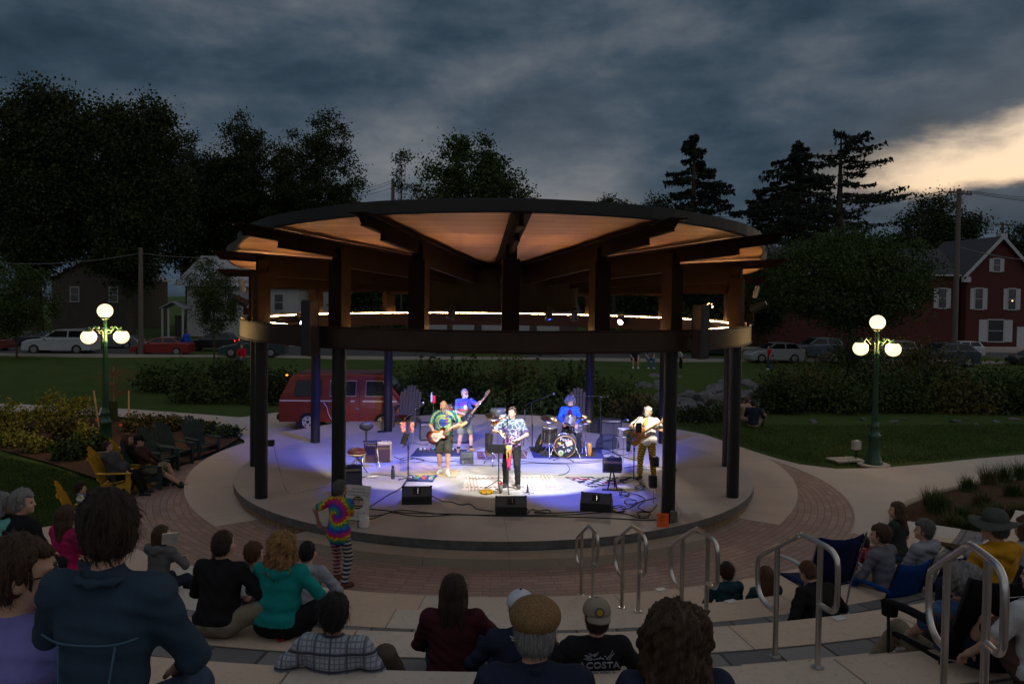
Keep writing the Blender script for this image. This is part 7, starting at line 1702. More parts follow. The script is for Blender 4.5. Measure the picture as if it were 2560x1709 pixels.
# guitar case leaning by the floor tom
q = G(1346, 1130, 0); e = empty('instrument_case', (q.x, q.y, 0), 0, 'black instrument bag leaning beside the floor tom', 'case'); mb = MB(); mb.sph((.03, 0, .26), (.10, .08, .30), 16, 10, rot=(0, .35, 0)); mb.build('shell', mat('soft_case', (.012, .012, .013), .8), e); mb = MB(); mb.box((.05, -.08, .3), (.03, .012, .16), (0, .3, 0), bev=.004); mb.build('badge', mat('gold_badge', (.4, .22, .04), .5), e)
# tilted blue lit amplifier on its stand
b = G(1530, 1222, 0); dd = (b-CAM_POS).dot(CF); e = empty('acoustic_amp', (b.x, b.y, 0), -.12, 'small amplifier tilted up on a folding stand near the scalloped rug', 'amplifier')
mb = MB(); mb.box((0, .05, .52), (.42, .27, .30), (-.45, 0, 0), bev=.02); mb.build('cabinet', mat('amp_grey', (.045, .045, .05), .6), e); mb = MB(); mb.box((0, -.075, .60), (.38, .02, .05), (-.45, 0, 0)); mb.build('control_panel', mat('amber_panel', (.30, .20, .10), .5), e); mb = MB(); mb.tube(smooth_path([(-.08, .12, .66), (0, .13, .70), (.08, .12, .66)], 4), .012, 6); mb.build('handle', BLACK, e)
for s in (-1, 1): mb = MB(); mb.tube([(s*.02, 0, .40), (s*.07, -.05, .18), (s*.10, -.14, .02)], .014, 6); mb.tube([(s*.02, 0, .40), (s*.07, .12, .02)], .014, 6); mb.tube([(s*.10-.12, -.14, .02), (s*.10+.12, -.14, .02)], .016, 6); mb.build('stand_leg', MICB, e)
# stools
b = G(926, 1168, 0); e = empty('backrest_stool', (b.x, b.y, 0), .15, 'black folding stool with an oval backrest in front of the cream amplifier', 'stool')
mb = MB(); mb.box((0, 0, .60), (.36, .34, .06), bev=.025); mb.build('seat', BLACK, e); mb = MB(); mb.sph((-.10, .12, .98), (.17, .04, .11), 18, 10); mb.build('backrest', BLACK, e); mb = MB(); mb.box((-.10, .15, .78), (.05, .02, .36)); mb.build('back_post', BLACK, e)
for s in (-1, 1):
    for f in (-1, 1): mb = MB(); mb.tube([(s*.14, f*.05, .57), (s*.21, -f*.20, .01)], .012, 6); mb.build('leg', CHROME if f > 0 else BLACK, e)
b = G(892, 1186, 0); e = empty('round_stool', (b.x, b.y, 0), .1, 'low stool with a maroon padded top left of the cream amplifier', 'stool'); mb = MB(); mb.sph((0, 0, .52), (.22, .18, .11), 20, 10); mb.build('cushion', mat('maroon_pad', (.07, .012, .018), .6), e); mb = MB(); mb.lathe([(.21, .48), (.215, .49), (.21, .50)], 22); mb.build('piping', CREAM, e)
for k in range(3): t = 2*PI*k/3+.5; mb = MB(); mb.tube([(0, 0, .42), (.27*math.cos(t), .27*math.sin(t), .012)], .013, 6); mb.build('leg', CHROME if k else BLACK, e)
# pedals, bottle and odds and ends
b = G(1046, 1200, 0); e = empty('pedal_board', (b.x, b.y, 0), -.12, 'crowded pedal board beside the left boom stand', 'pedal board'); mb = MB(); mb.box((.05, 0, .025), (.62, .30, .04), bev=.008); mb.build('board', mat('blue_board', (.02, .04, .16), .6), e)
pc_ = [(.35, .30, .28), (.05, .25, .20), (.4, .08, .05), (.30, .30, .33), (.06, .08, .3), (.4, .3, .05), (.3, .1, .25), (.1, .3, .1)]
for i in range(8): mb = MB(); mb.box((-.2+.155*(i % 4)+.02, -.07+.14*(i//4), .07), (.09, .11, .05), (0, 0, .1*i), bev=.008); pd = mb.build('effect_pedal', mat(f'pedal_paint_{"abcdefgh"[i]}', pc_[i], .4), e); mb = MB(); mb.cyl((-.2+.155*(i % 4)+.02, -.09+.14*(i//4), .09), (-.2+.155*(i % 4)+.02, -.09+.14*(i//4), .105), .012, n=8); mb.build('switch', CHROME, pd)
b = G(1092, 1128, 0); e = empty('effects_board', (b.x, b.y, 0), 0, 'long row of effects pedals on the blue rug', 'pedal board'); mb = MB(); mb.box((0, 0, .03), (1.0, .34, .05), bev=.008); mb.build('board', mat('black_board', (.015, .015, .02), .6), e)
for i in range(9): mb = MB(); mb.box((-.42+.105*i, -.03+.05*(i % 2), .08), (.075, .13, .05), bev=.008); mb.build('effect_pedal', mat(f'pedal_paint_{"abcdefgh"[(i*3) % 8]}', (0, 0, 0)), e)
b = G(982, 1196, 0); e = empty('water_bottle', (b.x, b.y, 0), 0, 'dark metal water bottle standing by the pedal board', 'bottle'); mb = MB(); mb.lathe([(0, 0), (.042, 0), (.044, .02), (.044, .20), (.03, .235), (.026, .24)], 18); mb.build('flask', mat('bottle_slate', (.04, .05, .06), .4, .3), e); mb = MB(); mb.lathe([(.03, .235), (.032, .29), (.02, .30), (0, .305)], 14); mb.build('cap', BLACK, e)
b = G(1246, 1227, 0); e = empty('drink_bottle', (b.x+.05, b.y-.10, 0), 0, 'clear bottle with a red top at the foot of the music stand', 'bottle'); mb = MB(); mb.lathe([(0, 0), (.035, 0), (.035, .14), (.018, .17)], 14); mb.build('flask', mat('pale_plastic', (.32, .34, .34), .2), e); mb = MB(); mb.cyl((0, 0, .16), (0, 0, .215), .03, n=12); mb.build('cap', mat('red_cap', (.5, .03, .03), .4), e)
b = G(1216, 1232, 0); e = empty('tambourine', (b.x, b.y, 0), .2, 'yellow tambourine lying left of the music stand', 'tambourine'); mb = MB(); mb.lathe([(.125, 0), (.14, 0), (.14, .055), (.125, .055), (.125, 0)], 30); mb.build('frame', mat('yellow_plastic', (.60, .36, .02), .4), e)
for k in range(7): t = 2*PI*k/7; mb = MB(); mb.cyl((.141*math.cos(t), .141*math.sin(t), .0275), (.144*math.cos(t), .144*math.sin(t), .0275), .018, n=10); mb.build('jingle', BLACK, e)
b = G(1319, 1233, 0); e = empty('trumpet_stand', (b.x, b.y, 0), 0, 'small black peg stand standing on the cream rug edge', 'stand'); mb = MB(); mb.lathe([(.03, .02), (.022, .06), (.012, .2), (0, .205)], 12); mb.build('peg', BLACK, e)
for k in range(5): t = 2*PI*k/5; mb = MB(); mb.tube([(0, 0, .03), (.13*math.cos(t), .13*math.sin(t), .008)], .006, 5); mb.build('foot', BLACK, e)
for px, py, lab, m in ((1079, 1193, 'blue zip pouch lying by the pedal board', mat('blue_pouch', (.02, .04, .3), .7)), (930, 1194, 'white power strip on the floor near the front left column', WHITEPL)):
    b = G(px, py, 0); mb = MB(); mb.box((0, 0, .03), (.26, .08, .05), (0, 0, .2), bev=.02); o = mb.build('pouch' if 'pouch' in lab else 'power_strip', m, None, (b.x, b.y, 0)); tag(o, lab, 'pouch' if 'pouch' in lab else 'power strip')
b = G(1560, 1218, 0); mb = MB(); mb.box((0, 0, .006), (.22, .3, .006), (0, 0, .3)); o = mb.build('paper_sheet', WHITEPL, None, (b.x, b.y, .004)); tag(o, 'white sheet of paper on the floor by the folding stand', 'paper')
# two plastic bottles clipped up high behind the sunburst guitar player: shakers on a percussion stand
q = G(1090, 1118, 0); e = empty('percussion_stand', (q.x, q.y, 0), 0, 'percussion stand with shakers and a red drum behind the sunburst guitar player', 'percussion'); d_ = (q-CAM_POS).dot(CF)
mb = MB(); mb.cyl((-.08, 0, 0), (-.08, 0, 1.25), .012, n=8); mb.cyl((.25, 0, 0), (.25, 0, 1.15), .012, n=8); legs3(mb, (-.08, 0), .35, .25); mb.build('stand', CHROME, e)
mb = MB(); mb.cyl((-.06, 0, 1.22), (-.06, 0, 1.42), .045, n=14); mb.build('red_can', mat('red_can', (.5, .01, .02), .4), e); mb = MB(); mb.lathe([(.03, 1.25), (.033, 1.42), (.012, 1.5), (0, 1.505)], 12, c=(-.13, 0, 0)); mb.build('clear_bottle', mat('pale_plastic', (.3, .3, .3), .3), e)
mb = MB(); mb.sph((.30, .0, 1.02), (.17, .10, .12), 18, 10); mb.build('beaded_gourd', custom('beads', lambda T, v: T.ramp(T.noise(v, 22, 2, .5).outputs[0], [(.4, (.35, .02, .02)), (.5, (.4, .2, .02)), (.6, (.05, .02, .02))], 'CONSTANT'), .5), e); mb = MB(); mb.sph((.42, -.05, 1.12), .05, 10, 8); mb.box((.34, 0, 1.16), (.16, .02, .05)); mb.build('clamp', CHROME, e)
# signs
b = G(893, 1317, 0); e = empty('easel_sign', (b.x, b.y, 0), -.12, 'white sponsor sign board standing at the stage edge', 'sign'); dd = (b-CAM_POS).dot(CF)
Bq = T_(0, .02, .44, -.14, .05, 0); mb = MB().at(Bq); mb.box((0, 0, 0), (.44, .012, .62)); bd = mb.build('board', mat('sign_white', (.52, .50, .48), .7, var=.05), e)
INK = mat('ink_dark', (.05, .045, .042), .8); INKO = mat('ink_orange', (.45, .11, .02), .8); INKC = mat('ink_cream', (.42, .36, .25), .8); INKB = mat('ink_brown', (.07, .025, .015), .8)
tm = lambda x, z, y=-.0072: Bq @ T_(x, y, z, PI/2)
text('lettering', 'Our thanks to', .042, INK, bd, tm(0, .245), .0005); text('lettering', 'Lindy Lewisburg', .058, INK, bd, tm(0, .19), .0005); text('lettering', 'Foundation Fund', .055, INK, bd, tm(0, .135), .0005)
mb = MB().at(Bq); mb.cyl((0, -.006, 0), (0, -.008, 0), .115, n=40); mb.build('emblem_disc', INKB, bd); mb = MB().at(Bq); mb.box((0, -.009, .0), (.245, .004, .085)); mb.build('emblem_band', INKC, bd)
for i, (ch, m) in enumerate(zip('SMFS', (INKB, INKO, INKB, INKO))): text('emblem_letter', ch, .09, m, bd, tm(-.082+.055*i, .002, -.0115), .0005, sx=.8)
for k in (1, -1): mb = MB().at(Bq); mb.box((0, -.0085, k*.075), (.13, .002, .012)); mb.build('emblem_line', INKC, bd)
text('lettering', "this year's", .032, INK, bd, tm(0, -.165), .0005); text('lettering', 'Music in the Park', .040, INK, bd, tm(0, -.205), .0005); text('lettering', 'Series Sponsor', .036, INK, bd, tm(0, -.243), .0005)
mb = MB(); mb.tube([(-.16, -.04, .14), (.0, -.06, .13), (.12, -.05, .14)], .008, 5); mb.tube([(-.14, -.04, .14), (-.16, -.06, 0)], .008, 5); mb.tube([(.02, -.06, .14), (.04, -.08, 0)], .008, 5); mb.tube([(0, .05, .5), (0, .24, 0)], .008, 5); mb.build('easel_frame', BLACK, e)
q = G(910, 1317, 0); e = empty('plastic_bag', (q.x, q.y, 0), 0, 'white plastic jug at the foot of the sponsor sign', 'jug'); mb = MB(); mb.lathe([(0, 0), (.09, 0), (.10, .03), (.09, .2), (.05, .24), (0, .245)], 16); mb.build('jug', WHITEPL, e)
mb = MB(); mb.cyl((0, 0, .24), (0, 0, .27), .03, n=10); mb.build('lid', CHROME, e)
q = G(874, 1228, 0); amp(880, 1232, .42, .55, 'black loudspeaker standing behind the front left column', rz=.2, name='floor_speaker')
cp = pol(RC, 31.8); mb = MB(); d_ = (cp-CAM_POS).dot(CF); q = at(1657, 1303, d_-.35); e = empty('orange_poster', q, -.10, 'orange printed notice leaning on the front right column', 'poster')
mb = MB(); mb.box((0, 0, 0), (.215, .006, .30), (-.08, 0, 0)); ps = mb.build('sheet', mat('orange_paper', (.80, .12, .02), .85, var=.04), e)
for i in range(9): mb = MB(); mb.box((-.02 if i else 0, -.006-.0+.0065*(i-4)*.36*-1*0, .11-.026*i), ((.11 if i == 0 else .14-.03*(i % 3)), .003, .006), (-.08, 0, 0)); mb.build('print_line', INKO if i else INKB, ps)
q = at(1684, 1305, d_-.2); e = empty('outlet_box', (q.x, q.y, 0), 0, 'small outlet cage at the foot of the front right column', 'outlet box'); mb = MB(); mb.box((0, 0, .16), (.12, .09, .20), bev=.01); mb.build('housing', mat('grey_box2', (.16, .15, .14), .5, .3), e); mb = MB(); mb.tube([(-.07, -.06, .05), (-.07, -.06, .28), (.07, -.06, .28), (.07, -.06, .05)], .006, 5, closed=True); mb.build('cage', CHROME, e)
q = at(1641, 1204, d_+.1)
for px, py, dd_, lab in ((1637, 1153, 16.9, 'upper black loudspeaker strapped to the front right column'), (1632, 1203, 16.9, 'lower black box strapped to the front right column')):
    p = at(px, py, dd_); e = empty('column_box', p, .1, lab, 'box', 'black boxes on the front right column'); mb = MB(); mb.box((0, 0, 0), (.15, .14, .20 if py < 1180 else .26), bev=.015); mb.build('housing', BLACK, e); mb = MB(); mb.tube([(.0, -.08, -.1), (-.02, -.1, -.3), (.02, -.06, -.62)], .006, 5); mb.build('cable', RUBBER, e)
p = at(676, 1107, 17.9); e = empty('tool_case', p, 0, 'black box hanging on the left column', 'box'); mb = MB(); mb.box((0, 0, 0), (.16, .12, .13), bev=.012); mb.build('housing', BLACK, e); mb = MB(); mb.tube([(-.1, 0, .05), (-.12, 0, .4), (-.13, 0, .9)], .006, 5); mb.build('cable', RUBBER, e)
# ---------------------------------------------------------------- cables
def cable(label, px, m=RUBBER, r=.009, z=.010, zs=None):
    pts = []
    for i, q in enumerate(px): p = G(q[0], q[1], 0); pts.append((p.x, p.y, z if len(q) < 3 else q[2]))
    mb = MB(); mb.tube(smooth_path(pts, 6), r, 5); o = mb.build('cable', m); return tag(o, label, 'cable', 'cables on the stage floor')
cable('black cable running along the stage front behind the wedges, upper strand', [(917, 1272), (960, 1276), (1010, 1282), (1080, 1284), (1150, 1286), (1240, 1290), (1360, 1291), (1440, 1293), (1530, 1296), (1600, 1300), (1640, 1300)])
cable('black cable along the very front of the stage, lower strand', [(915, 1290), (950, 1288), (1000, 1276), (1060, 1281), (1120, 1286), (1230, 1288), (1330, 1288), (1420, 1287), (1480, 1283), (1545, 1281), (1600, 1296)])
cable('thin black cable bending out from behind the sponsor sign', [(915, 1296), (935, 1296), (975, 1282), (1020, 1288), (1070, 1291), (1130, 1287)])
cable('black cable from the left wedge to the stage front', [(1080, 1240), (1095, 1248), (1110, 1254), (1130, 1255), (1150, 1262), (1175, 1260), (1190, 1272), (1212, 1276), (1232, 1278)])
cable('black cable from the boom stand to the sponsor sign', [(1015, 1208), (995, 1225), (970, 1238), (945, 1254), (918, 1272)])
cable('looped black cable right of the centre wedge', [(1316, 1270), (1324, 1280), (1318, 1284), (1330, 1274), (1345, 1277), (1370, 1275), (1375, 1282), (1345, 1284), (1338, 1280), (1380, 1283), (1420, 1281), (1490, 1278), (1560, 1281)])
for j, (x, y, s) in enumerate(((1545, 1277, 14), (1574, 1259, 13), (1560, 1238, 9), (1600, 1222, 9), (1610, 1290, 14))):
    pts = []; rr_ = random.Random(j)
    for k in range(22): a = k*.62; pts.append((x+s*(1+.25*rr_.random())*math.cos(a)+rr_.uniform(-3, 3), y+s*.38*(1+.3*rr_.random())*math.sin(a)+rr_.uniform(-1, 1), .008+.0028*k))
    cable(f'{["coiled black cable at the end of the right wedge","coiled black cable between the right wedge and the column","small cable loop beside the folding stand","small cable loop by the singing guitar player","loose black cable coil at the front right column"][j]}', pts, r=.008)
cable('black cable from the column to the right wedge', [(1640, 1245), (1600, 1255), (1575, 1270), (1555, 1274)]); cable('black cable curling from the coil to the column', [(1570, 1232), (1600, 1240), (1612, 1250), (1596, 1268), (1625, 1280), (1642, 1262)])
for j, pts in enumerate([[(1100, 1168), (1140, 1163), (1180, 1163), (1240, 1164), (1290, 1160), (1340, 1158), (1400, 1160), (1470, 1157), (1510, 1153)], [(1300, 1152), (1350, 1157), (1420, 1157), (1480, 1152), (1520, 1150)], [(1005, 1118), (1030, 1108), (1060, 1112), (1085, 1104), (1115, 1106)], [(985, 1142), (1010, 1150), (1040, 1146), (1062, 1152), (1030, 1157), (1000, 1150), (1020, 1143), (1052, 1150), (1090, 1156), (1140, 1152)], [(885, 1160), (900, 1172), (886, 1180), (905, 1186), (890, 1195), (912, 1192), (940, 1186), (980, 1190), (1020, 1192)], [(882, 1200), (905, 1210), (912, 1224), (898, 1232)], [(1530, 1130), (1560, 1122), (1580, 1130), (1556, 1138), (1535, 1132), (1570, 1146), (1600, 1152)], [(1560, 1170), (1590, 1166), (1640, 1168), (1690, 1172), (1680, 1188)], [(1416, 1160), (1424, 1172), (1415, 1184), (1396, 1188)]]):
    cable(['long black cable crossing the floor behind the cream rug', 'short black cable in front of the drum rug', 'black cable behind the left boom stand', 'tangled black cable on the floor left of the blue rug', 'tangled black cable under the two stools', 'black cable hooking round the front left column', 'tangled black cable right of the drum rug', 'black cable passing behind the front right column', 'pale looping cable right of the cream rug'][j], pts, r=.007)
cable('red cable from the sunburst guitar to the pedal board', [(1094, 1120, .5), (1096, 1150, .2), (1100, 1176), (1085, 1180), (1062, 1174), (1058, 1168), (1080, 1166), (1092, 1174), (1130, 1176), (1150, 1178)], mat('red_cable', (.40, .03, .02), .5), .006)
cable('white cable crossing the left of the stage to the power strip', [(725, 1233), (760, 1225), (800, 1218), (850, 1203), (880, 1200), (905, 1200), (925, 1195)], WHITEPL, .009)
mb = MB(); mb.tube(smooth_path([at(684, 1116, 17.8), at(696, 1160, 17.2), at(708, 1205, 16.8), G(716, 1226, .01), G(726, 1233, .01)], 8), .007, 5); o = mb.build('cable', mat('tan_cable', (.25, .18, .12), .6)); tag(o, 'tan cable drooping from the box on the left column', 'cable', 'cables on the stage floor')
mb = MB(); mb.tube(smooth_path([at(808, 1005, 23.2), at(818, 1020, 23), at(824, 1040, 22.6), at(860, 1095, 21), G(885, 1115, .01), G(905, 1122, .01)], 8), .009, 5); o = mb.build('cable', WHITEPL); tag(o, 'white cable drooping from the back left column to the stools', 'cable', 'cables on the stage floor')
mb = MB(); mb.tube(smooth_path([at(1031, 1062, 17.3), at(1033, 1095, 17.5), at(1027, 1125, 17.9), at(1022, 1150, 18.8), G(1018, 1160, .01)], 8), .005, 5); o = mb.build('cable', WHITEPL); tag(o, 'thin white cable hanging from the left boom stand', 'cable', 'cables on the stage floor')
# ================================================================ CHAIRS AND AUDIENCE
def adirondack(loc, rz, m, label, group, sc=1.0):
    e = empty('lawn_chair', loc, rz, label, 'lawn chair', group); e.scale = (sc,)*3     # faces +Y
    R_ = Matrix.Translation((0, -.26, .30)) @ Matrix.Rotation(.42, 4, 'X')
    for i in range(7):
        x = (i-3)*.085; h = .86-.035*(i-3)**2*.9; mb = MB().at(R_); mb.box((x*1.0, 0, h/2), (.078, .022, h), (0, x*.16, 0), bev=.008); mb.build('back_slat', m, e)
    for z_ in (.62, .12): mb = MB().at(R_); mb.box((0, -.022, z_), (.58, .025, .07)); mb.build('back_brace', m, e)
    for i in range(5): mb = MB(); mb.box((0, -.22+.125*i, .285+.022*i), (.56, .11, .022), (.17, 0, 0), bev=.006); mb.build('seat_slat', m, e)
    for s in (-1, 1):
        mb = MB(); mb.box((s*.33, .02, .54), (.13, .72, .025), bev=.01); mb.build('arm', m, e)
        mb = MB(); mb.box((s*.30, .30, .265), (.035, .10, .53)); mb.build('leg', m, e)
        mb = MB(); vs = [(s*.27-.014, .36, .24), (s*.27-.014, .36, .37), (s*.27-.014, -.56, .10), (s*.27-.014, -.56, 0)]; vs += [(x+.028, y, z) for x, y, z in vs]; mb._add(vs, [(0, 1, 2, 3), (7, 6, 5, 4), (0, 4, 5, 1), (1, 5, 6, 2), (2, 6, 7, 3), (3, 7, 4, 0)]); mb.build('side_rail', m, e)
    return e
GRNCH = mat('green_chair_paint', (.018, .040, .036), .6, var=.2); YELCH = mat('yellow_chair_paint', (.50, .27, .012), .55, var=.12); GRYCH = mat('weathered_chair', (.10, .085, .062), .8, var=.2, aniso=(6, 6, .6))
def face0(p): return math.atan2(p.x, -p.y)           # turn toward the stage centre
GC = 'green lawn chairs beside the plaza'
for i, (px, py, lab) in enumerate(((398, 1178, 'green slatted lawn chair next to the man with the bare leg'), (436, 1160, 'middle green slatted lawn chair with nobody in it'), (505, 1142, 'last green slatted lawn chair, nearest the left columns'))):
    p = G(px, py, ZP); adirondack((p.x, p.y, ZP), face0(p)-.35, GRNCH, lab, GC)
for px, py, d, lab in ((1017, 1072, 26.0, 'weathered lawn chair behind the sunburst guitar player'), (1443, 1074, 25.8, 'weathered lawn chair behind the drummer')):
    p = at(px, py, d); adirondack((p.x, p.y, -.03), PI-.15, GRYCH, lab, 'weathered lawn chairs behind the stage', 1.15)
def campchair(loc, rz, m, label, frame=BLACK, arm=None, low=False, badge=False, sc=1.0):
    e = empty('camp_chair', loc, rz, label, 'camp chair', 'folding camp chairs'); e.scale = (sc,)*3; zs = .20 if low else .38
    mb = MB(); N = 5; vs = []
    for i in range(N):
        for j in range(N): x = -.27+.54*j/(N-1); y = -.22+.46*i/(N-1); vs.append((x, y, zs-.045*(1-((j-2)/2)**2)*(1-((i-2)/2.6)**2)))
    fs = [(i*N+j, i*N+j+1, (i+1)*N+j+1, (i+1)*N+j) for i in range(N-1) for j in range(N-1)]; mb._add(vs, fs, 0, True); s_ = mb.build('seat', m, e); s_.modifiers.new('thick', 'SOLIDIFY').thickness = .012
    mb = MB(); vs = []
    for i in range(N):
        for j in range(N): x = -.29+.58*j/(N-1); t = i/(N-1); vs.append((x*(1-.04*t), -.22-.20*t-.05*(1-((j-2)/2)**2), zs+.02+.56*t-(.035*(1-((j-2)/2)**2) if i == N-1 else 0)))
    mb._add(vs, fs, 0, True); b_ = mb.build('backrest', m, e); b_.modifiers.new('thick', 'SOLIDIFY').thickness = .012
    if badge: text('badge_outline', 'CC', .10, CHROME, e, T_(.08, -.46, zs+.42, PI/2-.34, 0, 0) @ Matrix.Identity(4), .001); mb = MB(); mb.tube([(-.04, -.438, zs+.37), (.20, -.438, zs+.37), (.20, -.462, zs+.47), (-.04, -.462, zs+.47)], .004, 5, closed=True); mb.build('badge_frame', CHROME, e)
    for s in (-1, 1):
        mb = MB(); mb.tube(smooth_path([(s*.31, -.34, zs+.22), (s*.33, 0, zs+.235), (s*.33, .24, zs+.20)], 4), .020 if arm else .028, 8); mb.build('arm', arm or m, e)
        mb = MB(); mb.tube([(s*.29, -.44, zs+.60), (s*.29, -.22, zs), (s*.28, -.14, 0)], .011, 6); mb.tube([(s*.29, .26, zs+.2), (s*.29, .24, .0)], .011, 6); mb.tube([(s*.29, -.2, .03), (-s*.27, .24, zs-.02)], .009, 6); mb.build('leg', frame, e)
    if frame is BLACK and not arm: mb = MB(); mb.lathe([(.05, -.08), (.055, 0), (.06, .004)], 14, c=(-.34, .18, zs+.22)); mb.build('cup_holder', m, e)
    return e
ZR = [ZP]+[z for _, z in ROWS]
def seated(label, px, py, lvl, *, s=1.0, up=0.0, lean=4, yaw=0.0, pose='bench', ztop=None, rz=None, off=0, wl=None, wr=None, spread=.13, kn=.0, **kw):
    """put a seated person so the top of the head is at a place in the photograph"""
    zs = (lvl if isinstance(lvl, float) else ZR[lvl])+up; hh = (.13+.50*math.cos(math.radians(lean))+.29)*s
    r = ray(px, py); d = (zs+hh-CAM_POS.z)/r.z; hp = CAM_POS+r*d
    R0 = (face0(hp) if rz is None else rz)+off
    fwd = Vector((-math.sin(R0), math.cos(R0), 0)); b = hp-fwd*(.52*math.sin(math.radians(lean))*s+.02); b.z = zs
    if pose == 'bench': kw.setdefault('ankL', (-spread, .46, -.34)); kw.setdefault('ankR', (spread, .46, -.34))
    elif pose == 'floor': kw.setdefault('ankL', (-spread, .52, .07)); kw.setdefault('ankR', (spread, .52, .07)); kw.setdefault('kneeL', (-.25, .2, 1)); kw.setdefault('kneeR', (.25, .2, 1))
    elif pose == 'chair': kw.setdefault('ankL', (-spread, .50, -up/s+.09)); kw.setdefault('ankR', (spread, .50, -up/s+.09))
    kw.setdefault('kneeL', (-.15, .7, .8)); kw.setdefault('kneeR', (.15, .7, .8))
    kw.setdefault('wristL', (-.16, .32, .22) if wl is None else wl); kw.setdefault('wristR', (.16, .32, .22) if wr is None else wr)
    kw.setdefault('elbL', (-.8, -.5, -.3)); kw.setdefault('elbR', (.8, -.5, -.3)); kw.setdefault('shoe', SHOEK); kw.setdefault('group', 'listeners on the terraces'); kw.setdefault('h', .0165 if d > 4.5 else .013)
    e, J = person(label, b, R0, scale=s, pelvis=(0, 0, .13), lean=(lean, 0), head=(kw.pop('pitch', 2), yaw), **kw); return e, J, b, R0
K = cloth
BLKJ = K('black_jacket', (.012, .012, .013)); JEANS = K('jeans', (.035, .055, .10), scale=20); KHAKI = K('khaki', (.20, .17, .12)); BLKT = K('black_trousers', (.012, .012, .014)); GREYH = K('grey_hoodie', (.10, .10, .105)); LGREY = K('light_grey_hoodie', (.24, .25, .28)); NAVYT = K('navy', (.018, .022, .045)); OLIVET = K('olive_trousers', (.075, .060, .045))
TEALH = K('teal_hoodie', (.008, .20, .19)); PINK = K('pink_shirt', (.42, .015, .10)); LAV = K('lavender_shirt', (.17, .16, .42), bump=.5, bscale=12); WINE = K('maroon_jumper', (.050, .012, .018)); MINT = K('mint', (.12, .36, .32)); YELJ = K('yellow_raincoat', (.48, .23, .012), bump=.5, bscale=9); REDJ = K('red_jacket', (.40, .015, .02)); TEE = K('dark_tee', (.028, .032, .030)); WHT_ = K('white_tee', (.45, .45, .46)); GREYS = K('grey_shirt', (.13, .13, .15)); CHARC = K('charcoal_wrap', (.06, .06, .065)); BLUEC = K('blue_chair_fabric', (.006, .045, .19)); NAVYC = K('navy_chair_fabric', (.008, .014, .06)); BLKC = K('black_chair_fabric', (.010, .010, .012))
def m_plaid(T, v):
    x, y, z = T.sep(v); f = lambda a, k, w: T.sstep(T.m('ABSOLUTE', T.m('SUBTRACT', T.m('FRACT', T.m('MULTIPLY', a, k)), .5)), .5-w, .5-w*.4)
    l = T.m('MAXIMUM', T.m('MULTIPLY', f(x, 30, .2), .55), T.m('MAXIMUM', T.m('MULTIPLY', f(z, 30, .2), .55), T.m('MAXIMUM', f(z, 9, .12), T.m('MULTIPLY', f(x, 9, .1), .8)))); return T.mix(l, (.30, .33, .38), (.04, .045, .07))
PLAID = custom('plaid_shirt', m_plaid, .9)
def m_denim(T, v):
    n = T.noise(v, 90, 3, .7).outputs[0]; n2 = T.noise(v, 5, 4, .6, .5).outputs[0]; c = T.ramp(n2, [(.3, (.012, .028, .048)), (.7, (.026, .053, .082))]); return T.mix(T.m('MULTIPLY', n, .45), c, (.006, .018, .045)), n
DENIM = custom('denim_jacket', m_denim, .9, bump=.25)
def m_td2(T, v): n = T.noise(v, 5, 3, .6, 1).outputs[0]; return T.ramp(n, [(.35, (.20, .012, .08)), (.45, (.06, .02, .2)), (.55, (.02, .12, .2)), (.65, (.25, .06, .02))])
TD2 = custom('tie_dye_dark', m_td2, .9)
# ---- row by row
seated('woman in a teal hoodie with long golden curls', 708, 1334, 3, lean=8, off=-.05, girth=1.32, top=TEALH, sleeve='long', hood=True, bottom=BLKT, leg='short', hair='gold', hairlen='curly', pose='floor', wl=(-.25, .35, .25), wr=(.30, .30, .25), ankR=(.35, .42, .05), kneeR=(1, .3, .5), ankL=(-.30, .45, .05), fem=True)
seated('man in a black jacket with a bald crown beside the teal hoodie', 559, 1327, 3, s=1.02, lean=10, girth=1.22, yaw=-14, top=BLKJ, sleeve='long', bottom=KHAKI, hair='dark', pose='floor', ankR=(.45, .42, .06), kneeR=(1, .3, .4), wr=(.36, .26, .22))
seated('child with tousled brown hair in a grey hoodie beside the black jacket', 635, 1358, 2, s=.90, lean=6, yaw=-25, top=GREYH, sleeve='long', hood=True, bottom=JEANS, hair='auburn', hairlen='full')
seated('person in a white shirt hidden behind the man in the black jacket', 556, 1366, 2, s=.94, girth=1.1, top=WHT_, bottom=JEANS, hair='dark')
seated('black haired person in a light grey hoodie right of the teal hoodie', 770, 1353, 2, s=.95, lean=14, yaw=-12, top=LGREY, sleeve='long', hood=True, bottom=JEANS, hair='black', wr=(.25, .35, .3))
e, J, b, R0 = seated('child in a grey hoodie holding a paper near the plaza edge', 406, 1314, 2, s=.84, lean=8, yaw=-22, top=GREYH, sleeve='long', hood=True, bottom=NAVYT, hair='brown', hairlen='bob', wl=(.05, .34, .38), wr=(.16, .34, .40))
p = at(424, 1345, 9.2); mb = MB(); mb.box((0, 0, 0), (.16, .01, .20), (.7, 0, .4)); o = mb.build('paper_sheet', WHITEPL, None, p); tag(o, 'white folded paper held by the child in the grey hoodie', 'paper')
seated('woman in a bright pink shirt with brown hair at the left end', 172, 1264, 2, yaw=-20, lean=6, top=PINK, bottom=JEANS, hair='brown', hairlen='long', girth=1.12, fem=True)
seated('grey haired man in a black jacket looking right at the left end', 57, 1227, 3, s=1.03, lean=10, yaw=-48, girth=1.15, top=BLKJ, sleeve='long', bottom=BLKT, hair='grey', hairlen='full')
seated('grey haired woman in mint at the far left edge', 8, 1232, 3, s=.98, yaw=-40, top=MINT, bottom=KHAKI, hair='grey', hairlen='bob', fem=True)
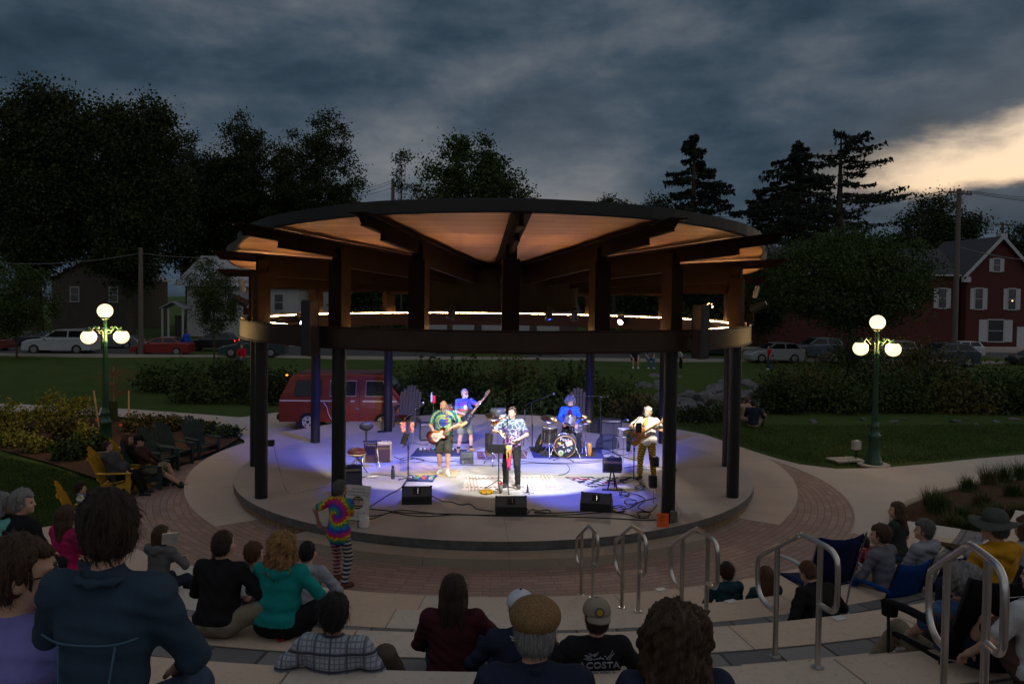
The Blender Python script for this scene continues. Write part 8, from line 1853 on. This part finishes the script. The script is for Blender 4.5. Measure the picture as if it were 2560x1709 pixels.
e, J, b, R0 = seated('blonde woman sitting in the blue chair at left', 113, 1388, 2, up=.36, yaw=-18, lean=-4, top=WHT_, bottom=KHAKI, hair='blonde', hairlen='long', pose='chair', fem=True)
campchair((b.x, b.y, ZR[2]), R0, BLUEC, 'blue folding chair under the blonde woman')
GL = mat('sunglass_black', (.006, .006, .008), .2)
seated('woman in a lavender shirt and dark glasses at the lower left corner', 45, 1352, 6, s=1.0, yaw=-62, lean=6, girth=1.35, top=LAV, bottom=JEANS, hair='brown', hairlen='full', glasses=GL, fem=True, headsc=1.0, group='near listeners')
e, J, b, R0 = seated('person in a blue denim jacket seen from behind, largest in the foreground', 283, 1243, 2.71, s=.95, yaw=32, lean=8, girth=.95, top=DENIM, sleeve='long', bottom=JEANS, hat='none', hair='dark', hairlen='full', glasses=CHROME, group='near listeners', shoulders=.165, pitch=6)
Lj = J['loc']; STI = K('denim_stitch', (.055, .11, .16))
def backline(pts, r=.004): mb = MB(); mb.tube(smooth_path([tuple(Lj(x, y, z, J['Bt'])) for x, y, z in pts], 4), r, 5); return mb.build('seam', STI, e)
backline([(-.17, -.105, .335), (-.1, -.125, .315), (0, -.132, .31), (.1, -.125, .315), (.17, -.105, .335)]); backline([(-.10, -.122, .31), (-.085, -.125, .15), (-.07, -.122, 0)]); backline([(.10, -.122, .31), (.085, -.125, .15), (.07, -.122, 0)])
S = SDF(.02); S.chain([Lj(.075, .07, .50, J['Bt']), Lj(.105, -.01, .525, Bt) if False else Lj(.105, -.01, .52, J['Bt']), Lj(.06, -.10, .515, J['Bt']), Lj(0, -.125, .51, J['Bt']), Lj(-.06, -.10, .515, J['Bt']), Lj(-.105, -.01, .52, J['Bt']), Lj(-.075, .07, .50, J['Bt'])], [.008, .011, .013, .014, .013, .011, .008]); V, F = S.mesh(.010); raw_mesh('collar', V, F, DENIM, e, True)
seated('dark haired man in a plaid shirt sitting against the step with his knee up', 837, 1489, 3, lean=-10, girth=1.2, s=1.06, top=PLAID, bottom=OLIVET, hair='black', hairlen='full', pose='floor', ankR=(.46, .24, .12), kneeR=(.45, .0, 1), ankL=(.12, .40, .10), kneeL=(.3, .1, 1), wl=(-.42, -.02, .16), wr=(.28, .1, .16))
e, J, b, R0 = seated('woman in a maroon jumper with long dark straight hair', 1135, 1437, 3, lean=6, girth=1.2, top=WINE, sleeve='three', bottom=JEANS, hair='dark', hairlen='long', pose='floor', wr=(.34, .30, .28), ankR=(.20, .55, .07), fem=True)
e, J, b, R0 = seated('person in a white and orange cap and navy jacket', 1302, 1482, 3, s=1.0, lean=4, girth=1.2, yaw=4, top=NAVYT, sleeve='long', bottom=JEANS, pose='floor', hair='dark', wl=(-.30, .30, .25))
c = hat_mesh(e, J, 'cap_back', K('white_cap', (.46, .48, .52)), NAVYT); mb = MB(); mb.tube(smooth_path([tuple(J['hl'](x, -.136+abs(x)**2*4.5, .075)) for x in (-.065, -.03, 0, .03, .065)], 4), .014, 6); mb.build('cap_lettering', K('orange_felt', (.55, .08, .015)), c)
for k in range(2): mb = MB(); mb.tube(smooth_path([tuple(J['loc'](x, y, .50-.018*k, J['Bt'])) for x, y in ((-.10, -.03), (-.06, -.105), (0, -.125), (.06, -.105), (.10, -.03))], 4), .005, 5); mb.build('collar_stripe', WHT_, e)
e, J, b, R0 = seated('grey haired man in a brown flat cap and dark jacket, centre front', 1338, 1507, 5, lean=6, girth=1.25, top=NAVYT, sleeve='long', bottom=BLKT, hair='grey', group='near listeners', h=.012)
TWEED = custom('brown_tweed', lambda T, v: T.ramp(T.noise(v, 160, 2, .6).outputs[0], [(.35, (.10, .055, .022)), (.6, (.22, .13, .055))]), .95); hat_mesh(e, J, 'beret', TWEED, name='flat_cap')
pp = J['loc'](.03, -.172, .43, J['Bt']); mb = MB(); q = J['Bt']; Mx = Matrix.Translation(tuple(pp)) @ Matrix([list(q[0])+[0], list(q[1])+[0], list(q[2])+[0], [0, 0, 0, 1]]); mb.at(Mx); mb.box((0, 0, 0), (.045, .012, .045)); pb = mb.build('badge', K('red_badge', (.45, .012, .03), bump=0), e)
mb = MB().at(Mx); mb.box((-.004, -.008, -.002), (.022, .004, .012)); mb.box((-.010, -.008, .008), (.008, .004, .014)); mb.box((.003, -.008, -.012), (.005, .004, .014)); mb.box((-.010, -.008, -.012), (.005, .004, .012)); mb.box((.015, -.008, .0), (.005, .004, .034)); mb.build('badge_figure', WHT_, pb)
e, J, b, R0 = seated('man in a tan cap and black printed T shirt with his knee up', 1491, 1500, 3, lean=-8, girth=1.22, top=BLKT, bottom=OLIVET, hair='dark', pose='floor', ankL=(-.30, .36, .07), kneeL=(-.35, .1, 1), wl=(-.3, .2, .3), wr=(.35, .12, .16))
c = hat_mesh(e, J, 'cap_back', K('tan_cap', (.22, .19, .15))); mb = MB(); q0 = J['hl'](0, -.131, .085); 
for r_, m_, dy in ((.034, K('cap_patch_grey', (.10, .10, .11), bump=0), 0), (.022, mat('patch_yellow', (.40, .28, .015), .8), -.006)):
    mb = MB(); hb = J['HB']; mb.cyl(tuple(q0-hb@np.array([0, dy*-1+.0, 0])), tuple(q0+hb@np.array([0, -.010+dy, .0])), r_, n=20); mb.build('cap_patch', m_, c)
q = J['Bt']; GREYP = mat('print_grey', (.20, .21, .25), .9)
def bk(x, z, dy=-.155): return Matrix.Translation(tuple(J['loc'](x, dy, z, q))) @ Matrix([list(q[0])+[0], list(q[1])+[0], list(q[2])+[0], [0, 0, 0, 1]]) @ Matrix.Rotation(PI/2, 4, 'X')
text('shirt_lettering', 'ACOSTA', .066, GREYP, e, bk(.0, .400, -.158), .006, sx=1.15); text('shirt_lettering', 'COSTA', .066, GREYP, e, bk(.01, .335, -.168), .006, sx=1.15)
mb = MB(); rg = random.Random(4)
for i in range(34):
    a_ = rg.uniform(-.10, .10); z_ = rg.uniform(.435, .475); P0 = J['loc'](a_, -.148, z_, q); P1 = J['loc'](a_+rg.uniform(-.035, .035), -.142, z_+rg.uniform(-.01, .035), q); mb.tube([tuple(P0), tuple(P1)], .0035, 4)
mb.build('shirt_print', GREYP, e)
seated('woman with a mass of dark auburn curls at the front right of centre', 1685, 1520, 5, lean=6, girth=1.12, top=NAVYT, sleeve='long', bottom=JEANS, hair='brown', hairlen='curly', group='near listeners', h=.012, fem=True, headsc=1.04)
seated('boy with brown hair and a grey hood on the lowest step', 1815, 1408, 1, s=.86, yaw=-8, top=K('teal_jacket', (.015, .045, .06)), sleeve='long', hood=True, bottom=JEANS, hair='dark', hairlen='full')
seated('girl with straight auburn hair behind the tall handrail', 1912, 1416, 1, s=.86, yaw=-5, top=K('teal_jacket', (.015, .045, .06)), sleeve='long', bottom=JEANS, hair='auburn', hairlen='long')
e, J, b, R0 = seated('man bending forward in the reclining chair with white arms', 2030, 1402, 2, up=.12, lean=34, yaw=10, pitch=35, off=.1, s=.9, top=BLKJ, sleeve='long', bottom=BLKT, hair='auburn', pose='chair', girth=1.1)
p = G(2085, 1556, ZR[2]); campchair((p.x-.10, p.y+.30, ZR[2]), face0(p)-.05, NAVYC, 'navy reclining lawn chair with pale tubular arms', CHROME, mat('white_arm', (.42, .44, .46), .4), sc=1.05)
seated('woman with long brown hair in a dark T shirt beside the path', 2240, 1255, 1, lean=4, yaw=28, off=.1, top=TEE, bottom=JEANS, hair='brown', hairlen='long', fem=True, wr=(.24, .1, .12))
e, J, b, R0 = seated('person in a grey jacket in the bright blue chair at right', 2200, 1313, 1, up=.34, lean=8, yaw=25, off=.15, top=GREYS, sleeve='long', bottom=KHAKI, hair='brown', hairlen='full', pose='chair'); campchair((b.x, b.y, ZR[1]), R0-.2, BLUEC, 'bright blue folding chair under the person in grey')
seated('child in a red and black jacket in front of the grey jacket', 2158, 1340, 1, s=.72, lean=16, yaw=15, top=custom('red_black', lambda T, v: T.ramp(T.noise(v, 7, 2, .5).outputs[0], [(.45, (.40, .015, .02)), (.5, (.015, .015, .02))], 'CONSTANT'), .85), sleeve='long', bottom=BLKT, hair='black')
e, J, b, R0 = seated('grey haired person in a pale hoodie beside the bright blue chair', 2310, 1301, 1, up=.34, lean=4, yaw=32, top=LGREY, sleeve='long', hood=True, bottom=JEANS, hair='darkgrey', hairlen='full', pose='chair'); campchair((b.x, b.y, ZR[1]), R0, NAVYC, 'navy folding chair draped with a pale jacket')
S = SDF(.05); Lq = Vector((math.cos(R0), math.sin(R0), 0)); Fq = Vector((-math.sin(R0), math.cos(R0), 0)); o_ = lambda x, y, z: tuple(Vector((b.x, b.y, ZR[1]))+Lq*x+Fq*y+Vector((0, 0, z)))
S.cap(o_(.12, -.46, .95), o_(.30, -.46, 1.02), .07, .06); S.cap(o_(.20, -.5, .95), o_(.16, -.52, .52), .10, .09); S.cap(o_(.32, -.48, 1.0), o_(.44, -.48, .62), .07, .05); S.cap(o_(.24, -.47, 1.02), o_(.27, -.47, 1.14), .05, .03); V, F = S.mesh(.018, lambda x, y, z: .008*np.sin(x*40)*np.sin(z*30+y*20)); o = raw_mesh('draped_jacket', V, F, LGREY, None, True); tag(o, 'pale jacket slung over the back of the navy chair', 'jacket')
e, J, b, R0 = seated('person in a yellow raincoat and wide brimmed hat', 2487, 1282, 3, up=.34, lean=4, yaw=22, girth=1.25, top=YELJ, sleeve='long', bottom=NAVYT, hair='darkgrey', pose='chair', hood=True); hat_mesh(e, J, 'brim', K('sage_hat', (.060, .065, .055)), name='sun_hat'); campchair((b.x, b.y, ZR[3]), R0, NAVYC, 'navy folding chair under the yellow raincoat')
e, J, b, R0 = seated('grey curly haired person in the black chair behind the big handrail', 2402, 1412, 3, up=.20, lean=-8, yaw=18, top=TD2, bottom=KHAKI, hair='grey', hairlen='afro', pose='chair', ankL=(-.2, .62, -.1)); campchair((b.x+.04, b.y+.05, ZR[3]), R0-.05, BLKC, 'black folding chair with a pale outlined badge on its back', badge=True, sc=1.22)
seated('person in a white T shirt cut off by the right edge', 2600, 1398, 4, s=1.0, yaw=20, girth=1.2, top=WHT_, bottom=K('brown_shorts', (.09, .05, .04)), leg='short', hair='auburn', pose='floor', wl=(-.32, .3, .2))
seated('brown haired person in pale clothes behind the yellow raincoat', 2562, 1290, 2, up=.3, top=LGREY, sleeve='long', bottom=KHAKI, hair='auburn', hairlen='bob', pose='chair', girth=1.1)
# ---- left of the plaza
RZL = -PI/2+.1
def lounge(label, px, py, chairm, clabel, s=1.0, cg='yellow lawn chairs beside the plaza', rz=RZL, **kw):
    e, J, b, R0 = seated(label, px, py, ZP+.30, s=s, lean=-18, rz=rz, pose='chair', up=0, ankL=kw.pop('ankL', (-.13, .60, -.22)), ankR=kw.pop('ankR', (.13, .62, -.22)), **kw)
    f = Vector((-math.sin(R0), math.cos(R0), 0)); adirondack((b.x-f.x*-.06, b.y-f.y*-.06, ZP), R0, chairm, clabel, cg); return e, J, b, R0
e, J, b, R0 = lounge('person wrapped in a charcoal blanket in the nearest yellow chair', 270, 1102, YELCH, 'yellow slatted chair holding the wrapped person', yaw=10, top=CHARC, sleeve='long', bottom=BLKT, hair='dark', girth=1.15)
S = SDF(.05); Lc = J['loc']; S.ell(Lc(0, .08, .28), (.24, .16, .26), J['B']); S.cap(Lc(-.1, .2, .1), Lc(.1, .2, .1), .13, .13); S.cap(Lc(-.22, .05, .05), Lc(-.20, .0, -.25), .06, .04); S.cap(Lc(.22, .05, .05), Lc(.20, .0, -.2), .06, .04); V, F = S.mesh(.018, lambda x, y, z: .008*np.sin(x*33+z*20)); raw_mesh('blanket', V, F, CHARC, e, True)
lounge('dark haired woman in black leaning back in a yellow chair', 322, 1084, YELCH, 'yellow slatted chair behind the wrapped person', yaw=-5, top=BLKJ, sleeve='long', bottom=NAVYT, hair='auburn', hairlen='long', fem=True)
e, J, b, R0 = lounge('man in a black cap with a bare leg stretched out', 350, 1088, GRNCH, 'green slatted lawn chair under the man in the black cap', cg=GC, yaw=-8, top=K('brown_top', (.055, .03, .022)), sleeve='long', bottom=KHAKI, leg='short', hair='dark', ankR=(.16, .78, -.20), kneeR=(0, .6, 1)); hat_mesh(e, J, 'cap', BLKJ)
lounge('child in a tie dye shirt in the low yellow chair', 205, 1206, YELCH, 'low yellow slatted chair nearest the denim jacket', s=.80, rz=RZL+.2, yaw=-5, top=custom('tie_dye_pale', m_spiral(0, .3, [(.15, .25, .32), WHT, (.25, .3, .05), (.05, .1, .25)], 8, 1, .5), .9), bottom=custom('tie_dye_shorts', m_spiral(0, .1, [RED, YEL, MAG, BLU, GRN], 9, 1, .4), .9), hair='dark', hairlen='full', ankL=(-.12, .62, -.05), ankR=(.12, .64, -.05))
# ---- the dancer at the stage edge
b = G(846, 1464, ZP); dd = (b-CAM_POS).dot(CF); rz = -.42; L = tolocal(b, rz, .95); W = lambda px, py, d_=0: at(px, py, dd+d_)
e, J = person('short haired woman in a spiral tie dye shirt standing at the stage', b, rz, scale=.95, pelvis=(0, 0, .92), lean=(5, 0), head=(-4, -28), wristR=L(W(862, 1284, .28)), wristL=L(W(795, 1300, .18)), elbR=(.8, .1, -.8), elbL=(-.8, -.2, -.6), ankL=(-.17, .22, .085), ankR=(.15, -.05, .085), footR=(.5, 1, 0), top=TD_LADY, sleeve='short', bottom=STRIPEP, shoe=K('brown_sandal', (.10, .05, .03)), hair='darkgrey', hairlen='full', girth=1.14, hem=.10, fem=True, h=.014, skin='tan', curl=.3)
mb = MB(); mb.sph(tuple(J['hl'](.082, .0, -.055)), .009, 8, 6); mb.build('earring', mat('pearl', (.7, .6, .5), .2), e)
# ---- people far behind
def far(label, px, d, s, pose, rz, **kw):
    b = base_at(px, d); kw.setdefault('h', .03); kw.setdefault('group', 'people on the far lawn')
    if pose == 'sit': return person(label, b, rz, scale=s, pelvis=(0, 0, .52), ankL=(-.14, .42, .085), ankR=(.14, .42, .085), kneeL=(-.1, 1, .6), kneeR=(.1, 1, .6), wristL=(-.16, .34, .62), wristR=(.16, .34, .62), **kw)
    if pose == 'ground': return person(label, b, rz, scale=s, pelvis=(0, 0, .13), ankL=(-.2, .55, .07), ankR=(.25, .5, .07), kneeL=(-.3, .2, 1), kneeR=(.5, .2, 1), wristL=(-.2, .4, .4), wristR=(.25, .35, .35), **kw)
    return person(label, b, rz, scale=s, **kw)
far('seated person in dark shorts on the far lawn left of the front right column', 1588, 46, 1.0, 'sit', PI, top=NAVYT, bottom=NAVYT, leg='short', shoe=SHOEW, hair='grey'); far('seated person in blue jeans in a chair on the far lawn', 1626, 46, 1.05, 'sit', PI, top=GREYS, bottom=K('blue_jeans', (.05, .12, .22)), shoe=SHOEW, hair='grey')
far('person in a white shirt on the far lawn seen beside the front right column', 1706, 50, .95, 'stand', PI/2, lean=(30, 0), top=WHT_, bottom=BLKT, shoe=SHOEK, hair='dark'); far('seated person in a red jacket on the far lawn at the left ring end', 605, 50, 1.1, 'sit', PI-.2, top=REDJ, sleeve='long', bottom=K('pale_jeans', (.10, .13, .18)), shoe=SHOEW, hair='dark')
far('person in a red shirt standing in front of the silver hatchback', 1926, 55, .92, 'stand', PI/2, top=REDJ, bottom=JEANS, shoe=SHOEW, hair='dark'); far('person in a blue coat standing beside the black sport utility car', 466, 62, 1.0, 'stand', 0, top=BLUEJ, sleeve='long', bottom=JEANS, hair='dark', shoe=SHOEK)
far('person in navy sitting on the grass with their back to us', 1890, 28.5, 1.08, 'ground', -.5, top=NAVYT, sleeve='long', bottom=KHAKI, hair='black', h=.02, shoe=SHOEK); far('child in a pale top sitting beyond the person in navy', 1873, 29.6, 1.05, 'ground', -.3, top=K('sand_top', (.34, .25, .18)), bottom=KHAKI, hair='auburn', h=.02, shoe=SHOEK)
# ---- bits on the steps
p = G(748, 1585, ZR[3]); e = empty('bag', (p.x, p.y, ZR[3]), .4, 'small red and black strappy bag on the step beside the plaid shirt', 'bag'); mb = MB(); mb.sph((0, 0, .05), (.13, .09, .05), 14, 8); mb.build('pouch', K('dark_bag', (.02, .015, .015)), e); mb = MB(); mb.tube(smooth_path([(-.10, -.06, .03), (-.20, -.10, .015), (-.18, .02, .05), (-.06, .05, .09), (.06, .03, .09)], 5), .010, 6); mb.box((.02, -.05, .075), (.10, .02, .05), (.5, 0, .2)); mb.build('strap', REDJ, e)
p = G(2475, 1668, ZR[4]); e = empty('backpack', (p.x, p.y, ZR[4]), .2, 'dark navy backpack on the step at the lower right corner', 'bag'); mb = MB(); mb.sph((0, 0, .17), (.22, .16, .19), 18, 10); mb.build('main_pouch', NAVYT, e); mb = MB(); mb.sph((0, -.13, .13), (.15, .06, .11), 14, 8); mb.build('front_pouch', BLKT, e); mb = MB(); mb.tube(smooth_path([(-.06, -.05, .35), (0, -.06, .41), (.06, -.05, .35)], 4), .012, 6); mb.build('handle', BLKT, e)
for px, py, l, lab in ((1652, 1473, 1, 'white leaflet on the lowest step left of the boy'), (1828, 1503, 2, 'pale leaflet on the second step in front of the boy'), (2098, 1545, 3, 'pale leaflet on the third step under the navy lawn chair'), (2108, 1392, 1, 'pink leaflet on the lowest step near the grey jacket')):
    p = G(px, py, ZR[l]); mb = MB(); mb.box((0, 0, .004), (.14, .09, .005), (0, 0, .4)); o = mb.build('leaflet', WHITEPL, None, (p.x, p.y, ZR[l]+.002)); tag(o, lab, 'leaflet')
